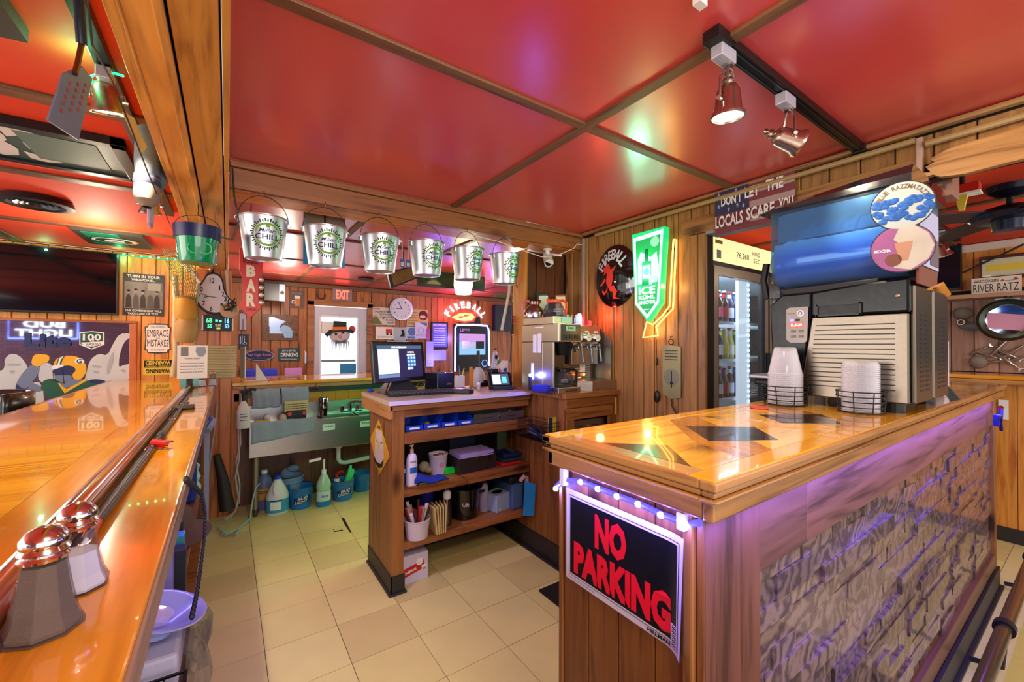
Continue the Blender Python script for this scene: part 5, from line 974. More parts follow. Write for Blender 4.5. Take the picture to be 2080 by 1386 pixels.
b2 = flat_bottle(T(1.985, 2.28, 1.60) @ RZ(-30), 'clear upside down bottle of amber liquor with a red dragon label', mat('amber liquor', '#7a3a1e', .08, coat=.6), mat('cream label', '#d8c49a', .5), .09, .06, .17); G().prism([(-.008, .08), (.0, .11), (.01, .1), (.006, .085), (.012, .07), (-.004, .066), (-.012, .072)], .0318, .0324, frame((0, 0, 0), (1, 0, 0), (0, 0, 1))).build('dragon_print', M_RED, b2)
# tap tower
tt = thing('shot_dispenser', 'stainless three tap shot dispenser with round gauges and a beacon on top', 'dispenser', T(2.05, 2.1, ZC1))
M_TT = mat('tower steel', '#bcb0a4', .33, 1)
G().prism([(1.895, 2.0), (1.97, 1.935), (2.19, 1.935), (2.19, 2.2), (1.895, 2.2)], ZC1, 1.165).build('drip_base', M_TT, tt, world=True, bevel=.002)
bx('back_plate', M_TT, 1.90, 2.15, 2.14, 2.18, 1.165, 1.27, tt); g = G()
for i in range(6): g.cyl((1.90, 2.11, 1.175+i*.016), (2.14, 2.11, 1.175+i*.016), .003, n=6)
g.build('cooling_rods', M_CHROME, tt, world=True, smooth=True)
bx('tower_face', M_TT, 1.90, 2.145, 2.06, 2.18, 1.27, 1.45, tt, .002)
fr_ = frame((1.895, 2.045, 1.435), (1, 0, 0), (0, 0, 1)); g = G(); pts = [(0, 0), (.26, 0), (.26, .06)]
for k in (2, 1, 0): pts += [(.087*k+.043+.043*math.cos(t), .075+.03*math.sin(t)) for t in [i*PI/6 for i in range(7)]]
g.prism(pts+[(0, .06)], -.13, 0, fr_); g.build('gauge_hood', M_TT, tt, world=True, bevel=.002)
for k in range(3):
    xg = 1.94+k*.085; A = align((xg, 2.047, 1.452), (xg, 1.9, 1.452)); r_ = G().lathe([(0, 0), (.03, 0), (.031, .02), (.026, .024), (.025, .018), (0, .018)], A, 24).build('gauge', M_CHROME, tt, world=True, smooth=True)
    G().lathe([(0, .0185), (.0245, .0185), (0, .019)], A, 20).build('dial_face', M_WHITE, r_, world=True); G().box(xg-.001, xg+.012, 2.026, 2.027, 1.450, 1.453).build('needle', M_RED, r_, world=True)
    bx('name_strip', M_WHITE, xg-.018, xg+.018, 2.043, 2.045, 1.488, 1.498, tt)
    tp = G().cyl((xg+.01, 2.06, 1.40), (xg+.01, 2.03, 1.40), .012).ell((xg+.01, 2.02, 1.395), .012, .012, .018).cyl((xg+.01, 2.018, 1.39), (xg+.008, 2.0, 1.29), .007, .009).tube([(xg-.0, 2.03, 1.40), (xg-.02, 2.02, 1.385), (xg-.018, 2.015, 1.365)], .006).build('tap', mat('tap grey', '#7d8896', .3, .8), tt, world=True, smooth=True)
bx('warning_card', M_PAPER, 2.01, 2.06, 2.095, 2.098, 1.215, 1.265, tt); G().add([(2.025, 2.0945, 1.258), (2.045, 2.0945, 1.258), (2.035, 2.0945, 1.242)], [(0, 1, 2)]).build('triangle_mark', lab['yellow'], tt, world=True)
for xg, m_ in ((2.02, glow('red lamp', '#ff2a18', 5)), (2.045, glow('amber lamp', '#ffc23a', 5))): G().ell((xg, 2.092, 1.198), .009, .006, .009).build('indicator_lamp', m_, tt, world=True)
G().prism([(0, 0), (.17, 0), (.17, .27), (.06, .36), (0, .36)], 0, .004, frame((2.185, 2.14, 1.166), (0, -1, 0), (0, 0, 1))).build('side_panel', mat('galvanised panel', '#a8b4b8', .3, .9, var=.2), tt, world=True)
M_BCR = mat('beacon red', '#e01828', .2, emit='#ff2030', es=.8); M_BCW = mat('beacon clear', '#cfd2f0', .15, emit='#d0d4ff', es=.5)
prof = [(0, 0), (.038, 0), (.038, .06), (.03, .085), (.015, .098), (0, .10)]; A = T(2.03, 2.12, 1.525)
G().lathe(prof, A, 12, PI/2-.3, 1.5*PI-.3).build('beacon_clear_half', M_BCW, tt, world=True, smooth=True); G().lathe(prof, A, 12, -PI/2-.3, PI/2-.3).build('beacon_red_half', M_BCR, tt, world=True, smooth=True)
g = G(); g.torus(.040, .002, A @ T(0, 0, .035), 20, 4); g.torus(.040, .002, A @ T(0, 0, .002), 20, 4)
for k in range(4): g.tube([Vector((2.03, 2.12, 1.525))+Vector((r*1.05*math.cos(k*PI/2), r*1.05*math.sin(k*PI/2), z)) for r, z in prof[1:-1]], .002, 5)
g.build('beacon_cage', M_CHROME, tt, world=True); point('beacon_light', (2.13, 2.02, 1.6), .9, (1, .1, .06), .03)
bx('pink_flask', mat('pink flask', '#e06a80', .2), 2.10, 2.13, 2.10, 2.13, 1.52, 1.575, tt, .008); G().lathe([(0, 0), (.045, 0), (.045, .09), (0, .09)], T(1.945, 2.16, 1.52), 20).build('steel_can', M_STEEL, tt, world=True, smooth=True)
# cash drawer under coffee counter + one in the register cabinet
def drawer(M, label, w, h, d):
    t = thing('cash_drawer', label, 'cash drawer', M, 'steel fronted cash drawers'); G().box(-w/2+.01, w/2-.01, .004, d, 0, h).build('case', mat('black green case', '#0c1614', .4), t); G().box(-w/2, w/2, 0, .004, .002, h-.004).build('front', mat('drawer steel', '#8f8a88', .35, .9), t)
    for s_ in (-1, 1): G().box(s_*w*.24-w*.1, s_*w*.24+w*.1, -.0006, 0, h*.45, h*.5).build('media_slot', M_BLACK, t)
    G().lathe([(0, 0), (.008, 0), (.008, .004), (0, .005)], align((0, 0, h*.47), (0, -1, h*.47)), 14).build('lock', M_CHROME, t)
drawer(T(1.965, 1.97, .831), 'steel fronted cash drawer under the tap tower counter', .30, .085, .36); a = P('Y', 2.31, 963, 861); b_ = P('Y', 2.31, 1064, 832)
drawer(T((a.x+b_.x)/2, 2.315, .896), 'wide steel cash drawer on the top shelf under the register', b_.x-a.x, b_.z-.896, .36)
# ================================================================ register worktop
def flatpt(u, v): return base(u, v, ZW)
mn = [P('Y', 2.62, u, v) for u, v in ((758, 694), (855, 696), (870, 772), (767, 776))]
mo = thing('pos_monitor', 'black touchscreen register monitor showing a blue keypad', 'monitor', T(.93, 2.66, ZW))
c = sum(mn, Vector())/4; r = (mn[1]-mn[0]+mn[2]-mn[3])/2; u_ = (mn[0]-mn[3]+mn[1]-mn[2])/2; w_, h_ = .375, .285
rr_ = Vector((r.x, .13, 0)).normalized(); uu = Vector((0, .12, 1)).normalized(); F_ = frame(c, rr_, uu)
w_ = 112*mpp(c)*1.2; h_ = 80*mpp(c)*1.02
def mbox(n, x0, x1, y0, y1, z0, z1, m, bev=0): return G().box(x0, x1, y0, y1, z0, z1, F_).build(n, m, mo, world=True, bevel=bev)
mbox('casing', -w_/2, w_/2, -h_/2, h_/2, -.03, 0, mat('monitor black', '#16181c', .25), .006); sx, sy = w_*.43, h_*.40
mbox('screen', -sx, sx, -sy, sy, .0002, .001, glow('screen navy', '#241c46', .9)); mbox('title_bar', -sx, sx, sy*.80, sy, .0012, .0016, glow('screen grey', '#50607c', .8)); mbox('ticket_area', -sx*.97, -sx*.08, -sy*.72, sy*.78, .0012, .0016, glow('screen white', '#dfeaff', 1.0)); mbox('ticket_footer', -sx*.97, -sx*.08, -sy*.95, -sy*.75, .0012, .0016, glow('screen steel', '#6f86b0', .8))
text_g(G(), 'RIVER RATZ SALOON', -sx*.38, sy*.84, sx*.28, sy*.95, .002, .03, lambda x, y, z: F_ @ Vector((x, y, z))).build('lettering', glow('screen text', '#ffffff', 1.4), mo, world=True); text_g(G(), 'ENTER PIN', sx*.32, sy*.52, sx*.62, sy*.62, .002, .02, lambda x, y, z: F_ @ Vector((x, y, z))).build('lettering', MATS['screen text'], mo, world=True); mbox('pin_field', sx*.28, sx*.68, sy*.36, sy*.46, .0012, .0016, MATS['screen white'])
M_KEY = glow('key blue', '#5f9ee8', 1.1)
for rw_ in range(4):
    for cc_ in range(3):
        if rw_ == 3 and cc_ == 2: continue
        x = sx*(.30+.135*cc_); y = sy*(.30-.22*rw_); mbox('key', x, x+sx*.115, y-sy*.18, y, .0012, .0018, M_KEY if not (rw_ == 3 and cc_ == 0) else MATS['screen white']); text_g(G(), ['789', '456', '123', 'C0 '][rw_][cc_], x+sx*.035, y-sy*.14, x+sx*.075, y-sy*.04, .0022, .02, lambda a, b, z: F_ @ Vector((a, b, z))).build('lettering', MATS['screen text'] if not (rw_ == 3 and cc_ == 0) else M_INK, mo, world=True)
mbox('label_strip', -w_*.22, w_*.2, h_/2-.002, h_/2+.004, -.012, -.006, M_PAPER)
g = G(); xm = c.x; g.add([(xm-.11, 2.56, ZW), (xm+.13, 2.60, ZW), (xm+.10, 2.78, ZW), (xm-.12, 2.76, ZW), (xm-.03, 2.66, ZW+.11), (xm+.05, 2.67, ZW+.11), (xm+.05, 2.72, ZW+.11), (xm-.03, 2.71, ZW+.11)], [(0, 1, 2, 3), (4, 5, 6, 7), (0, 1, 5, 4), (1, 2, 6, 5), (2, 3, 7, 6), (3, 0, 4, 7)]); g.build('foot', mat('foot grey', '#3c4448', .3, .5), mo, world=True, bevel=.004); G().tube([(xm-.125, 2.55, ZW+.005), (xm-.06, 2.63, ZW+.11)], .005, 6).tube([(xm-.125, 2.55, ZW+.005), (xm+.02, 2.50, ZW+.005)], .005, 6).build('stand_edge', M_STEEL, mo, world=True)
k0, k1, k2 = flatpt(790, 808), flatpt(962, 798), flatpt(940, 788)
kb = thing('keyboard', 'black computer keyboard in front of the register monitor', 'keyboard', frame((k0.x+.005, k0.y+.01, ZW), (k1-k0), (0, 0, 1)) @ RX(-90)); kw, kd = (k1-k0).length, .115
G().prism([(0, .002), (0, .012), (kd, .022), (kd, .002)], 0, kw, Matrix(((0, 0, 1, 0), (1, 0, 0, 0), (0, 1, 0, 0), (0, 0, 0, 1)))).build('case', M_BLACK, kb, bevel=.002)
kg = G()
for i in range(20):
    for j in range(5): y = .012+j*.02; z = .0125+y*.085; kg.box(.01+i*(kw-.02)/20, .01+(i+.86)*(kw-.02)/20, y, y+.017, z, z+.006)
tag(kg.build('keys', mat('key black', '#4a4c4a', .5), kb), kind='stuff')
def boxthing(name, label, cat_, u, v, w, d, h, m, rz=0, z=ZW, group=None, bev=.004):
    p = base(u, v, z); t = thing(name, label, cat_, T(p.x, min(p.y+d/2, 2.82-d/2-.01), z) @ RZ(rz), group); G().box(-w/2, w/2, -d/2, d/2, 0, h).build('body', m, t, bevel=bev); return t
pr = boxthing('receipt_printer', 'black receipt printer right of the monitor', 'printer', 902, 796, .145, .14, .125, mat('printer navy black', '#14161e', .25), 14); G().box(-.074, -.071, -.072, -.068, .005, .12).build('seam', M_GREY, pr); text_g(G(), 'EPSON', .01, .045, .045, .055, 0, .02, lambda x, y, z: (x, -.0705, y)).build('lettering', M_GREY, pr); G().box(-.05, .05, -.02, .03, .125, .127).build('paper_slot', M_DARK, pr); G().ell((.0, -.06, .126), .003, .003, .003).build('status_led', glow('blue led', '#7fc0ff', 8), pr)
tag(G().tube([flatpt(u, v)+Vector((0, 0, dz)) for u, v, dz in ((846, 790, .01), (852, 783, .03), (860, 790, .008), (866, 780, .035), (858, 784, .015), (872, 790, .006), (880, 784, .03), (868, 793, .005), (884, 795, .004))], .0025, 6).build('cables', M_BLACK, smooth=True), 'tangle of black cables beside the receipt printer', 'cable')
cr_ = boxthing('card_reader', 'black card reader with a purple lit screen next to the keyboard', 'card reader', 950, 801, .07, .12, .028, M_BLACK, 35); G().box(-.025, .025, .0, .045, .029, .030).build('screen', glow('purple screen', '#a878e0', 1.2), cr_); tag(G().box(-.028, .028, -.05, -.008, .029, .031).build('keypad', M_DARK, cr_))
ch = boxthing('pen_cup', 'white lettered cup full of pens', 'cup', 930, 786, .07, .06, .085, M_WHITE, 8); rr = random.Random(8)
for i, cl in enumerate(('#d8b060', '#c02030', '#2040a0', '#2a8060', '#e0d0b0', '#f0e070')): G().cyl((-.02+i*.008, .0, .05), (-.06+i*.02+rr.uniform(-.01, .01), rr.uniform(-.02, .02), .15+rr.uniform(-.02, .02)), .004).build('pen', mat('pen'+cl, cl, .4), ch)
wb_ = thing('white_jug', 'white plastic jug with an orange side and a black pump on the worktop', 'jug', T(flatpt(963, 781).x-.05, 2.75, ZW)); G().lathe([(0, 0), (.05, 0), (.052, .09), (.035, .13), (.018, .145), (0, .145)], S(1, .7, 1), 20).build('body', mat('milky jug', '#cfcfc8', .4), wb_, smooth=True); G().cyl((0, 0, .145), (0, 0, .27), .012).build('pump', M_BLACK, wb_, smooth=True); G().box(-.075, -.045, -.01, .01, 0, .15).build('orange_sleeve', mat('amber orange', '#d88a20', .5), wb_, bevel=.008)
vl = thing('glass_vial', 'small clear vial with a white cap beside the tablet', 'vial', T(*flatpt(972, 792))); G().lathe([(0, 0), (.013, 0), (.013, .035), (0, .035)], None, 14).build('body', mat('vial beige', '#c8bca0', .3), vl, smooth=True); G().cyl((0, 0, .036), (0, 0, .05), .014).build('cap', M_WHITE, vl)
st_ = boxthing('stapler', 'black stapler lying near the tablet', 'stapler', 985, 785, .13, .04, .03, M_BLACK, 10); G().box(-.06, .055, -.015, .015, .032, .045).build('upper_arm', M_DARK, st_, bevel=.005)
st2 = boxthing('paper_tray', 'dark tray with loose slips behind the tablet', 'tray', 1008, 779, .12, .08, .025, M_DARK, 0); G().box(-.05, .05, -.03, .03, .026, .031).build('slips', M_PAPER, st2)
tb = thing('payment_tablet', 'small black payment terminal with a tilted bright screen', 'tablet', T(1.60, 2.46, ZW) @ RZ(-18)); G().box(-.075, .075, -.05, .06, 0, .02).build('base', M_BLACK, tb, bevel=.006)
F2 = frame((0, -.01, .018), (1, 0, 0), (0, .75, 1)) @ T(0, .065, 0); G().box(-.082, .082, -.062, .062, -.05, 0, F2).build('casing', mat('tablet black', '#15141a', .3), tb, bevel=.006); G().box(-.062, .062, -.045, .045, .0003, .0012, F2).build('screen', glow('tablet grey', '#4a5a6c', .9), tb); G().box(-.058, .0, -.042, .038, .0014, .0018, F2).build('ticket_area', MATS['screen white'], tb); G().box(.012, .045, -.032, .022, .0014, .0018, F2).build('keypad', glow('tablet cyan', '#5fc4e8', 1.1), tb)
for xx in (-.06, 0, .05): G().box(xx, xx+.006, .055, .062, .02, .15).build('rear_fin', M_BLACK, tb)
bn = boxthing('blue_cloth', 'dark blue cloth draped on the counter corner by the coffee maker', 'cloth', 1112, 800, .07, .12, .05, mat('royal blue cloth', '#2430b8', .9), 20, z=ZC1, bev=.02); tag(G().ell((1.66, 2.2, 1.20), .012, .012, .012).build('blue_lamp', glow('blue lamp', '#3f50ff', 14)), 'small bright blue lamp left of the coffee maker', 'lamp'); bx('lamp_stem', M_DARK, 1.652, 1.668, 2.195, 2.21, ZC1, 1.19)
tag(bpy.data.objects['lamp_stem'], 'thin dark stem under the small blue lamp', 'stem'); point('blue_lamp_light', (1.645, 2.17, 1.2), .8, (.12, .15, 1), .012)
a = flatpt(752, 797); tag(G().ell((a.x, a.y-.01, ZW+.012), .025, .015, .012).build('computer_mouse', M_BLUE, smooth=True), 'small blue mouse at the left edge of the register worktop', 'mouse')
# shelf behind tablet with phone
lg = tag(bx('ledge', W_CABX, 1.62, 1.80, 2.62, 2.72, 1.175, 1.19), 'short wooden ledge behind the tablet, left of the coffee maker', 'shelf'); bx('ledge_post', W_DARKZ, 1.78, 1.80, 2.62, 2.72, .9, 1.174, lg)
cp = thing('cordless_phone', 'silver cordless phone standing in its cradle on the ledge', 'phone', T(1.655, 2.66, 1.191)); G().box(-.02, .02, -.012, .012, .01, .155, RY(14) @ RX(-8)).build('handset', mat('phone silver', '#b8bcc8', .35), cp, bevel=.005); G().box(-.01, .014, -.014, -.012, .105, .135, RY(14) @ RX(-8)).build('phone_screen', M_DARK, cp); G().box(-.035, .035, -.02, .03, 0, .03).build('cradle', M_DARK, cp, bevel=.006)
for i in range(9): G().box(-.011+.009*(i % 3), -.005+.009*(i % 3), -.0145, -.012, .045+.015*(i//3), .053+.015*(i//3), RY(14) @ RX(-8)).build('phone_key', M_WHITE, cp)
am = thing('adding_machine', 'white adding machine tilted on the ledge behind the phone', 'calculator', T(1.735, 2.67, 1.191)); G().prism([(-.035, 0), (.035, 0), (.035, .09), (-.035, .03)], -.04, .045, RX(90)).build('body', M_PAPER, am, bevel=.004)
tag(G().ell((1.74, 2.635, 1.21), .02, .018, .018).build('blue_bauble', M_BLUE, smooth=True), 'round blue bauble on the ledge by the coffee maker', 'bauble'); tag(G().ell((1.70, 2.635, 1.206), .015, .014, .015).build('pink_figurine', M_PINK, smooth=True), 'small pink figurine on the ledge by the phone', 'figurine')
a, b_ = P('Y', 2.6, 1037, 642), P('Y', 2.6, 1058, 656); rs = Sign('red_sign', 'small tilted red sign above the ledge left of the coffee maker', 'sign', 'Y', 2.6, (1039, 641), (1057, 656), mat('red card', '#c81c28', .5), .004, tilt=6); rs.lines(.15, .15, .85, .85, 4, M_PAPER)
Sign('photo_card', 'black and white photo card below the small red sign', 'photo', 'Y', 2.61, (1036, 657), (1056, 682), mat('photo grey', '#4a4c50', .5, var=.6, bscale=160), .004).rect('white_edge', 0, 0, 1, .1, M_WHITE)
tag(G().tube([P('Y', 2.52, u, v) for u, v in ((1036, 560), (1034, 595), (1028, 625), (1022, 655), (1019, 672))], .011, 10).build('thick_rope', mat('cream rope', '#c9bda4', .9, bump=.8, bscale=200), smooth=True), 'thick cream rope hanging left of the orange post end', 'rope')
tag(G().tube([P('Y', 2.56, u, v) for u, v in ((1040, 560), (1041, 620), (1038, 700), (1036, 735))], .004, 6).tube([P('Y', 2.56, u, v) for u, v in ((1044, 566), (1056, 600), (1064, 640))], .003, 6).build('loose_wires', M_BLACK), 'dark cords hanging beside the thick rope', 'cord')
# ================================================================ shelf contents
Z1, Z2, Z3 = .8965, .581, .271
bp = None
for i in range(4):
    M = T(.905+i*.113, 2.42, Z1); L_ = ('empty blue parts bin at the left end of the top shelf', 'blue parts bin with something yellow in it', 'blue parts bin third from the left, with a white tag', 'blue parts bin at the right end, next to the cash drawer')[i]
    if bp is None:
        bp = thing('parts_bin', L_, 'bin', M, 'blue parts bins'); g = G(); w = .052
        g.prism([(-.10, 0), (.10, 0), (.10, .075), (-.04, .075), (-.10, .03)], -w, -w+.003, RZ(90) @ RX(90)).prism([(-.10, 0), (.10, 0), (.10, .075), (-.04, .075), (-.10, .03)], w-.003, w, RZ(90) @ RX(90)); g.box(-w, w, -.10, .10, 0, .003).box(-w, w, .097, .10, 0, .075).box(-w, w, -.10, -.097, 0, .03); g.build('bin_shell', M_BLUE, bp)
        G().box(-.04, .04, -.103, -.1005, .006, .024).build('label_holder', M_BLUE, bp, bevel=.001); G().box(-.032, .03, -.1045, -.1035, .009, .021).build('paper_tag', M_PAPER, bp)
    else: dup(bp, M, L_)
tag(G().ell((1.018, 2.40, Z1+.018), .018, .015, .014, 10, 6).build('yellow_lump', mat('mustard lump', '#9a8a30', .6, bump=.8), smooth=True), 'mustard coloured lump in the second blue bin', 'object')
def onshelf(u, v, z): p = base(u, v, z); return p
p = onshelf(838, 988, Z2); lo = thing('lotion_bottle', 'white pump lotion bottle with a blue label on the middle shelf', 'bottle', T(p.x+.002, p.y+.02, Z2)); s_ = 1.1
G().lathe([(0, 0), (.028, 0), (.03, .006), (.029, .14), (.022, .162), (.012, .168), (0, .168)], S(s_, s_*.7, s_), 22).build('body', mat('lotion white', '#ded4e8', .35), lo, smooth=True); G().cyl((0, 0, .184), (0, 0, .212), .011).cyl((0, 0, .21), (0, 0, .228), .005).box(-.016, .01, -.007, .007, .226, .236).build('pump', mat('beige pump', '#c9a88a', .4), lo, bevel=.002)
def onlot(x, y, z): return (x, -math.sqrt(max(0, (.033)**2-x*x))*.72-.0012-z, y)
G().add([onlot(x, y, 0) for y in (.075, .108) for x in (-.018, -.009, 0, .009, .018, .024)], [(i, i+1, i+7, i+6) for i in range(5)]).build('blue_label', mat('lotion blue', '#1a62b0', .4), lo); text_g(G(), 'GOLD BOND', -.017, .135, .019, .146, .0003, .03, onlot).build('lettering', M_INK, lo)
bl = thing('spray_can', 'blue and white can half hidden behind the cabinet post', 'can', T(.862, 2.40, Z2)); G().lathe([(0, 0), (.022, 0), (.022, .09), (.012, .11), (0, .11)], None, 16).build('body', M_BLUE, bl, smooth=True); G().lathe([(.0225, .06), (.0225, .085)], None, 16).build('band', M_WHITE, bl)
cu = thing('candy_cup', 'white paper tub with red print and red sweets inside', 'tub', T(1.115, 2.45, Z2)); G().lathe([(0, .002), (.045, .002), (.045, 0), (.047, 0), (.06, .12), (.063, .123), (.063, .127), (.058, .127), (.046, .006), (0, .006)], None, 26).build('tub_wall', mat('tub white', '#dcd4e6', .5), cu, smooth=True)
for k, m_ in ((0, M_RED), (1, M_WHITE), (2, M_RED)): G().box(-.03+.02*k, -.005+.02*k, -.02, .01, .095, .12, RZ(20*k)).build('sweet_packet', m_, cu)
G().prism([(-.012, 0), (.012, 0), (.014, .02), (0, .034), (-.014, .02)], -.0, .001, frame((0, -.0545, .05), (1, 0, 0), (0, 0, 1))).build('red_print', M_PINK, cu)
cb_ = thing('cloth_bag', 'royal blue cloth pouch lying on the middle shelf', 'pouch', T(1.0, 2.34, Z2)); G().sheet(lambda a, b: ((a-.5)*.20, (b-.5)*.09-.03*a, .012+.05*(1-a)*(1-(2*b-1)**2)+.008*math.sin(a*9)), 12, 6).build('cloth', mat('pouch blue', '#17309a', .85), cb_, solid=.006, smooth=True)
tag(G().box(.93, 1.04, 2.305, 2.36, Z2, Z2+.008).build('green_pad', mat('green notepad', '#5f8a58', .6)), 'green notepad under the blue pouch', 'notepad')
tag(G().ell((1.03, 2.47, Z2+.05), .035, .03, .035).ell((1.05, 2.44, Z2+.035), .025, .02, .02).build('crumpled_towel', mat('grey beige cloth', '#a09a80', .9, bump=.8), smooth=True), 'crumpled beige rag behind the blue pouch', 'rag')
p = onshelf(912, 964, Z2); tm_ = thing('tape_measure', 'bright green tape measure on the middle shelf', 'tape measure', T(p.x+.01, p.y+.02, Z2)); G().prism([(-.035, 0), (.035, 0), (.035, .025), (.02, .045), (-.02, .045), (-.035, .03)], -.02, .02, RX(90)).build('case', mat('lime plastic', '#16e23a', .35), tm_, bevel=.006); G().box(-.018, .014, -.018, .018, .0455, .047).build('lock_button', M_DARK, tm_)
bxx = thing('tin_box', 'dark tin box with a stack of papers on top', 'box', T(1.345, 2.43, Z2) @ RZ(3)); G().box(-.145, .145, -.08, .08, 0, .095).build('box_body', mat('dark brown tin', '#2b211c', .5), bxx, bevel=.003); G().cyl((0, -.081, .07), (0, -.087, .07), .008).build('latch', M_CHROME, bxx); G().cyl((.09, -.081, .07), (.09, -.085, .07), .012).build('keyhole', M_BLACK, bxx)
for i in range(5): G().box(-.13, .12, -.09, .07, .0965+i*.006, .1005+i*.006, RZ(random.uniform(-5, 5))).build('paper_sheet', mat('lilac paper', '#b9a8dc', .7), bxx)
tag(G().box(1.27, 1.47, 2.60, 2.62, Z2, Z2+.2).build('blue_folder', mat('slate folder', '#2c3552', .6)), 'slate blue folder standing behind the tin box', 'folder')
pc = thing('zip_pouch', 'flat green and red zip pouch at the right end of the middle shelf', 'pouch', T(1.62, 2.40, Z2)); G().box(-.09, .07, -.07, .08, 0, .02).build('red_pouch', M_RED, pc, bevel=.008); G().box(-.08, .08, -.06, .09, .021, .04).build('green_pouch', mat('dark green cloth', '#0c3a2c', .7), pc, bevel=.01); G().box(-.06, .09, -.04, .12, .041, .07).build('navy_pouch', mat('navy cloth', '#101c48', .7), pc, bevel=.012)
tag(G().tube([P('Y', 2.27, u, v) for u, v in ((932, 965), (945, 972), (950, 980), (954, 990))], .002, 5).build('cable', M_BLACK), 'thin black cable hanging over the middle shelf edge', 'cable')
# bottom shelf
p = onshelf(850, 1098, Z3); pl_ = thing('marker_pail', 'white pail stuffed with red and brown markers', 'pail', T(p.x+.01, p.y+.05, Z3)); G().lathe([(0, .003), (.058, .003), (.058, 0), (.062, 0), (.075, .105), (.078, .107), (.078, .112), (.073, .112), (.06, .006), (0, .006)], None, 28).build('pail_wall', mat('pail lilac', '#cfc2cc', .45), pl_, smooth=True); rr = random.Random(9)
for i in range(16):
    a = i*2*PI/16; x, y = .04*math.cos(a), .04*math.sin(a); G().cyl((x*.4, y*.4, .03), (x*1.7, y*1.2, .15+rr.uniform(0, .06)), .009, .010).build('marker', mat(*[('marker red', '#b01c24', .4), ('marker tan', '#a88a74', .5), ('marker white', '#d8ccd0', .5), ('marker brown', '#4a2420', .5)][i % 4]), pl_, smooth=True)
p = onshelf(900, 1085, Z3); ev = None
for i in range(5):
    M = T(p.x-.035+i*.017, p.y+.06, Z3) @ RY(-6+2*i) @ RZ(-4*i); L_ = 'yellow envelope, %s of five standing beside the marker pail' % ('leftmost', 'second', 'middle', 'fourth', 'rightmost')[i]
    if ev is None: ev = tag(G().box(-.004, .004, -.055, .055, 0, .16).build('envelope', mat('buff paper', '#c8b070', .7), M=M), L_, 'envelope', 'buff envelopes')
    else: o = ev.copy(); link(o, None, M); o['label'] = L_
p = onshelf(909, 1070, Z3); th = thing('steel_flask', 'slim steel drinking flask behind the envelopes', 'flask', T(p.x+.01, p.y+.03, Z3)); G().lathe([(0, 0), (.03, 0), (.031, .11), (.02, .15), (.017, .16), (0, .16)], None, 20).build('body', M_STEEL, th, smooth=True); G().lathe([(.018, .16), (.024, .165), (.026, .2), (.014, .215), (0, .215)], None, 18).build('cap', M_WHITE, th, smooth=True)
bl2 = tag(G().lathe([(0, 0), (.05, 0), (.05, .2), (0, .2)], T(1.10, 2.6, Z3), 20).build('blue_canister', mat('violet blue canister', '#3038a8', .4), smooth=True), 'violet blue canister at the back of the bottom shelf', 'canister')
p = onshelf(950, 1058, Z3); nb_ = thing('ice_bucket', 'black glossy ice bucket with white script on the bottom shelf', 'bucket', T(p.x+.02, p.y+.09, Z3)); G().lathe([(0, .004), (.085, .004), (.088, 0), (.092, .004), (.105, .19), (.125, .197), (.125, .203), (.10, .201), (.086, .01), (0, .01)], None, 32).build('pail_wall', mat('bucket black', '#0c0a0e', .12, coat=.5), nb_, smooth=True); G().box(.045, .085, -.118, -.105, .165, .18, RZ(8)).build('tab', M_STEEL, nb_); G().tube([(.115*math.cos(t), .115*math.sin(t), .205+.0*t) for t in [i*PI/8 for i in range(9)]], .002).build('handle', M_STEEL, nb_)
text_g(G(), 'Ole', -.055, .09, -.015, .125, 0, .01, lambda x, y, z: (x, -math.sqrt(.0985**2-x*x)-.001, y)).build('lettering', M_WHITE, nb_)
p = onshelf(990, 1042, Z3); sp2 = thing('spray_can', 'white printed spray can behind the tissue box', 'can', T(p.x+.0, p.y+.05, Z3)); G().lathe([(0, 0), (.03, 0), (.031, .17), (.02, .19), (0, .19)], None, 20).build('body', mat('can lilac', '#a8a0c8', .4, var=.3, bscale=150), sp2, smooth=True); G().cyl((0, 0, .19), (0, 0, .215), .018).build('cap', M_DARK, sp2)
p = onshelf(1015, 1042, Z3); ti = thing('tissue_box', 'pale blue tissue box with an oval opening on the bottom shelf', 'tissue box', T(p.x+.02, p.y+.07, Z3) @ RZ(14)); G().box(-.06, .07, -.06, .06, 0, .115).build('carton', mat('pale blue carton', '#9fb8d4', .5), ti, bevel=.003); G().lathe([(0, 0), (1, 0), (1, .001), (0, .001)], T(.005, 0, .1155) @ S(.045, .03, 1), 24).build('opening', M_BLACK, ti); G().lathe([(0, 0), (.01, 0), (0, .001)], frame((-.03, -.0605, .02), (1, 0, 0), (0, 0, 1)), 14).build('print_dot', M_WHITE, ti)
bb_ = thing('storage_tote', 'slate blue storage box at the right end of the bottom shelf', 'box', T(1.665, 2.47, Z3)); G().box(-.05, .045, -.13, .13, 0, .17).build('body', mat('slate blue box', '#4a6a94', .4), bb_, bevel=.008); G().box(-.065, .0, -.12, .10, .171, .22, RY(0)).build('black_case', M_DARK, bb_, bevel=.015)
bf = tag(G().prism([(0, 0), (.075, .0), (.085, .21), (.01, .23)], 0, .01, frame((1.655, 2.272, Z3-.02), (.8, -.5, 0), (0, 0, 1))).build('blue_folder', mat('azure folder', '#1484c0', .5)), 'azure blue folder leaning out at the right end of the bottom shelf', 'folder')
wh = tag(G().tube([(1.66, 2.31, Z3+.2), (1.68, 2.29, Z3+.235), (1.70, 2.29, Z3+.22), (1.705, 2.29, Z3+.17)], .014, 8).build('white_loop', mat('tan white plastic', '#c8a898', .4), smooth=True), 'curved pale plastic handle above the slate blue box', 'handle')
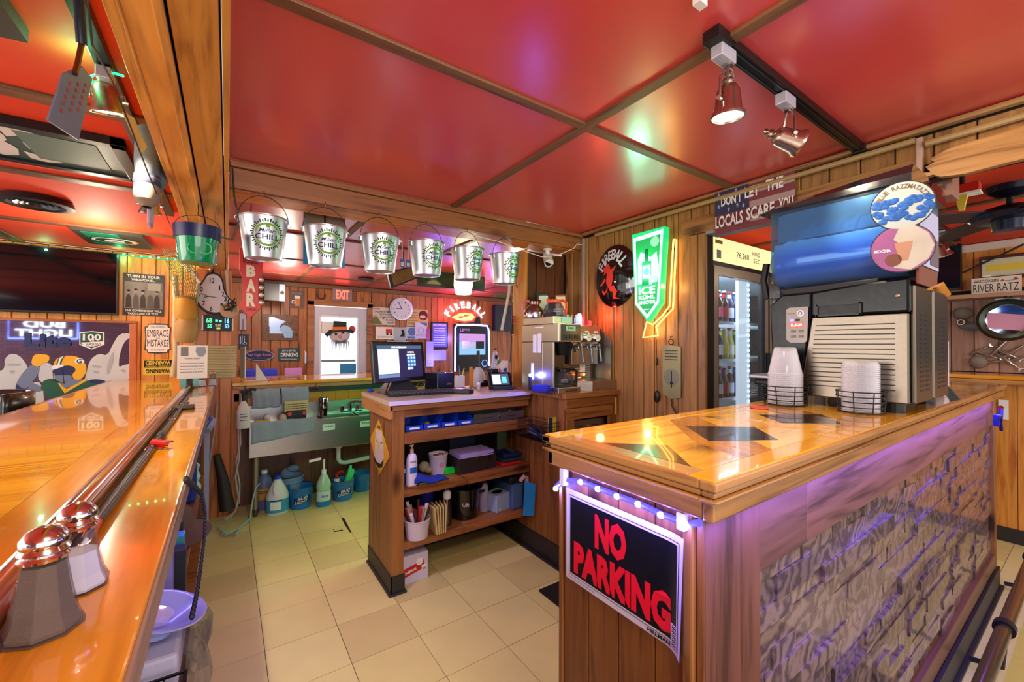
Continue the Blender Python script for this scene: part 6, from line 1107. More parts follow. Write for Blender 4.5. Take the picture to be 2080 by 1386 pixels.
p = onshelf(825, 1176, 0); tx = thing('paper_box', 'white and red carton of thermal paper rolls on the floor under the cabinet', 'box', T(.91, 2.345, 0)); G().box(-.062, .095, -.0, .11, 0, .165).build('carton', mat('carton white', '#cfc4dc', .6), tx, bevel=.002); G().prism([(-.058, .05), (.07, .08), (.07, .13), (-.058, .10)], 0, .0006, frame((0, -.0006, -.01), (1, 0, 0), (0, 0, 1))).build('red_panel', M_RED, tx); text_g(G(), 'THERMAL', -.054, .055, .025, .072, 0, .03, lambda x, y, z: (x, -.0016, y+(x+.05)*.23)).build('lettering', M_WHITE, tx)
G().lathe([(0, 0), (.022, 0), (0, .0005)], frame((.042, -.0018, .115), (1, 0, 0), (0, 0, 1)), 20).build('roll_print', M_WHITE, tx); G().box(.055, .085, -.002, -.0012, .055, .09).build('barcode_patch', M_PAPER, tx)
for i in range(6): G().box(.058+i*.0042, .060+i*.0042, -.0026, -.0022, .06, .074).build('bar', M_INK, tx)
# wire basket hooked on the coffee cabinet panel
wb2_ = thing('wire_basket', 'dark wire basket of pens hooked on the panel by the serving counter corner', 'basket', T(1.68, 2.12, .82)); x0, x1, y0, y1 = 1.60, 1.722, 1.98, 2.26; g = G()
for z in (.80, .83, .86, .89, .915): g.tube([(x0, y0, z), (x1, y0, z), (x1, y1, z), (x0, y1, z), (x0, y0, z)], .0015, 4)
for i in range(15): y = y0+(y1-y0)*i/14; g.tube([(x0, y, .80), (x0, y, .915)], .001, 4)
for i in range(8): x = x0+(x1-x0)*i/7; g.tube([(x, y0, .80), (x, y0, .915)], .001, 4); g.tube([(x, y1, .80), (x, y1, .915)], .001, 4)
g.build('wire_mesh', M_WIRE, wb2_, world=True); bx('bottom_grid', M_WIRE, x0, x1, y0, y1, .798, .800, wb2_); rr = random.Random(6)
for i in range(12): G().cyl((1.66+rr.uniform(-.04, .04), 2.03+rr.uniform(0, .05), .81), (1.66+rr.uniform(-.04, .04), 2.2+rr.uniform(-.05, .03), .83+rr.uniform(0, .06)), .005).build('pen', M_DARK if i % 3 else mat('pen steel blue', '#6a7aa0', .4), wb2_, world=True)
bx('yellow_card', mat('yellow black card', '#c8b820', .5), 1.64, 1.70, 1.985, 1.99, .84, .95, wb2_); G().box(1.64, 1.67, 1.983, 1.985, .86, .95).build('navy_print', M_NAVY, wb2_, world=True)
# no parking sign
A_ = P('X', .672, 1152, 990); B_ = P('X', .672, 1152, 1171); C_ = P('X', .672, 1396, 1097)
nps = thing('parking_sign', 'black no parking sign with a white border on the counter end panel', 'sign', frame((.672, A_.y, B_.z), (0, -1, 0), (0, 0, 1))); sw, sh = A_.y-C_.y, A_.z-B_.z
def curl(x, y, z): k = max(0, x/sw-.86)/.14; return (x, y, z+.022*k*k*(1-y/sh*.6))
def sheetq(n, x0, x1, y0, y1, z, m): G().sheet(lambda a, b: curl((x0+(x1-x0)*a), (y0+(y1-y0)*b), z), 30, 2).build(n, m, nps, smooth=True)
sheetq('board', 0, sw, 0, sh, .002, mat('sign border white', '#d9d4e6', .4)); sheetq('thin_line', sw*.033, sw*.967, sh*.06, sh*.94, .0026, M_INK); sheetq('white_gap', sw*.037, sw*.963, sh*.067, sh*.933, .0030, MATS['sign border white']); sheetq('black_field', sw*.047, sw*.953, sh*.085, sh*.915, .0034, mat('sign black', '#0a0a10', .35))
M_NP = mat('no parking red', '#e8142c', .35); text_g(G(), 'NO', sw*.30, sh*.50, sw*.58, sh*.86, .0040, .06, curl).build('lettering', M_NP, nps); text_g(G(), 'PARKING', sw*.09, sh*.11, sw*.91, sh*.46, .0040, .06, curl).build('lettering', M_NP, nps); text_g(G(), 'HILLMAN', sw*.74, sh*.02, sw*.90, sh*.055, .0036, .04, curl).build('lettering', M_INK, nps)
sheetq('barcode_sticker', sw*.91, sw*.965, sh*.03, sh*.24, .0042, M_WHITE)
for i in range(11): sheetq('bar', sw*.918, sw*.958, sh*(.04+i*.018), sh*(.04+i*.018+.008+.004*(i % 2)), .0046, M_INK)
g = G(); [g.add([curl(sw*(.03+i*.03), sh*.03, .0036), curl(sw*(.052+i*.03), sh*.03, .0036), curl(sw*(.052+i*.03), sh*.038, .0036), curl(sw*(.03+i*.03), sh*.038, .0036)], [(0, 1, 2, 3)]) for i in range(9)]; g.build('small_print', M_GREY, nps)
# ================================================================ sink area
def towel(name, label, x0, x1, ztop, zb0, zb1, y, m, grp, th=.014):
    def fn(a, b):
        t = b*2-1; s_ = abs(t); z = ztop-(ztop-(zb0+(zb1-zb0)*a))*max(0, (s_-.12)/.88)
        yy = y+(.012 if t > 0 else -.012)*min(1, s_*6)+.004*math.sin(a*22+b*3); return (x0+(x1-x0)*a+.004*math.sin(b*9), yy, z+.003*math.sin(a*13))
    return tag(G().sheet(fn, 22, 16).build(name, m, smooth=True, solid=th), label, 'towel', grp)
M_TW = mat('blue grey terry', '#8f9dac', .95, bump=1.2, bscale=260)
za, zb_ = P('Y', 4.08, 560, 793).z, P('Y', 4.08, 560, 828).z
rk = thing('towel_rail', 'black rail under the far bar holding two folded terry towels', 'rail', T(.4, 4.10, za)); g = G().cyl((.13, 4.10, za-.008), (.68, 4.10, za-.008), .008).cyl((.68, 4.10, za-.01), (.68, 4.20, za+.03), .006).cyl((.13, 4.10, za-.01), (.13, 4.20, za+.03), .006); g.build('bar', M_BLACK, rk, world=True)
xs_ = [P('Y', 4.08, u, 800).x for u in (512, 569, 572, 627)]
towel('terry_towel', 'left blue grey terry towel folded over the black rail', xs_[0], xs_[1], za+.008, zb_, zb_, 4.10, M_TW, 'terry towels on the black rail'); towel('terry_towel', 'right blue grey terry towel folded over the black rail', xs_[2], xs_[3], za+.012, zb_+.02, zb_+.03, 4.10, M_TW, 'terry towels on the black rail')
x0, x1 = P('Y', 3.89, 510, 860).x, P('Y', 3.89, 638, 855).x
towel('bar_mop', 'large blue grey terry towel draped over the sink apron', x0, x1, .768, .60, .66, 3.898, M_TW, None, .012)
a, b_ = P('Y', 4.06, 578, 818), P('Y', 4.06, 626, 832); Sign('kraft_note', 'handwritten kraft note under the right terry towel', 'note', 'Y', 4.06, (578, 816), (626, 834), mat('kraft card', '#cdbb84', .7), .003).lines(.05, .2, .95, .8, 3, M_INK)
pc_ = base(603, 857, .724); bk_ = thing('brush_block', 'black block with red rubber feet and a scrub brush on the drainboard', 'brush', T(.5, 4.06, .724)); G().box(-.075, .075, -.06, .04, 0, .10).build('block', M_BLACK, bk_, bevel=.004)
for x in (-.055, .06):
    for z in (.02, .08): G().lathe([(0, 0), (.017, 0), (.017, .008), (0, .008)], frame((x, -.061, z), (1, 0, 0), (0, 0, 1)), 16).build('red_foot', mat('salmon rubber', '#c8423a', .5), bk_)
G().ell((-.10, -.02, .04), .035, .05, .04).build('bristle_end', mat('cream bristle', '#c8c0a8', .8), bk_, smooth=True)
sg = thing('steel_tumbler', 'polished steel tumbler standing at the back of the sink', 'tumbler', T(P('Y', 4.12, 657, 830).x, 4.12, .742)); G().lathe([(0, 0), (.03, 0), (.032, .004), (.042, .15), (.04, .168), (.028, .172), (0, .172)], None, 24).build('body', mat('mirror steel', '#d0d4d8', .08, 1), sg, smooth=True)
yb_ = thing('yellow_sponge', 'yellow topped sponge box on the left of the drainboard', 'sponge', T(.24, 4.08, .724)); G().box(-.05, .06, -.04, .04, 0, .02).build('tray', M_DARK, yb_); G().box(-.045, .055, -.035, .035, .021, .034).build('sponge', lab['yellow'], yb_, bevel=.004)
jr = thing('white_jar', 'small white jar at the back of the drainboard', 'jar', T(P('Y', 4.2, 543, 825).x, 4.2, .724)); G().lathe([(0, 0), (.02, 0), (.022, .05), (.015, .06), (0, .062)], None, 16).build('body', M_WHITE, jr, smooth=True)
# spray bottle hanging at the pillar
sy = 3.86; p = P('Y', sy, 494, 870); sb_ = thing('spray_bottle', 'clear white spray bottle with a black trigger hanging left of the sink', 'spray bottle', T(p.x, sy, p.z)); hh = P('Y', sy, 494, 815).z-p.z
G().lathe([(0, 0), (.043, 0), (.046, .01), (.043, hh*.62), (.034, hh*.8), (.014, hh), (0, hh)], S(1, .7, 1), 22).build('body', mat('milky bottle', '#c4bcb8', .4), sb_, smooth=True)
G().cyl((0, 0, hh), (0, 0, hh+.05), .011).tube([(0, 0, hh+.05), (.0, 0, hh+.075), (.05, 0, hh+.09), (.085, 0, hh+.085)], .012, 8).tube([(.03, 0, hh+.07), (.045, 0, hh+.04), (.03, 0, hh+.02)], .006, 6).build('trigger_head', M_BLACK, sb_, smooth=True)
for z in (.3, .42, .52): G().box(-.022, .025, -.0335, -.0325, hh*z, hh*z+.005).build('mark', M_DARK, sb_)
lb = tag(G().tube([P('Y', 4.0, u, v) for u, v in ((492, 800), (488, 830), (484, 880), (486, 930), (478, 970), (484, 1010), (478, 1040), (455, 1055))], .006, 6).tube([P('Y', 4.02, u, v) for u, v in ((486, 830), (489, 900), (479, 940), (487, 985), (486, 1020), (470, 1050), (440, 1065))], .006, 6).build('power_cord', mat('dirty white cord', '#b9b0a8', .5), smooth=True), 'pair of dirty white cords hanging down beside the pillar foot', 'cord')
tag(G().tube([P('Y', 3.98, u, v) for u, v in ((441, 822), (436, 870), (430, 910), (424, 960))], .006, 6).build('power_cord', mat('grey lilac cord', '#a89aa8', .5)), 'grey cord hanging under the end of the long bar', 'cord')
tag(G().tube([(.02, 3.80, .01), (-.02, 3.7, .012), (.06, 3.62, .012), (.10, 3.78, .012), (.16, 3.85, .03), (.18, 3.93, .15), (.20, 3.94, .24), (.23, 3.95, .26), (.19, 3.98, .25)], .006, 6).tube([(-.05, 3.85, .01), (.0, 3.66, .012), (.08, 3.72, .02), (.15, 3.88, .02)], .005, 6).build('teal_cord', mat('teal white cord', '#8fb0ac', .5), smooth=True), 'teal tinted cord coiled around the sink leg and over the floor', 'cord')
tag(G().tube([P('Y', 3.95, u, v) for u, v in ((440, 925), (452, 970), (462, 1035))], .04, 10, taper=[.6, .9, 1.3]).build('leather_boot', mat('brown black leather', '#2c211f', .6, var=.3), smooth=True), 'dark leather sack leaning against the pillar foot', 'sack')
# things under the sink
def op(u, v): return base(u, v, 0)
p = op(565, 1047); jg = thing('bleach_jug', 'white jug with a blue cap and teal label under the sink', 'jug', T(p.x, p.y+.06, 0)); k = 1.0
G().lathe([(0, 0), (.078, 0), (.084, .012), (.084, .14), (.078, .17), (.05, .23), (.026, .275), (.022, .285), (0, .285)], S(1, .75, 1), 26).build('body', mat('jug white', '#cfd2cf', .4), jg, smooth=True); G().lathe([(.0855, .02), (.0855, .125)], S(1, .76, 1), 26).build('label', mat('teal label', '#3a94b0', .5, var=.2), jg, smooth=True); G().cyl((0, 0, .284), (0, 0, .312), .025).build('cap', M_BLUE, jg)
G().tube([(-.02, -.04, .26), (-.03, -.055, .22), (-.025, -.066, .17)], .010, 8).build('handle', MATS['jug white'], jg, smooth=True); G().add([(x, -math.sqrt(.087**2-x*x)*.77-.0003, z) for z in (.045, .11) for x in (-.055, -.03, 0, .02)], [(i, i+1, i+5, i+4) for i in range(3)]).build('white_panel', M_PAPER, jg)
G().add([(x, -math.sqrt(.088**2-x*x)*.77-.0006, z) for z in (.118, .124) for x in (-.055, -.03, 0, .025)], [(i, i+1, i+5, i+4) for i in range(3)]).build('navy_stripe', M_NAVY, jg)
M_BB2 = mat('bucket blue', '#1570b4', .25, coat=.4, var=.25, bscale=30)
def bbucket(u, v, rt, label, ext=0):
    p = op(u, v); t = thing('beer_bucket', label, 'bucket', T(p.x, p.y+rt*.8, 0), 'blue metal buckets under the sink'); rb = rt*.76; h = rt*1.75
    G().lathe([(0, .004), (rb-.003, .004), (rb, 0), (rt, h-.004), (rt+.003, h), (rt-.003, h-.003), (rb-.004, .01), (0, .01)], None, 30).build('pail', M_BB2, t, smooth=True); G().torus(rt, .003, T(0, 0, h), 30, 5).build('rim', M_STEEL, t, smooth=True)
    def cf(x, y, z): r = rb+(rt-rb)*(y/h)+.001+z; a = -PI/2+x/rb; return (r*math.cos(a), r*math.sin(a), y)
    G().sheet(lambda a, b: cf((a-.5)*rt*1.1, h*(.30+.3*b)+.02*(a-.5), 0), 8, 2).build('dark_oval', M_NAVY, t); text_g(G(), 'BUD', -rt*.30, h*.47, rt*.35, h*.60, .001, .02, lambda x, y, z: cf(x+(y-h*.45)*.3, y+x*.15, z)).build('lettering', M_WHITE, t); text_g(G(), 'LIGHT', -rt*.42, h*.30, rt*.42, h*.44, .001, .02, lambda x, y, z: cf(x+(y-h*.45)*.3, y+x*.15, z)).build('lettering', M_WHITE, t)
    return t, p
bbucket(613, 1036, .104, 'blue metal bucket with white lettering between the jug and the pump bottle'); bq, p2 = bbucket(700, 1019, .103, 'blue metal bucket with green spray bottles inside, right of the pump bottle')
p = op(659, 1030); pb = thing('pump_bottle', 'clear green pump bottle with a tall white pump under the sink', 'bottle', T(p.x, p.y+.04, 0)); G().lathe([(0, 0), (.052, 0), (.056, .01), (.056, .14), (.06, .17), (.056, .2), (.03, .26), (.018, .275), (0, .275)], S(1, .75, 1), 22).build('body', mat('pale green bottle', '#9fc4a4', .25, coat=.4), pb, smooth=True); G().lathe([(.0575, .05), (.0575, .13)], S(1, .76, 1), 22).build('label', mat('bottle label', '#bcd8cc', .5), pb, smooth=True); G().lathe([(.0572, .0), (.0572, .045)], S(1, .76, 1), 22).build('blue_liquid', mat('aqua liquid', '#1c7ab0', .3), pb, smooth=True)
G().cyl((0, 0, .275), (0, 0, .31), .02).cyl((0, 0, .31), (0, 0, .40), .008).box(-.075, .02, -.01, .01, .40, .42, RY(-6)).build('pump', M_WHITE, pb, smooth=True); text_g(G(), 'HEPACIDE', -.025, .08, .03, .10, 0, .03, lambda x, y, z: (x, -math.sqrt(.058**2-x*x)*.76-.001, y)).build('lettering', M_BLUE, pb)
p2c = Vector((p2.x, p2.y+.083, 0))
tag(G().tube([(p2c.x+.02, p2c.y, .05), (p2c.x+.05, p2c.y, .18), (p2c.x+.07, p2c.y, .29)], .03, 8, taper=[1, 1, .35]).tube([(p2c.x+.06, p2c.y+.02, .06), (p2c.x+.085, p2c.y+.02, .25)], .024, 8).build('green_bottles', mat('spring green plastic', '#4fe08a', .3), smooth=True), 'pair of bright green spray nozzles in the right blue bucket', 'spray bottle')
rs_ = thing('spray_bottle', 'spray bottle with a red trigger in the right blue bucket', 'spray bottle', T(p2c.x-.05, p2c.y, .03)); G().cyl((0, 0, 0), (-.0, 0, .16), .028, .022).build('body', M_WHITE, rs_, smooth=True); G().tube([(0, 0, .16), (0, 0, .2), (.03, -.02, .225), (.05, -.03, .22)], .013, 8).build('trigger_head', M_RED, rs_, smooth=True)
bbp = thing('beer_bucket', 'blue bucket half hidden behind the register cabinet end', 'bucket', T(1.08, 4.12, 0), 'blue metal buckets under the sink'); G().lathe([(0, 0), (.07, 0), (.095, .17), (.09, .17), (0, .02)], None, 24).build('pail', M_BB2, bbp, smooth=True)
gp = thing('grey_pail', 'grey ribbed pail with rags behind the blue buckets', 'pail', T(.47, 4.15, 0)); G().lathe([(0, 0), (.09, 0), (.10, .22), (.11, .222), (.11, .235), (.1, .235), (.095, .2), (0, .2)], None, 28).build('pail_wall', mat('slate blue pail', '#7d95b4', .5), gp, smooth=True); G().torus(.106, .004, T(0, 0, .19), 28, 5).build('rib', MATS['slate blue pail'], gp); G().ell((-.02, 0, .26), .06, .04, .05).ell((.02, -.02, .30), .05, .04, .03).build('rags', mat('blue grey rag', '#6f82a8', .9, bump=1), gp, smooth=True)
p = op(532, 1043); dj = thing('cleaner_jug', 'dark cleaner jug with a yellow label behind the white jug', 'jug', T(.27, 4.12, 0)); G().lathe([(0, 0), (.08, 0), (.08, .2), (.05, .26), (.02, .3), (0, .3)], S(1, .7, 1), 20).build('body', mat('violet grey jug', '#5a5a86', .4), dj, smooth=True); G().lathe([(.0815, .09), (.0815, .18)], S(1, .71, 1), 20).build('label', mat('orange yellow label', '#c89a30', .5, var=.3), dj, smooth=True); G().cyl((0, 0, .3), (0, 0, .325), .024).build('cap', M_WHITE, dj); text_g(G(), 'CLOUD', -.045, .14, .045, .165, 0, .04, lambda x, y, z: (x, -math.sqrt(.083**2-x*x)*.71-.001, y)).build('lettering', M_NAVY, dj)
o = Sign('wall_outlet', 'white double outlet on the dark panelling under the sink', 'outlet', 'Y', 4.285, (530, 932), (556, 946), mat('almond plate', '#b8aca8', .4), .005, bevel=.001); o.disc('socket', .3, .5, .16, M_DARK); o.disc('socket', .7, .5, .16, M_DARK)
for k in range(12): bx('plank', W_DARKZ, .1+k*.14, .237+k*.14, 4.276, 4.288, 0, .70, fb)
tag(bx('floor_mat', mat('black ribbed rubber', '#1a1614', .7, bump=1, bscale=80), 1.47, 1.72, 1.2, 1.86, .001, .012), 'black ribbed rubber mat half hidden behind the serving counter', 'mat')
# diamond eagle sign on the cabinet end
es_ = Sign('diamond_sign', 'yellow diamond shaped eagle sign on the cabinet end panel', 'sign', 'X', XL-.002, (753, 844), (791, 984), mat('sign yellow', '#d8a52c', .45), .003, shape=[(.5, 0), (1, .46), (.47, 1), (0, .55)])
es_.poly('eagle_head', [(.35, .80), (.62, .82), (.72, .6), (.75, .35), (.62, .22), (.45, .2), (.25, .28), (.28, .6)], mat('eagle white', '#cfc4bc', .6, var=.25, bscale=200)); es_.poly('beak', [(.42, .6), (.55, .62), (.5, .42), (.44, .52)], lab['yellow']); es_.poly('eye', [(.34, .62), (.42, .60), (.40, .58)], M_INK); es_.poly('eye', [(.60, .62), (.68, .64), (.62, .59)], M_INK); es_.poly('dark_plumage', [(.25, .30), (.4, .22), (.62, .24), (.75, .36), (.68, .2), (.5, .14), (.3, .2)], M_INK); es_.text('ONE', .42, .84, .58, .9, M_INK, .02); es_.lines(.38, .06, .62, .13, 3, M_INK)
# ================================================================ pillar things
ck = thing('melting_clock', 'drooping black rimmed novelty wall clock on the pillar', 'clock', T(*P('Y', 4.08, 430, 600))); YK = 4.075
def kx(u, v): q = P('Y', YK, u, v); return (q.x, q.z)
ol = [(431, 553), (444, 556), (453, 568), (455, 585), (461, 600), (472, 612), (478, 622), (470, 633), (452, 638), (432, 640), (414, 633), (401, 620), (394, 604), (396, 588), (406, 578), (413, 568), (419, 557)]
def sm2(pts, it=2):
    for _ in range(it): pts = [q for i in range(len(pts)) for q in ((pts[i][0]*.75+pts[(i+1) % len(pts)][0]*.25, pts[i][1]*.75+pts[(i+1) % len(pts)][1]*.25), (pts[i][0]*.25+pts[(i+1) % len(pts)][0]*.75, pts[i][1]*.25+pts[(i+1) % len(pts)][1]*.75))]
    return pts
o2 = [kx(*p) for p in sm2(ol)]; FK = frame((0, YK, 0), (1, 0, 0), (0, 0, 1)); cxk = sum(p[0] for p in o2)/len(o2); czk = sum(p[1] for p in o2)/len(o2); inn = [(cxk+(x-cxk)*.88, czk+(z-czk)*.9) for x, z in o2]
G().prism(o2, -.02, .02, FK).build('rim', M_BLACK, ck, world=True, bevel=.006); G().prism(inn, .0215, .023, FK).build('face', mat('silvery dial', '#c2bcc4', .35), ck, world=True)
G().cyl((kx(431, 545)[0], YK, kx(431, 545)[1]), (kx(431, 545)[0], YK, kx(431, 553)[1]), .012).torus(.018, .004, T(kx(431, 540)[0], YK, kx(431, 541)[1]) @ RX(90)).build('crown', M_BLACK, ck, world=True)
for s_, u, v in (('12', 431, 571), ('1', 446, 586), ('2', 453, 598), ('3', 458, 608), ('5', 450, 622), ('6', 429, 628), ('7', 414, 617), ('9', 403, 602), ('10', 407, 588)):
    x, z = kx(u, v); w = .016 if len(s_) > 1 else (.004 if s_ == '1' else .009); text_g(G(), s_, x-w, z-.02, x+w, z+.02, 0, .02, lambda a, b, c: (a, YK-.0245, b)).build('lettering', M_INK, ck, world=True)
hx, hz = kx(424, 603); G().tube([(hx-.05, YK-.027, hz+.02), (hx, YK-.027, hz), (hx+.05, YK-.027, hz-.005)], .0022, 5).build('hand', M_INK, ck, world=True); G().tube([(hx-.03, YK-.027, hz-.01), (hx, YK-.027, hz)], .003, 5).build('hand', M_INK, ck, world=True)
we = Sign('weather_display', 'dark weather station display with green and blue digits on the pillar', 'display', 'Y', 4.09, (410, 640), (474, 673), M_DARK, .02, bevel=.002)
we.rect('screen', .08, .12, .92, .9, glow('screen dark', '#0a1424', .6)); we.rect('side_trim', 0, .02, .05, .98, M_STEEL); we.rect('side_trim', .95, .02, 1, .98, M_STEEL)
M_LG, M_LB = glow('digit green', '#4fff8a', 1.6), glow('digit blue', '#6fc0ff', 1.6)
for s_, x0, y0, x1, y1, m in (('68', .14, .5, .32, .82, M_LG), ('55', .18, .18, .32, .42, M_LG), ('8:59', .42, .26, .60, .44, M_WHITE), ('16', .72, .5, .86, .82, M_LB), ('53', .72, .18, .86, .42, M_LB)): we.text(s_, x0, y0, x1, y1, m, .02)
we.rect('cloud_icon', .42, .6, .5, .72, M_LG); we.rect('cloud_icon', .54, .56, .62, .68, M_LG); we.rect('moon_icon', .46, .1, .58, .22, glow('olive icon', '#a8b040', 1))
M_FL = mat('old cork float', '#c08a2c', .6, var=.2); M_FL2 = mat('tan float', '#a8834a', .6, var=.2); M_ROPE = mat('weathered rope', '#bfae86', .9, bump=1, bscale=150)
def float_(u, v, m, label, tilt):
    p = P('Y', 4.03, u, v); t = thing('net_float', label, 'float', T(*p) @ RY(tilt), 'fishing floats by the pillar'); G().lathe([(0, -.098), (.05, -.096), (.070, -.06), (.075, 0), (.068, .06), (.05, .094), (0, .098)], None, 20).build('float_body', m, t, smooth=True); G().cyl((0, 0, -.1), (0, 0, -.097), .014).build('rope_hole', M_DARK, t)
float_(378, 627, M_FL, 'upper yellow cork fishing float beside the drooping clock', -3); float_(378, 671, M_FL2, 'lower tan fishing float below the yellow one', 6)
tag(G().tube([P('Y', 4.06, u, v) for u, v in ((355, 560), (358, 610), (357, 660), (358, 720), (352, 765))], .02, 10).build('hanging_rope', M_ROPE, smooth=True), 'thick weathered rope hanging left of the floats down to the bar', 'rope')
tag(G().tube([P('Y', 4.04, u, v) for u, v in ((362, 525), (384, 548), (400, 560), (402, 580), (397, 625), (398, 660), (392, 700))], .012, 8).build('thin_rope', M_ROPE, smooth=True), 'thinner rope hanging between the floats and the drooping clock', 'rope')
nt_ = G(); q = [P('Y', 4.0, u, v) for u, v in ((330, 505), (375, 515), (404, 560), (398, 625), (362, 622), (345, 560))]
def netp(a, b): L0 = q[0].lerp(q[5], min(1, b*2)) if b < .5 else q[5].lerp(q[4], b*2-1); R0 = q[1].lerp(q[2], min(1, b*2)) if b < .5 else q[2].lerp(q[3], b*2-1); v = L0.lerp(R0, a); return v+Vector((0, -.03*math.sin(a*PI)*(1+.5*math.sin(b*11)), 0))
for i in range(13): nt_.tube([netp(min(1, max(0, i/12+.05*math.sin(j*1.3))), j/16) for j in range(17)], .0022, 4)
for j in range(17): nt_.tube([netp(i/12, min(1, max(0, j/16+.02*math.sin(i*2)))) for i in range(13)], .0022, 4)
tag(nt_.build('fishing_net', mat('olive net twine', '#6f7a55', .9)), 'olive fishing net draped above the floats by the pillar', 'net', kind='stuff')
tag(G().tube([P('Y', 4.0, u, v) for u, v in ((356, 512), (385, 545), (405, 575))], .010, 6).build('wood_stick', M_PAPER), 'pale stick holding the fishing net by the pillar', 'stick')
rp = thing('rope_wrap', 'pale rope wound in many turns around the pillar', 'rope', T(-.08, 4.18, 1.07)); zt_, zb2 = P('Y', 4.08, 440, 702).z, P('Y', 4.08, 440, 768).z
for i in range(12): z = zb2+(zt_-zb2)*(i+.5)/12; G().tube([(-.24, 4.09, z+.004), (.035, 4.082, z-.003), (.055, 4.10, z), (.055, 4.3, z), (-.24, 4.31, z), (-.25, 4.2, z), (-.24, 4.09, z+.004)], .0122, 8).build('turn', M_ROPE, rp, world=True, smooth=True)
tag(G().tube([P('Y', 4.07, u, v) for u, v in ((461, 420), (463, 480), (460, 520), (463, 600), (470, 640))], .012, 6).build('bark_strip', mat('pale bark', '#bfa284', .9, bump=1)), 'pale strip of bark hanging down the right edge of the pillar', 'strip')
mk = thing('string_mask', 'round tan drum trinket tied with dark cords beside the clock', 'ornament', T(*P('Y', 4.03, 466, 632))); G().lathe([(0, 0), (.06, 0), (.064, .015), (.06, .03), (0, .03)], RX(80), 24).build('drum', mat('tan hide', '#b39272', .6), mk, smooth=True); rr = random.Random(3); g = G()
for i in range(10): g.tube([(rr.uniform(-.05, .03), -.035, rr.uniform(-.0, .06)), (rr.uniform(-.05, .05), -.05, rr.uniform(-.02, .08)), (rr.uniform(-.05, .05), -.035, rr.uniform(-.0, .1))], .005, 5)
g.build('cord_knot', mat('dark brown cord', '#33241c', .7), mk, smooth=True)
# menu and shakers at the far bar end
mn_ = Sign('paper_menu', 'white printed paper menu standing at the far end of the long bar', 'menu', 'Y', 3.95, (360, 702), (421, 768), M_PAPER, .003); mn_.lines(.1, .15, .9, .5, 4, M_GREY); mn_.rect('crest_print', .12, .68, .36, .95, mat('print grey', '#7d7d78', .7)); mn_.poly('bear_print', [(.62, .95), (.92, .95), (.95, .8), (.85, .66), (.7, .66), (.6, .8)], mat('print blue grey', '#8a98a8', .7)); mn_.text('MONDAY NIGHT', .25, .58, .75, .63, M_INK, 0)
for k in range(3): x = P('Y', 3.9, 372+k*13, 762).x; tag(bx('menu_card', (mat('teal card', '#5fb0ac', .5), M_DARK, MATS['teal card'])[k], x-.018, x+.018, 3.9, 3.91, 1.079, 1.14), ('teal menu card, left of three behind the paper menu foot', 'dark menu card, middle of three at the paper menu foot', 'teal menu card, right of three at the paper menu foot')[k], 'card', 'small cards at the end of the long bar')
def shaker(M, label, fill, fillm, sc_=1, grp='salt and pepper shakers'):
    t = thing('shaker', label, 'shaker', M @ S(sc_), grp)
    def oct(r, z): return [(r*math.cos(PI/8+i*PI/4), r*math.sin(PI/8+i*PI/4), z) for i in range(8)]
    lv = [(.033, 0), (.034, .006), (.028, .02), (.0225, .05), (.018, .082)]; g = G(); vs = [p for r, z in lv for p in oct(r, z)]; g.add(vs, [(j*8+i, j*8+(i+1) % 8, (j+1)*8+(i+1) % 8, (j+1)*8+i) for j in range(4) for i in range(8)]+[tuple(range(8))]); g.build('glass_body', glass('shaker glass', '#f4f4fa', .02, .04), t, smooth=False)
    g = G(); lv = [(.030, .003), (.031, .007), (.0255, .02)]+([(.0205, .05)] if fill > .04 else [])+([(.0175, .075)] if fill > .07 else []); vs = [p for r, z in lv for p in oct(r, z)]; n = len(lv); g.add(vs, [(j*8+i, j*8+(i+1) % 8, (j+1)*8+(i+1) % 8, (j+1)*8+i) for j in range(n-1) for i in range(8)]+[tuple(range(8)), tuple(range((n-1)*8, n*8))]); g.build('contents', fillm, t)
    G().lathe([(.020, .080), (.021, .083), (.0185, .086), (.021, .09), (.0185, .094), (.0205, .098), (.0195, .104), (.014, .111), (.006, .115), (0, .1155)], None, 26).build('cap', M_CHROME, t, smooth=True)
M_PEP = mat('ground pepper', '#7d6858', .9, bump=1, bscale=900); M_SALT = mat('table salt', '#dcdae4', .9)
s1 = base(80, 1296, ZB); s2 = base(156, 1208, ZB)
shaker(T(s1.x, s1.y+.012, ZB+.0005) @ RZ(20), 'pepper shaker, the nearest thing at the bottom left of the picture', .08, M_PEP, 1.04); shaker(T(s2.x-.004, s2.y+.018, ZB+.0005) @ RZ(5), 'half full salt shaker standing behind the near pepper shaker', .05, M_SALT, 1.0)
for k, (u, v) in enumerate(((413, 776), (424, 772), (433, 775))): p = P('Y', 4.2, u, 776); shaker(T(p.x+.0, (4.0, 4.15, 4.05)[k], ZB+.0005), ('glass shaker at the far bar end, left of three', 'glass shaker at the far bar end, middle of three', 'glass shaker at the far bar end, right of three')[k], .05, M_PEP if k == 1 else M_SALT, 1.0, 'shakers at the far end of the bar')
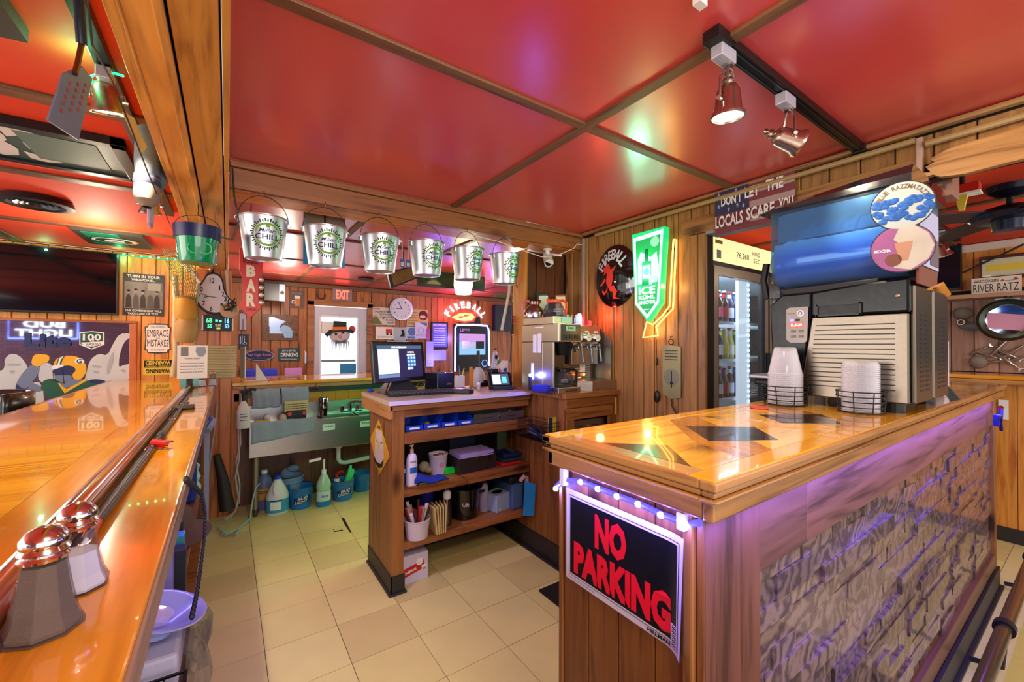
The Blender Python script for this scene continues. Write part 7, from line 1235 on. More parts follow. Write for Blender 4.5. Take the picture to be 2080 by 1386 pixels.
# fishing rod in the gutter
rd = thing('fishing_rod', 'black and red fishing rod lying along the bar rail', 'fishing rod', T(-.2, 2, 1.08)); pr_ = [P('Z', 1.085, u, v) for u, v in ((183, 1082), (222, 1025), (272, 965), (330, 898), (360, 858), (398, 808))]
for i, (a, b_, r_, m) in enumerate(((0, .35, .009, M_RED), (.35, 1, .0075, M_BLACK))):
    A_ = pr_[0].lerp(pr_[1], a) if i == 0 else pr_[0].lerp(pr_[1], .35); B_ = pr_[0].lerp(pr_[1], .35) if i == 0 else pr_[5]; G().cyl(Vector((-.186, A_.y, 1.0845)), Vector((-.186 if i == 0 else -.184, B_.y, 1.0845 if i == 0 else 1.083)), r_, r_*.75).build('grip' if i == 0 else 'shaft', m, rd, world=True, smooth=True)
G().cyl((-.186, pr_[0].y-.035, 1.0845), (-.186, pr_[0].y, 1.0845), .006, .0092).build('butt_cap', M_CHROME, rd, world=True, smooth=True); ym = pr_[3].y
G().cyl((-.19, ym-.03, 1.09), (-.15, ym-.05, 1.085), .012).build('reel_knob', M_RED, rd, world=True, smooth=True); G().cyl((-.15, ym-.05, 1.085), (-.142, ym-.054, 1.084), .013).build('knob_cap', M_CHROME, rd, world=True, smooth=True); G().ell((-.182, ym+.12, 1.088), .012, .05, .012).build('reel', M_DARK, rd, world=True, smooth=True)
for yy in (1.6, 2.2, 2.7): G().torus(.009, .0015, T(-.185, yy, 1.09) @ RX(90), 12, 4).build('line_guide', M_CHROME, rd, world=True)
p = base(380, 832, ZB); tag(G().box(p.x-.045, p.x+.03, p.y-.02, p.y+.07, ZB+.001, ZB+.018).build('black_tray', M_BLACK, bevel=.006), 'small black clip lying on the bar inner board', 'clip')
p = base(-10, 1230, ZB); tag(G().tube([(p.x-.03, p.y-.02, ZB+.012), (p.x+.03, p.y+.0, ZB+.012)], .01, 8).build('white_lighter', M_PAPER), 'pale object cut off at the left edge of the picture beside the pepper shaker', 'object')
# bar stools beyond the bar
def stool(x, y, label):
    t = thing('bar_stool', label, 'bar stool', T(x, y, 0) @ RZ(200), 'bar stools behind the long bar'); G().lathe([(0, .7), (.19, .7), (.2, .74), (.17, .78), (0, .785)], None, 24).build('seat', M_BLACK, t, smooth=True); G().cyl((0, 0, .02), (0, 0, .7), .03).build('post', M_CHROME, t); G().lathe([(0, 0), (.2, 0), (.19, .02), (0, .03)], None, 24).build('base', M_CHROME, t)
    G().sheet(lambda a, b: (-.02-.2*math.sin(PI*(.12+.76*a)), -.22*math.cos(PI*(.12+.76*a)), .8+.31*b), 16, 4).build('backrest', mat('black vinyl', '#1c221e', .25, coat=.4), t, solid=.03, smooth=True)
stool(-1.20, 3.72, 'black barrel back bar stool, its curved back showing over the bar edge'); stool(-1.26, 3.1, 'second black bar stool nearer the left edge of the picture')
# ================================================================ left wall
YW = 5.095
tv = Sign('wall_tv', 'large dark television on the orange planked left wall', 'television', 'Y', 5.06, (-190, 476), (241, 641), M_BLACK, .04, bevel=.003); tv.rect('screen', .01, .03, .99, .985, mat('tv screen', '#06070c', .08, coat=.5))
po = Sign('photo_poster', 'black and white group photo poster with a printed caption on the orange planks', 'poster', 'Y', YW, (250, 554), (333, 643), mat('poster dark', '#241d1a', .4), .008)
po.rect('photo', .04, .17, .96, .80, mat('sepia photo', '#8a837c', .5, var=.5, bscale=120)); po.text('TURN IN YOUR', .1, .90, .9, .97, M_PAPER, .03); po.text('WEAPONS...', .2, .82, .78, .88, M_PAPER, .03); po.text('THE GOVERNMENT WILL', .06, .09, .94, .14, M_PAPER, .02); po.text('TAKE CARE OF YOU', .12, .02, .85, .07, M_PAPER, .02)
for k in range(5): x = .14+.17*k; po.poly('figure_print', [(x-.07, .18), (x+.07, .18), (x+.06, .42), (x+.02, .50), (x-.02, .50), (x-.06, .42)], mat('figure dark %d' % (k % 2), ('#3a3430', '#5a524c')[k % 2], .6)); po.disc('face_print', x, .55+.03*(k % 2), .035, mat('face pale', '#b8aea4', .6)); po.disc('hair_print', x, .585+.03*(k % 2), .04, mat('hair dark', '#1c1816', .6))
po.rect('tent_print', .6, .6, .92, .78, mat('photo light', '#a8a29a', .6))
em = Sign('tin_sign', 'white bracket shaped tin sign about embracing mistakes', 'sign', 'Y', YW, (294, 658), (347, 717), mat('sign dark edge', '#2c3438', .4), .005, shape=[(.12, 0), (.5, -.03), (.88, 0), (.9, .09), (1, .1), (.97, .5), (1, .9), (.9, .91), (.88, 1), (.5, 1.03), (.12, 1), (.1, .91), (0, .9), (.03, .5), (0, .1), (.1, .09)])
em.poly('white_field', [(.15, .03), (.85, .03), (.87, .12), (.95, .13), (.92, .5), (.95, .87), (.87, .88), (.85, .97), (.15, .97), (.13, .88), (.05, .87), (.08, .5), (.05, .13), (.13, .12)], M_PAPER); em.text('EMBRACE', .1, .56, .9, .8, M_INK, .0); em.text('MISTAKES', .1, .22, .9, .46, M_INK, 0); em.text('I TOLD MY WIFE TO', .22, .87, .78, .92, M_INK, 0); em.text('YOUR', .42, .48, .58, .53, M_INK, 0); em.text('SHE HUGGED ME', .24, .08, .76, .13, M_INK, 0)
wn = Sign('warning_sign', 'upside down yellow and black warning sign on the orange planks', 'sign', 'Y', YW, (291, 731), (351, 761), lab['yellow'], .004); wn.rect('black_field', .03, .48, .97, .95, M_INK); wn.text('WARNED', .08, .66, .92, .92, lab['yellow'], .03, rot=180); wn.text('"CONSIDER YOURSELF"', .06, .52, .94, .6, lab['yellow'], .02, rot=180); wn.text('WARNING', .1, .12, .9, .4, M_INK, .03, rot=180)
# bar mirror
zt1 = P('Y', 5.09, 240, 652).z; xr = P('Y', 5.09, 279, 700).x; zi = P('Y', 5.09, 240, 657).z; xi = P('Y', 5.09, 264, 700).x
mi = thing('bar_mirror', 'wood framed bar mirror printed with a football player in a yellow helmet', 'mirror', T(-1.4, 5.09, 1.0)); bx('mirror_glass', mat('mirror silver', '#d9dce6', .03, 1), -2.4, xi, 5.08, 5.085, .9, zi, mi); bx('frame_top', W_BEAMX, -2.4, xr, 5.06, 5.10, zi, zt1, mi, .004); bx('frame_side', W_PILLAR, xi, xr, 5.06, 5.10, .9, zi, mi, .004)
YM = [5.0785]
def mp_(pts, m, n='print', smo=1):
    pts = [P('Y', 5.078, u, v) for u, v in (sm2(pts, smo) if smo else pts)]; YM[0] -= .0004
    return G().prism([(q.x, q.z) for q in pts], 0, .0003, frame((0, YM[0], 0), (1, 0, 0), (0, 0, 1))).build(n, m, mi, world=True)
def zz(x, y): return (x/5.773, 640+y/5.773)
def Z_(l): return [zz(*p) for p in l]
M_FROSTY = mat('frosted etching', '#c2c8c8', .7, var=.12, bscale=60); M_FROST2 = mat('etched shade', '#a3abad', .8)
mp_(Z_([(-60, 1100), (-60, 640), (20, 660), (60, 600), (50, 520), (120, 450), (220, 470), (300, 560), (330, 640), (330, 800), (500, 780), (520, 1100)]), M_FROSTY, 'fan_etching'); mp_(Z_([(460, 800), (440, 650), (500, 560), (580, 560), (640, 640), (650, 820)]), M_FROSTY, 'fan_etching'); mp_(Z_([(980, 820), (1020, 640), (1060, 520), (1160, 450), (1260, 480), (1330, 330), (1400, 220), (1530, 215), (1530, 260), (1450, 320), (1400, 480), (1390, 620), (1440, 590), (1540, 570), (1540, 800)]), M_FROSTY, 'fan_etching', 1)
for pts in ([(90, 570), (250, 570), (240, 600), (80, 600)], [(1080, 590), (1200, 600), (1190, 625), (1080, 615)], [(1070, 650), (1180, 660), (1140, 700)], [(1400, 640), (1480, 640), (1460, 690)], [(100, 650), (180, 650), (140, 700)], [(1260, 560), (1340, 400), (1330, 560), (1250, 740)]): mp_(Z_(pts), M_FROST2, 'etched_shadow')
M_GB, M_YG, M_SB = mat('jersey green', '#14553c', .5), mat('helmet gold', '#e8ae1c', .35), mat('sleeve slate', '#6d7a96', .5)
mp_(Z_([(175, 880), (200, 780), (280, 660), (370, 580), (470, 600), (450, 700), (370, 800), (470, 830), (490, 900), (400, 900), (300, 890)]), M_SB, 'arm_print'); mp_(Z_([(180, 880), (200, 800), (240, 850), (300, 870), (350, 830), (300, 900)]), M_NAVY, 'arm_shadow')
mp_(Z_([(380, 590), (370, 550), (390, 480), (430, 460), (560, 465), (585, 500), (570, 550), (500, 570), (460, 610)]), M_YG, 'glove_print'); mp_(Z_([(480, 870), (490, 780), (600, 740), (700, 770), (1010, 780), (1100, 750), (1240, 780), (1240, 1000), (560, 1000), (520, 900)]), M_GB, 'jersey_print')
mp_(Z_([(1030, 770), (1140, 750), (1260, 780), (1180, 810), (1060, 800)]), M_NAVY, 'shoulder_print'); mp_(Z_([(680, 800), (760, 920), (1020, 770), (1010, 740), (780, 870), (720, 800)]), M_YG, 'collar_print', 0); mp_(Z_([(700, 800), (770, 870), (980, 770), (940, 740), (700, 760)]), M_SB, 'neck_print')
mp_(Z_([(620, 640), (640, 540), (700, 490), (800, 475), (920, 490), (1000, 560), (1020, 640), (990, 720), (930, 765), (860, 750), (850, 690), (900, 650), (840, 590), (700, 600)]), M_YG, 'helmet_print'); mp_(Z_([(660, 590), (690, 500), (770, 480), (740, 520), (720, 580)]), M_GB, 'helmet_stripe', 0); mp_(Z_([(675, 590), (700, 505), (750, 485), (715, 530), (700, 585)]), M_WHITE, 'helmet_stripe', 0)
mp_(Z_([(610, 650), (700, 610), (840, 590), (900, 640), (850, 690), (740, 700), (640, 700)]), M_NAVY, 'visor_print'); mp_(Z_([(615, 590), (740, 580), (760, 600), (640, 640), (610, 630)]), M_WHITE, 'brow_print'); mp_(Z_([(640, 700), (840, 700), (850, 750), (730, 790), (650, 760)]), M_SB, 'face_print')
for a_ in ([(615, 700), (850, 700), (850, 706), (615, 706)], [(610, 760), (760, 800), (760, 806), (610, 766)], [(735, 640), (742, 640), (760, 800), (752, 800)], [(620, 650), (626, 650), (640, 770), (633, 770)]): mp_(Z_(a_), M_INK, 'face_guard', 0)
mp_(Z_([(870, 550), (900, 510), (950, 505), (995, 540), (980, 570), (910, 575)]), M_WHITE, 'helmet_oval', 2)
def mtext(s, x0, y0, x1, y1, m, bold=.03, mir=False):
    a, b_ = P('Y', 5.078, *zz(x0, y1)), P('Y', 5.078, *zz(x1, y0)); YM[0] -= .0004; y = YM[0]; text_g(G(), s, a.x, a.z, b_.x, b_.z, 0, bold, lambda p, q, r: (p, y, q), mir).build('lettering', m, mi, world=True)
mtext('G', 900, 515, 965, 570, M_GB, .05); mtext('Lite', 290, 215, 840, 380, mat('script navy', '#1c2a5c', .4), .05); mp_(Z_([(250, 395), (500, 400), (440, 420), (300, 405)]), MATS['script navy'], 'flourish', 0)
mp_(Z_([(935, 205), (1080, 190), (1225, 205), (1225, 350), (1080, 405), (935, 350)]), M_WHITE, 'shield_edge', 0); mp_(Z_([(947, 215), (1080, 200), (1213, 215), (1213, 342), (1080, 393), (947, 342)]), M_GB, 'shield_field', 0); mp_(Z_([(947, 325), (1213, 310), (1213, 342), (1100, 370), (1000, 365)]), M_WHITE, 'shield_band', 0); mtext('100', 975, 225, 1190, 300, M_WHITE, .03); mtext('SEASONS', 1005, 325, 1190, 360, M_INK, .01); mtext('G', 1050, 285, 1110, 315, M_WHITE, .04)
# neon the mirror reflects, hung on the rear wall
nb2 = thing('neon_sign', 'blue and white neon beer sign on the rear wall, seen reversed in the bar mirror', 'neon sign', T(-2.85, -1.6, 1.45)); M_NB = glow('blue neon', '#6f8aff', 3); M_NW = glow('white neon', '#e8f4ff', 1.6); c_ = P('Y', 5.08, 90, 668); dv = (c_-CAM); dv.y = -dv.y; t_ = (5.08+1.58)/abs(dv.y); cc2 = c_+dv*t_
w2, h2 = .46, .19; FN = frame((cc2.x, -1.58, cc2.z), (-1, 0, 0), (0, 0, 1))
G().tube([FN @ Vector(p) for p in ((-w2, -h2, 0), (w2, -h2, 0), (w2, h2, 0), (-w2, h2, 0), (-w2, -h2, 0))], .014, 6).build('neon_border', M_NB, nb2, world=True); text_g(G(), 'BUD', -.28, .02, .28, .16, 0, .03, lambda x, y, z: FN @ Vector((x, y, z))).build('lettering', M_NW, nb2, world=True); text_g(G(), 'LIGHT', -.38, -.15, .38, -.01, 0, .03, lambda x, y, z: FN @ Vector((x, y, z))).build('lettering', M_NW, nb2, world=True)
# ================================================================ back room wall
YB = 6.25
def bs(name, label, cat_, tl, br, m, th=.01, **k): return Sign(name, label, cat_, 'Y', YB, tl, br, m, th, **k)
ex = bs('exit_sign', 'red lit exit sign above the back door', 'exit sign', (675, 586), (714, 613), mat('exit housing', '#8a7074', .4), .04, bevel=.004); ex.text('EXIT', .16, .15, .84, .88, glow('exit red', '#ff3a2c', 5), .03)
hs_ = P('Y', YB, 652, 600); tag(G().torus(.05, .009, frame((hs_.x, YB-.01, hs_.z), (1, 0, 0), (0, 0, 1)), 20, 6, PI*.85, PI*2.15).build('horseshoe', mat('rusty iron', '#4a2a22', .6)), 'rusty horseshoe nailed up left of the exit sign', 'horseshoe')
sp4 = Sign('wall_speaker', 'black box speaker with a white front high on the back wall', 'speaker', 'Y', 6.0, (535, 579), (575, 615), M_BLACK, .2); sp4.rect('front_panel', .72, 0, 1, 1, mat('blue white panel', '#8fa8c4', .4)); sp4.disc('cone', .86, .5, .1, M_DARK)
mg = bs('beer_sign', 'small sign with a beer mug picture', 'sign', (588, 590), (618, 627), mat('dusty brown sign', '#6a5048', .6, var=.3)); mg.rect('beer_print', .36, .12, .68, .58, mat('beer orange', '#c8782c', .5)); mg.rect('foam_print', .34, .55, .7, .72, M_PAPER); mg.disc('mug_handle', .27, .35, .13, M_PAPER, ri=.09); mg.text('COLD BEER', .15, .78, .85, .9, M_GREY, 0)
st = bs('state_plaque', 'dark wooden plaque with two metal state outlines', 'plaque', (533, 638), (604, 692), W_DARKZ, .012)
st.poly('metal_outline', [(.18, .88), (.33, .90), (.35, .86), (.66, .74), (.52, .62), (.48, .5), (.50, .42), (.58, .26), (.2, .26), (.2, .5), (.18, .55)], mat('brushed blue metal', '#9aa8c8', .3, .8), .004); st.poly('metal_outline', [(.48, .46), (.58, .60), (.66, .58), (.80, .5), (.82, .42), (.86, .36), (.84, .10), (.62, .1), (.58, .3), (.48, .38)], mat('brushed grey metal', '#7f8fa8', .28, .8), .004)
ov = bs('oval_sign', 'navy oval sign with pink script low on the back wall', 'sign', (497, 711), (556, 733), mat('silver edge', '#9a9aa8', .4), .008, shape='disc'); ov.disc('navy_field', .5, .5, .47, M_NAVY, ov.h*.44/ov.w); ov.text('Red Eagle Room', .1, .36, .9, .66, M_PINK, .0); ov.lines(.2, .2, .8, .3, 1, M_GREY)
dk = bs('drinking_sign', 'small dark green sign about drinking near the back door', 'sign', (565, 707), (609, 733), mat('sign night blue', '#163a48', .4, var=.3)); dk.text('DRINKING', .12, .32, .9, .62, M_PAPER, .02); dk.text('LIFE IS BETTER', .18, .72, .8, .86, M_PAPER, 0); dk.lines(.12, .06, .88, .26, 2, M_PAPER)
rs3 = bs('restroom_sign', 'dark accessible restroom sign beside the pillar', 'sign', (485, 679), (505, 710), mat('sign navy', '#141c3c', .4)); rs3.disc('wheel', .62, .38, .17, M_WHITE, ri=.13); rs3.rect('figure_print', .52, .45, .58, .75, M_WHITE); rs3.rect('figure_print', .1, .35, .24, .85, mat('pale blue print', '#8fb0d8', .5)); rs3.rect('divider_line', .33, .3, .36, .9, M_WHITE); rs3.disc('head_print', .55, .82, .06, M_WHITE); rs3.lines(.1, .1, .9, .16, 1, M_GREY)
ns = bs('letter_block', 'large white letter shaped wall decoration beside the pillar', 'letter', (486, 630), (501, 672), W_DARKZ, .006); ns.text('n', .05, .05, .95, .85, mat('chalk lilac', '#a8a0b8', .6), .06)
ba = thing('arrow_sign', 'tall red arrow sign with cream letters pointing down beside the buckets', 'sign', frame(P('Y', 2.72, 486, 645), (1, 0, 0), (0, 0, 1))); AO = MW[ba.name].inverted()
def av(pts): return [((AO @ P('Y', 2.72, u, v)).x, (AO @ P('Y', 2.72, u, v)).y) for u, v in pts]
bx('hanger', M_WIRE, P('Y', 2.72, 508, 505).x, P('Y', 2.72, 510, 505).x, 2.705, 2.708, P('Y', 2.72, 508, 512).z, ZC-.001, ba); M_AR = mat('arrow red', '#c2322c', .45); G().prism(av([(486, 505), (533, 512), (533, 560), (525, 566), (525, 612), (532, 624), (508, 647), (484, 622), (491, 612), (491, 560), (486, 552)]), 0, .02).build('board', M_AR, ba, bevel=.003)
for s_, v0, v1 in (('B', 541, 563), ('A', 569, 593), ('R', 597, 623)):
    q = av([(500, v1), (519, v0)]); text_g(G(), s_, q[0][0], q[0][1], q[1][0], q[1][1], .0208, .06).build('lettering', mat('cream letter', '#dcd2b4', .6), ba)
q = av([(493, 536), (527, 522)]); text_g(G(), 'OPEN DAILY', q[0][0], q[0][1], q[1][0], q[1][1], .0208, .02).build('lettering', mat('dark brown print', '#3c1612', .6), ba); q = av([(499, 632), (519, 627)]); text_g(G(), 'COME IN', q[0][0], q[0][1], q[1][0], q[1][1], .0208, .0).build('lettering', MATS['dark brown print'], ba)
for v in (569, 585, 600, 615): q = av([(530, v)])[0]; G().ell((q[0], q[1], .012), .013, .013, .013, 12, 8).build('bulb', mat('clear bulb', '#d8d4d0', .1, .5), ba, smooth=True)
dh = P('Y', 6.24, 620, 724); tag(G().tube([(dh.x, YB-.0, dh.z+.07), (dh.x, YB-.04, dh.z+.05), (dh.x, YB-.04, dh.z-.09), (dh.x, YB, dh.z-.11)], .012, 8).build('pull_handle', mat('white metal handle', '#cfd0e0', .3, .4), smooth=True), 'white pull handle on the planks left of the door', 'handle')
tag(bx('games_table', mat('lilac panel', '#c88ad0', .4), P('Y', 5.6, 578, 750).x, P('Y', 5.6, 612, 750).x, 5.55, 5.6, 0, P('Y', 5.6, 590, 748).z), 'lilac end of a games table behind the far bar', 'table'); tag(G().box(P('Y', 5.5, 497, 750).x, P('Y', 5.5, 563, 750).x, 5.45, 5.5, 0, P('Y', 5.5, 530, 749).z).build('blue_chair_back', mat('royal blue vinyl', '#2c3cc8', .4), bevel=.02), 'royal blue chair back behind the far bar', 'chair')  # table end is one flat lilac colour
bc = thing('menu_card', 'folded cream table card standing on the far bar', 'card', T(P('Y', 4.35, 520, 765).x, 4.35, 1.0715)); G().prism([(0, 0), (.09, 0), (.004, .15), (0, .15)], -.03, .03, frame((0, 0, 0), (1, 0, 0), (0, 0, 1))).build('card_back', M_PAPER, bc); G().box(-.09, 0, -.04, .0, 0, .004).build('card_flap', M_PAPER, bc)
br_ = Sign('brochure', 'brown and white brochure leaning beside the rope wrapped pillar', 'brochure', 'Y', 4.3, (488, 704), (499, 768), mat('brochure brown', '#7a5c46', .5), .02); br_.rect('white_edge', .8, 0, 1, 1, M_WHITE)
wc = bs('wall_clock', 'round silver rimmed wall clock reading five to nine', 'clock', (790, 604), (837, 652), mat('silver rim', '#7c7e8a', .3, .9), .04, shape='disc'); wc.disc('face', .5, .5, .42, mat('clock face', '#d2d6e6', .5)); wc.poly('minute_hand', [(.49, .49), (.36, .80), (.38, .81), (.52, .51)], M_INK); wc.poly('hour_hand', [(.5, .49), (.28, .5), (.28, .53), (.5, .52)], M_INK)
for i in range(12): a = PI/2-i*PI/6; wc.text(str(i or 12), .5+.33*math.cos(a)-.03, .5+.33*math.sin(a)-.03, .5+.33*math.cos(a)+.03, .5+.33*math.sin(a)+.03, M_INK, 0)
p1 = bs('vintage_sign', 'cream sign about stupid people in large groups, left of the clock', 'sign', (755, 624), (802, 661), mat('cream tin', '#d0cabc', .5))
for i, (s_, x0, x1) in enumerate((('NEVER', .05, .35), ('UNDERESTIMATE', .1, .9), ('THE POWER OF', .28, .95), ('STUPID PEOPLE', .33, .96), ('IN LARGE', .6, .96), ('GROUPS', .66, .96))): p1.text(s_, x0, .88-.155*i-.02, x1, .96-.155*i, mat('maroon ink', '#5a1c24', .6), .01)
p1.poly('figure_print', [(.02, .03), (.45, .03), (.3, .3), (.2, .55), (.1, .55), (.02, .3)], mat('olive print', '#6a7048', .6)); p1.disc('face_print', .15, .5, .06, mat('skin print', '#c49a7a', .6)); p1.poly('bird_print', [(.44, .32), (.55, .46), (.5, .34)], M_INK)
p2_ = bs('vintage_sign', 'yellowed sign with a smiling woman drawn on it, right of the clock', 'sign', (826, 628), (869, 664), mat('yellow tin', '#c8b078', .5)); p2_.disc('hair_print', .76, .66, .22, mat('brown hair print', '#4a1f24', .6)); p2_.disc('face_print', .74, .58, .15, mat('face print', '#e0b49c', .6), p2_.h*.26); p2_.rect('lips', .69, .4, .77, .45, M_RED); p2_.lines(.06, .1, .5, .9, 5, mat('ochre ink', '#9a6a2c', .6))
for k, (tl, br, m, lb_) in enumerate((((763, 664), (800, 690), M_PAPER, 'pale leaflet with a red truck, lower left of the clock'), ((800, 665), (824, 692), mat('pale teal paper', '#a8bcc0', .6), 'teal leaflet with a black dog silhouette'), ((825, 664), (848, 690), mat('blue white paper', '#b8c4dc', .6), 'leaflet with a round blue badge print'), ((843, 655), (867, 688), mat('white blue paper', '#c8ccec', .6), 'white flyer with a blue corner pinned over the others'), ((866, 668), (873, 692), mat('magenta paper', '#a84a90', .6), 'narrow magenta flyer edge'), ((871, 712), (906, 732), mat('lilac paper 2', '#9a98dc', .6), 'lilac note below the framed schedule'), ((866, 694), (880, 745), mat('pale lilac paper', '#a8a4e0', .6), 'long lilac sheet beside the monitor'))):
    s_ = Sign('flyer', lb_, 'flyer', 'Y', YB-.012-.006*k, tl, br, m, .003); s_.lines(.1, .1, .9, .3, 2, M_GREY)
    if k == 0: s_.rect('truck_print', .55, .5, .9, .85, M_RED); s_.disc('wheel_print', .63, .42, .06, M_INK); s_.disc('wheel_print', .84, .42, .06, M_INK)
    if k == 1: s_.poly('dog_print', [(.5, .3), (.9, .3), (.9, .6), (.8, .85), (.6, .8), (.68, .55)], M_INK)
    if k == 2: s_.disc('badge_print', .5, .62, .35, mat('badge blue', '#4a78b4', .6)); s_.rect('blue_bar', .1, .08, .9, .22, MATS['badge blue'])
    if k == 3: s_.poly('blue_corner', [(.35, 1), (1, 1), (1, .75)], MATS['badge blue']); s_.disc('badge_print', .5, .5, .25, M_GREY, ri=.2)
sc2 = bs('framed_schedule', 'black framed blue schedule poster on the back wall', 'poster', (875, 654), (909, 708), M_BLACK, .015); sc2.rect('sheet', .08, .05, .92, .95, mat('blue sheet', '#5a60c8', .5)); sc2.text('BEER SPECIALS', .12, .86, .88, .91, M_WHITE, .02); sc2.lines(.15, .1, .85, .8, 8, M_WHITE)  # schedule sheet is one flat blue colour
jk = bs('jukebox_screen', 'wall jukebox screen with a glowing blue white border', 'jukebox', (921, 659), (990, 752), M_BLACK, .06); jk.rect('screen', .12, .35, .88, .80, glow('juke screen', '#7fb0d8', .9)); jk.rect('pink_band', .12, .62, .88, .80, glow('juke pink', '#b888c8', .9)); jk.rect('tile_icon', .2, .48, .42, .64, mat('juke tile', '#d8e8d8', .5)); jk.rect('tile_icon', .6, .48, .84, .64, M_DARK); jk.disc('centre_icon', .51, .56, .07, M_WHITE); jk.text('UPPP', .14, .84, .42, .91, M_GREY, .02)
jk.disc('speaker_ring', .86, .16, .09, glow('ring blue', '#5a7aff', 2), ri=.075); jw, jh = jk.w, jk.h; G().tube([(.0, 0, .07), (.01*0+.0, jh*.92, .07), (jw*.05, jh*.985, .07), (jw*.5, jh, .07), (jw*.92, jh*.985, .07), (jw*.97, jh*.9, .07), (jw, jh*.1, .07)], .014, 8).build('neon_edge', glow('juke neon', '#8f9fff', 5), jk.root, smooth=True)
point('juke_light', (3.1, 6.1, 1.5), 5, (.2, .2, 1), .05); point('juke_light', (2.75, 6.05, 1.15), 3, (.25, .2, 1), .05)
nf = bs('neon_flame_sign', 'fireball neon with white letters arched over an orange flame', 'neon sign', (898, 607), (988, 658), mat('neon backing', '#1c1420', .5), .006, shape=[(.3, .0), (.85, 0), (.85, .3), (.3, .3)]); M_NWH = glow('neon lilac white', '#dcd4ff', 4)
g = G(); arc_text(g, 'FIREBALL', nf.w*.5, nf.h*-.05, nf.w*.46, 158, 22, nf.h*.30, nf.w*.085, .03, .04, nf.h*.85); g.build('lettering', M_NWH, nf.root); nf.poly('red_flame', [(.16, .2), (.3, .42), (.45, .55), (.6, .52), (.72, .48), (.76, .3), (.7, .08), (.5, .0), (.3, .05)], glow('flame red', '#ff2c1c', 2.2)); nf.poly('orange_flame', [(.2, .22), (.36, .4), (.5, .45), (.66, .42), (.72, .28), (.64, .12), (.48, .08), (.32, .12)], glow('flame orange', '#ffb060', 2.4)); nf.poly('flame_gap', [(.3, .24), (.5, .32), (.42, .2)], glow('flame red', '#ff2c1c', 2)); nf.poly('flame_gap', [(.45, .36), (.62, .34), (.5, .27)], MATS['flame red'])
point('neon_flame_light', (3.05, 6.05, 1.95), 4, (1, .1, .12), .05); point('purple_light', (2.9, 4.6, 2.1), 4, (.45, .2, 1), .05); point('magenta_light', (3.2, 5.6, 2.15), 3, (1, .1, .35), .05)
# hanging lamp, dome, tv, frame, vent, wheel behind the buckets
a = P('Y', 4.0, 941, 598); lmp = thing('hanging_lamp', 'glowing yellow glass lamp shade hanging below the row of buckets', 'lamp', T(a.x, 4.0, a.z)); r1 = 19*mpp(a); G().lathe([(r1*.8, 0), (r1, .09), (r1*.98, .2), (r1*.5, .24), (.02, .25)], None, 24).build('shade', mat('lit glass shade', '#f2e8a0', .4, emit='#fff0a0', es=2.2), lmp, smooth=True); G().cyl((0, 0, .25), (0, 0, ZC-a.z-.001), .008).build('rod', M_WIRE, lmp); G().lathe([(0, .0), (.12, 0), (.1, -.03), (0, -.04)], T(0, 0, ZC-a.z-.001), 24).build('ceiling_rose', mat('bronze rose', '#7a4a2a', .3, .8), lmp, smooth=True); point('lamp_glow', (a.x, 3.85, a.z-.05), 5, (1, .9, .55), .04)
a, b_ = P('Y', 4.4, 850, 530), P('Y', 4.4, 985, 592); tv2 = thing('ceiling_tv', 'dark green reflecting television hanging in the back room behind the buckets', 'television', T((a.x+b_.x)/2, 4.4, b_.z)); bx('casing', M_BLACK, a.x, b_.x, 4.4, 4.45, b_.z, a.z+.05, tv2, .004, True); bx('screen', mat('green dark screen', '#123c2c', .1, coat=.5), a.x+.03, b_.x-.03, 4.396, 4.4, b_.z+.03, a.z+.03, tv2); bx('mount', M_BLACK, (a.x+b_.x)/2-.05, (a.x+b_.x)/2+.05, 4.45, 4.5, a.z-.05, ZC-.001, tv2)
q = [P('Y', 3.6, *p) for p in ((787, 553), (836, 541), (862, 560), (795, 586))]; cf_ = thing('framed_picture', 'tilted framed bronze picture hanging under the back room ceiling', 'picture', T(*q[0])); G().add([*q, *[v+Vector((0, .03, 0)) for v in q]], [(0, 1, 2, 3), (7, 6, 5, 4), (0, 4, 5, 1), (1, 5, 6, 2), (2, 6, 7, 3), (3, 7, 4, 0)]).build('frame', mat('blue black frame', '#23283c', .4), cf_, world=True); c4 = sum(q, Vector())/4; G().add([c4+(v-c4)*.82+Vector((0, -.002, 0)) for v in q], [(0, 1, 2, 3)]).build('picture_face', mat('bronze picture', '#8a6438', .4, .3, var=.5, bscale=150), cf_, world=True); bx('hanger', M_WIRE, c4.x-.004, c4.x+.004, 3.615, 3.62, q[1].z-.02, ZC-.001, cf_)
vt = P('Z', 2.2, 743, 571); v2_ = thing('ceiling_vent', 'small dark ceiling vent in the back room above the exit sign', 'vent', T(vt.x, vt.y, 2.22)); G().lathe([(0, .018), (.09, .018), (.1, 0), (.06, -.006), (0, 0)], None, 24).build('grille', M_DARK, v2_, smooth=True)
a = P('Y', 3.2, 817, 517); tg_ = None
for k in range(2):
    xx = P('Y', 3.2, 817+k*12, 535).x; z0, z1 = P('Y', 3.2, 820, 543).z, P('Y', 3.2, 820, 527).z; t = thing('hanging_tag', ('left blue white label tag hanging between the third and fourth bucket', 'right blue white label tag hanging between the third and fourth bucket')[k], 'tag', T(xx, 3.2, z0), 'tags hanging between buckets'); G().box(-.018, .018, -.004, .004, 0, z1-z0).build('card', mat('tag blue', '#4a7ab8', .4), t); G().box(-.012, .012, -.006, -.0045, .008, (z1-z0)*.6).build('white_print', M_WHITE, t); G().box(-.003, .003, -.002, .002, z1-z0, ZC-z0-.001).build('cord', M_PAPER, t)
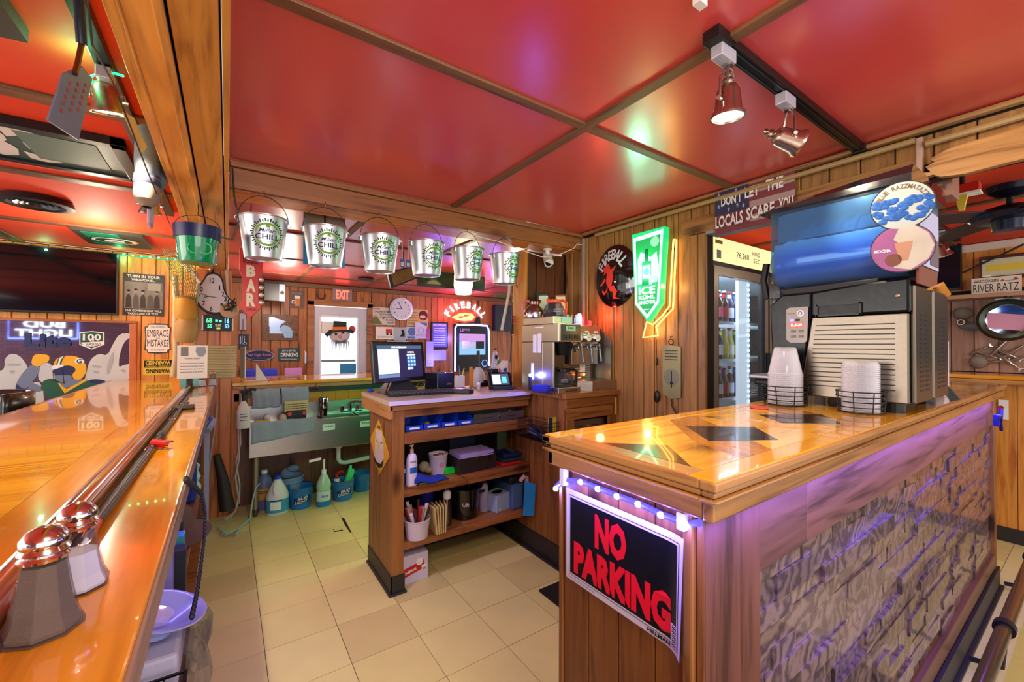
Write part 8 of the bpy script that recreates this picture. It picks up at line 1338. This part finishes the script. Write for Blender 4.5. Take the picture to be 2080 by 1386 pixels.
a, b_ = P('Y', 4.2, 582, 440), P('Y', 4.2, 616, 477); cs_ = Sign('framed_letter', 'framed tan handwritten sheet hanging behind the first and second bucket', 'frame', 'Y', 4.2, (580, 437), (618, 478), mat('red brown frame', '#6a241c', .4), .02); cs_.rect('sheet', .06, .06, .94, .94, mat('tan parchment', '#c4a468', .6)); cs_.lines(.12, .1, .88, .9, 9, M_DARK); bx('hanger', M_WIRE, a.x+.1, a.x+.104, 4.19, 4.195, a.z-.05, ZC-.001, cs_.root)
gf = Sign('green_crate', 'olive green box on the back room picture rail, right of the lamp', 'box', 'Y', 5.9, (1002, 591), (1029, 606), mat('olive box', '#4a6a3a', .6), .1); gf.rect('wood_rim', 0, .9, 1, 1, W_TRIM)
tag(bx('wall_board', mat('navy board', '#141a38', .4), P('Y', 6.2, 1003, 650).x, P('Y', 6.2, 1040, 650).x, 6.15, 6.25, P('Y', 6.2, 1010, 672).z, P('Y', 6.2, 1010, 620).z), 'dark navy board on the back wall right of the flame neon', 'board')
vb = thing('vodka_bottle', 'tall clear bottle standing on the far bar left of the phone', 'bottle', T(P('Y', 4.5, 1006, 740).x, 4.5, 1.0715)); G().lathe([(0, 0), (.04, 0), (.042, .17), (.016, .21), (.015, .26), (0, .26)], None, 18).build('glass_body', M_CUP, vb, smooth=True); G().cyl((0, 0, .26), (0, 0, .285), .018).build('cap', M_BLACK, vb)
gb2 = thing('green_bottle', 'short green bottle on the far bar beside the tall clear one', 'bottle', T(P('Y', 4.45, 1014, 750).x, 4.45, 1.0715)); G().lathe([(0, 0), (.04, 0), (.04, .10), (.02, .14), (0, .14)], None, 16).build('glass_body', gls['green'], gb2, smooth=True)
# ================================================================ under the long bar
ch_ = thing('plastic_chain', 'dark beaded chain hanging along the open shelf under the bar', 'chain', T(-.08, 1.5, .5)); pp_ = [P('X', -.070, 378, 975), P('X', -.070, 396, 990), P('X', -.070, 411, 1006), P('X', -.068, 417, 1045), P('X', -.068, 415, 1095), P('X', -.066, 408, 1150), P('X', -.064, 400, 1205), P('X', -.062, 388, 1262)]; g = G()
for a, b_ in zip(pp_, pp_[1:]):
    for k in range(7): c = a.lerp(b_, k/7); g.ell(c, .006, .009, .009, 6, 4)
tag(g.build('beads', M_DARK, ch_, world=True), kind='stuff')
hat = thing('straw_hat', 'dark brimmed hat lying on the shelf under the bar', 'hat', T(-.20, 2.55, .482)); G().lathe([(0, .13), (.06, .13), (.085, .10), (.095, .03), (.19, .0), (.195, .006), (.10, .045), (.09, .11), (.06, .136), (0, .137)], S(.75, 1, 1), 30).build('brim_and_crown', mat('brown straw', '#5a4636', .7), hat, smooth=True); G().lathe([(.0975, .03), (.094, .06)], S(.75, 1, 1), 30).build('band', M_BLACK, hat, smooth=True)
ld_ = thing('plastic_bowl', 'clear round plastic bowl lit blue on the shelf under the bar', 'bowl', T(-.17, 1.52, .60) @ RY(18)); G().lathe([(0, 0), (.05, 0), (.05, .01), (.10, .05), (.115, .055), (.115, .06), (.098, .056), (.045, .014), (0, .012)], None, 30).build('bowl', mat('milky clear plastic', '#aab0e0', .15, coat=.6), ld_, smooth=True); G().lathe([(0, .03), (.035, .03), (.04, .05), (0, .052)], None, 20).build('inner_cup', M_CUP, ld_, smooth=True)
tag(bx('white_tray', mat('white tray', '#c8c4d8', .5), -.36, -.10, 1.41, 1.72, .484, .58, None, .01), 'white tray holding papers under the round plastic bowl', 'tray')
for k, (y, m, lb_) in enumerate(((1.80, M_DARK, 'dark boxed pack, nearest of the packs on the bar shelf'), (1.88, mat('teal pack', '#3a8a9a', .4), 'teal pack on the bar shelf'), (1.96, M_DARK, 'dark boxed pack, farthest on the bar shelf'), (1.74, mat('lilac pack', '#8a84c0', .4), 'lilac card pack standing behind the bowl'))): tag(bx('card_pack', m, -.34+.03*k, -.11-.01*k, y, y+.05, .484, .70+.02*k, None, .003), lb_, 'pack', 'packs on the bar shelf')
wbk = thing('wire_basket', 'black wire basket hooked on the shelf front under the near bar end', 'basket', T(-.18, 1.0, .3)); g = G(); x0, x1, y0, y1, z0, z1 = -.30, -.082, .92, 1.38, .33, .545
for z in [z0+(z1-z0)*i/5 for i in range(6)]: g.tube([(x0, y0, z), (x1, y0, z), (x1, y1, z), (x0, y1, z), (x0, y0, z)], .0025 if z < z1-.01 else .005, 5)
for i in range(12): y = y0+(y1-y0)*i/11; g.tube([(x1, y, z0), (x1, y, z1)], .0022, 4)
for i in range(6): x = x0+(x1-x0)*i/5; g.tube([(x, y0, z0), (x, y0, z1)], .0022, 4); g.tube([(x, y1, z0), (x, y1, z1)], .0022, 4); g.tube([(x, y0, z0), (x, y1, z0)], .0022, 4)
g.build('wire_mesh', M_WIRE, wbk, world=True); tag(bx('blue_packet', mat('blue crumpled pack', '#2a3ab0', .5), -.27, -.12, 1.0, 1.3, .336, .47, None, .02), 'blue packet lying in the wire basket under the bar', 'packet')
bg = thing('plastic_bag', 'clear crumpled plastic bag hanging from the wire basket under the bar', 'bag', T(-.04, 1.5, .3)); rr = random.Random(12); c0 = P('X', -.07, 398, 1320); G().sheet(lambda a, b: (c0.x+.035*math.sin(a*2*PI)*(1+.2*math.sin(b*9)), c0.y+.11*math.cos(a*2*PI)*(.5+.6*b*(1.4-b))+rr.uniform(-.012, .012), c0.z+.10-.2*b+rr.uniform(-.012, .012)), 18, 8).build('bag_skin', glass('bag film', '#e8ecf8', .1, .02), bg, world=True)
gt = thing('glass_figure', 'pale green glass figurine on the shelf end under the bar', 'figurine', T(-.16, 3.25, .482)); G().lathe([(0, 0), (.03, 0), (.035, .03), (.02, .06), (.032, .09), (.018, .13), (.028, .16), (0, .19)], None, 16).build('body', mat('sea green glass', '#8fc0a8', .2), gt, smooth=True)
tag(G().box(-.2, -.14, 3.0, 3.08, .482, .80).build('blue_bottle', mat('cobalt plastic', '#1a2a80', .3), bevel=.02), 'tall cobalt blue bottle on the shelf under the bar', 'bottle'); tag(G().tube([(-.13, 3.3, .9), (-.09, 3.35, .92), (-.07, 3.3, .90), (-.1, 3.2, .86)], .02, 6).build('wire_bundle', mat('grey blue wires', '#7a88a0', .5), smooth=True), 'bundle of grey wires tied under the far end of the bar', 'wires')
# ================================================================ right room
rt2 = Sign('licence_plate', 'wisconsin licence plate on the shelf edge in the right room', 'plate', 'X', 4.9, (1973, 567), (2076, 599), mat('plate cream', '#ddd6c8', .4), .004, bevel=.001); M_PLT = mat('plate ink', '#2a2a24', .5)
rt2.text('RIVER RATZ', .04, .26, .95, .66, M_PLT, .0); rt2.text('WISCONSIN', .05, .74, .55, .9, M_PLT, .01); rt2.text("America's Dairyland", .2, .06, .8, .16, M_PLT, 0); rt2.poly('barn_print', [(.58, .76), (.64, .86), (.68, .76)], M_RED); rt2.poly('sail_print', [(.84, .8), (.88, .92), (.96, .8)], M_RED); rt2.rect('green_line', .68, .76, .92, .78, mat('plate green', '#3a7a5a', .5))
zsh = P('X', 4.9, 1935, 603).z; tag(bx('wall_shelf', mat('driftwood shelf', '#a88466', .5), 4.78, 5.0, -.3, 1.3, zsh-.03, zsh), 'long driftwood shelf under the television in the right room', 'shelf')
rtv = Sign('wall_tv', 'dark television in the right room next to the slush machine', 'television', 'X', 4.95, (1900, 502), (1955, 589), M_BLACK, .05); rtv.rect('screen', .03, .04, .97, .96, mat('blue black screen', '#0c1422', .1))
pf = Sign('framed_picture', 'framed picture with a bright yellow band behind glass in the right room', 'picture', 'X', 4.97, (1990, 524), (2100, 562), mat('mahogany frame', '#4a1f1c', .4), .03); pf.rect('mat_board', .06, .14, .94, .86, mat('pale mount', '#c8c8a8', .3, coat=.5)); pf.rect('yellow_band', .14, .35, .9, .62, lab['yellow'])
pm = P('X', 4.85, 2047, 650); po2 = thing('porthole_mirror', 'round ship porthole mirror with a dark rim in the right room', 'mirror', T(*pm)); RP = frame(pm, (0, -1, 0), (0, 0, 1)); R_ = .155
G().lathe([(R_*.72, 0), (R_, 0), (R_*1.03, .02), (R_*.9, .05), (R_*.75, .04), (R_*.72, 0)], RP, 32).build('rim', mat('dark green bronze', '#39423a', .3, .6), po2, world=True, smooth=True); G().lathe([(0, .01), (R_*.73, .01), (R_*.73, .012), (0, .012)], RP, 10).build('mirror_glass', mat('sky mirror', '#c8cfe8', .05, 1), po2, world=True); G().cyl(pm+Vector((0, 0, R_*.98)), Vector((pm.x, pm.y, zsh-.031)), .02).build('bracket', M_DARK, po2, world=True); G().box(pm.x-.02, pm.x+.0, pm.y-.06, pm.y+.06, pm.z+R_*.7, pm.z+R_*1.05).build('paper_tag', mat('grey tag', '#a8aab8', .6), po2, world=True)
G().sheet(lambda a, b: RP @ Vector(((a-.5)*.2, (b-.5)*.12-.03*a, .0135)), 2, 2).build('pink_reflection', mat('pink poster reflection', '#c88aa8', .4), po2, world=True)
def fish(u, v, L_, label, m, rz=0):
    c = P('X', 4.98, u, v); F_ = frame(c, (0, -math.cos(rz), math.sin(rz)), (0, 0, 1)); t = thing('mounted_fish', label, 'fish', T(*c), 'fish on the right room wall'); g = G(); F0 = F_ @ Matrix.Rotation(rz, 4, 'Z')
    g.lathe([(0, -.5), (.06, -.45), (.13, -.3), (.17, -.1), (.15, .1), (.09, .3), (.03, .42), (0, .43)], F0 @ RY(90) @ S(L_*.9, L_*.5, L_), 14); g.build('fish_body', m, t, world=True, smooth=True); G().prism([(.40, 0), (.52, .12), (.49, 0), (.52, -.12)], -.01, .01, F0 @ S(L_)).build('tail', m, t, world=True); return t
M_FS = mat('fish slate', '#68717c', .35, var=.3); M_FB = mat('fish brown', '#7a7068', .5, var=.3); M_FC = mat('fish chrome', '#b8b4ae', .2, .8, var=.3)
def shell(u, v, w, h, label, m): q = P('X', 4.97, u, v); k = mpp(q); return tag(G().ell(q, .025, w*k, h*k, 16, 8).build('oval_plaque', m, smooth=True), label, 'ornament')
shell(1955, 637, 14, 12, 'grey propeller blade ornament, upper one on the pink planks', M_FB); shell(1975, 663, 19, 9, 'blue grey propeller blade ornament, lower one on the pink planks', M_FS); shell(1987, 736, 13, 13, 'dark brown round buoy on the far counter', M_FB)
q = P('X', 4.95, 1952, 655); tag(G().torus(.02, .008, frame(q, (0, -1, 0), (0, 0, 1))).build('hub', M_STEEL), 'steel hub ring between the propeller blades', 'ring')
k_ = 0
for (u, v, s_, a_) in ((1990, 712, 1, .3), (2008, 722, 1, -.2), (2030, 706, 1.3, .5), (2045, 718, 1.2, -.3), (2062, 712, 1.1, .4), (2022, 735, 1, .1), (2048, 734, 1.2, -.4), (2070, 728, 1, .2)):
    fish(u, v, .15*s_, 'silver fish of the mounted school, %s one' % ('far left', 'second', 'highest', 'centre', 'upper right', 'lower left', 'lower centre', 'far right')[k_], M_FC, a_); k_ += 1
xf0 = base(2020, 787, 1.19).x; rb = thing('far_counter', 'glossy honey counter crossing the right room under the fish wall', 'counter', T(4.75, .5, 0)); bx('top_board', W_BARY, 4.55, 5.0, -.6, 1.1, 1.165, 1.195, rb, .006); bx('front_edge', W_EDGEY, 4.54, 4.56, -.6, 1.1, 1.13, 1.163, rb, .004)
for i in range(12): y = -.58+i*.14; bx('plank', W_ORANGE, 4.64, 4.655, y, y+.137, .1, 1.13, rb, .002)
bx('cove_base', M_COVE, 4.625, 4.64, -.6, 1.1, 0, .1, rb); bx('core', M_SUB, 4.66, 4.98, -.6, 1.1, 0, 1.13, rb)
oc = thing('opener_hook', 'blue cast hook screwed to the end of the serving counter', 'hook', T(3.80, .43, 1.0)); q0 = P('Y', .36, 2030, 855); G().tube([q0+Vector((0, 0, .03)), q0+Vector((.04, 0, .0)), q0+Vector((.06, 0, .06))], .01, 6).tube([q0+Vector((.03, 0, .0)), q0+Vector((.07, 0, -.06))], .008, 6).box(q0.x-.02, q0.x+.02, q0.y, q0.y+.02, q0.z-.03, q0.z+.03).build('hook_body', mat('deep blue iron', '#16186a', .3), oc, world=True)
wd2 = Sign('white_notice', 'white notice with a red spot on the orange post in the right room', 'notice', 'X', 4.62, (2028, 812), (2049, 853), M_PAPER, .003); wd2.disc('red_spot', .25, .6, .3, M_RED)
# ceiling fan, exit box and spots of the right room
fp = P('X', 3.35, 2052, 425); fn = thing('ceiling_fan', 'dark ceiling fan on a short rod in the right room', 'fan', T(3.35, fp.y, ZC)); zf = fp.z; G().lathe([(0, 0), (.085, -.0), (.08, -.03), (.04, -.06), (0, -.06)], T(0, 0, -.001), 26).build('canopy', mat('fan dark blue', '#23283a', .25, .4), fn, smooth=True); G().cyl((0, 0, zf-ZC), (0, 0, -.05), .014).build('rod', M_DARK, fn); G().lathe([(0, .04), (.05, .04), (.13, .015), (.16, -.01), (.14, -.035), (.07, -.04), (.065, -.09), (0, -.095)], T(0, 0, zf-ZC-.02), 30).build('motor', MATS['fan dark blue'], fn, smooth=True)
for k in range(4): G().box(.12, .60, -.065, .065, -.004, .004, T(0, 0, zf-ZC-.03) @ RZ(40+90*k) @ RX(10)).build('blade', mat('blade dark', '#33313a', .4), fn, bevel=.003)
eb = thing('emergency_light', 'red topped emergency box with a yellow tab under the right room ceiling', 'alarm', T(*P('X', 2.75, 1955, 395))); q = P('X', 2.75, 1955, 395); G().box(-.03, .03, -.055, .055, .0, .04).build('red_body', mat('alarm red', '#c22a18', .4), eb, bevel=.003); G().box(-.034, .034, -.058, .058, -.008, 0).build('cream_base', M_PAPER, eb); G().prism([(-.02, 0), (.02, 0), (.008, -.07), (-.008, -.07)], -.01, .01, frame((-.02, 0, -.008), (0, -1, 0), (0, 0, 1))).build('yellow_tab', lab['yellow'], eb); G().cyl((0, 0, .04), (0, 0, ZC-q.z-.001), .01).build('stem', M_DARK, eb)
wp = P('X', 2.4, 1925, 385); tag(G().box(2.3, 2.42, wp.y-.03, wp.y+.06, wp.z-.05, wp.z+.05).build('wood_block', mat('pinkish wood block', '#9a6a58', .5), bevel=.004), 'pinkish wooden block fixed behind the weathered slab', 'block')
tr3 = track('light_track', 'black light track with three glass spot lights in the right room', 3.0, 4.6, .66, .70)
for k, (u, v) in enumerate(((1968, 470), (1998, 487), (2015, 498))):
    x = (3.15, 3.75, 4.1)[k]; head(('glass bell spot light, nearest on the right room track', 'glass bell spot light, middle one on the right room track', 'glass bell spot light, farthest on the right room track')[k], x, .68, ZC-.03, ((-.1, .1, -1), (-.6, .1, -.5), (.3, -.3, -1))[k], 3, .10, 'spot lights of the right room track')
tag(G().tube([P('X', 4.9, u, v) for u, v in ((1955, 555), (1985, 540), (2030, 520), (2080, 496))], .008, 5).build('cable', M_BLACK), 'black cable running up across the orange planks of the right room', 'cable')
# snowman decoration on the back door
sc0 = P('Y', 6.2, 690, 678); sn = thing('snowman_decoration', 'snowman head in a black hat with an orange band hanging on the back door', 'decoration', T(*sc0)); k = mpp(sc0)
def so(x, y): return (x*k, y*k)
FS = frame((0, 0, 0), (1, 0, 0), (0, 0, 1)); sp_d = lambda pts, z0, z1, m, n: G().prism([so(*p) for p in pts], z0, z1, FS).build(n, m, sn)
G().ell((0, 0, -2*k), 20*k, .03, 18*k, 20, 10).build('head', mat('snow felt', '#b9aeb0', .9), sn, smooth=True); sp_d([(-29, -2), (-24, -7), (-14, 2), (14, 4), (24, 0), (28, 4), (22, 9), (-20, 7)], .01, .035, M_BLACK, 'hat_brim'); sp_d([(-14, 6), (12, 8), (12, 24), (-12, 25)], .01, .035, M_BLACK, 'hat_crown'); sp_d([(-15, 6), (13, 8), (13, 14), (-14, 13)], .0355, .038, mat('orange band', '#d86a20', .5), 'hat_band')
for x, y, r, m in ((-8, -1, 2.6, M_INK), (5, 2, 2.6, M_INK), (0, -6, 3.5, mat('carrot pink', '#c8706a', .6))): G().ell((x*k, -.03, y*k), r*k, .01, r*k, 10, 6).build('button', m, sn)
sp_d([(-9, -13), (0, -16), (11, -12), (11, -20), (0, -18), (-9, -22)], .03, .04, mat('slate bow', '#4a5c6a', .7), 'bow_tie'); rr = random.Random(5)
for i in range(11): x = -16+3.1*i; sp_d([(x, -14), (x+2.5, -14), (x+1.8+rr.uniform(-2, 2), -28-rr.uniform(0, 8))], 0, .01, MATS['snow felt'], 'fringe')
G().cyl((0, 0, 24*k), (0, 0, 42*k), .003).build('cord', M_INK, sn)
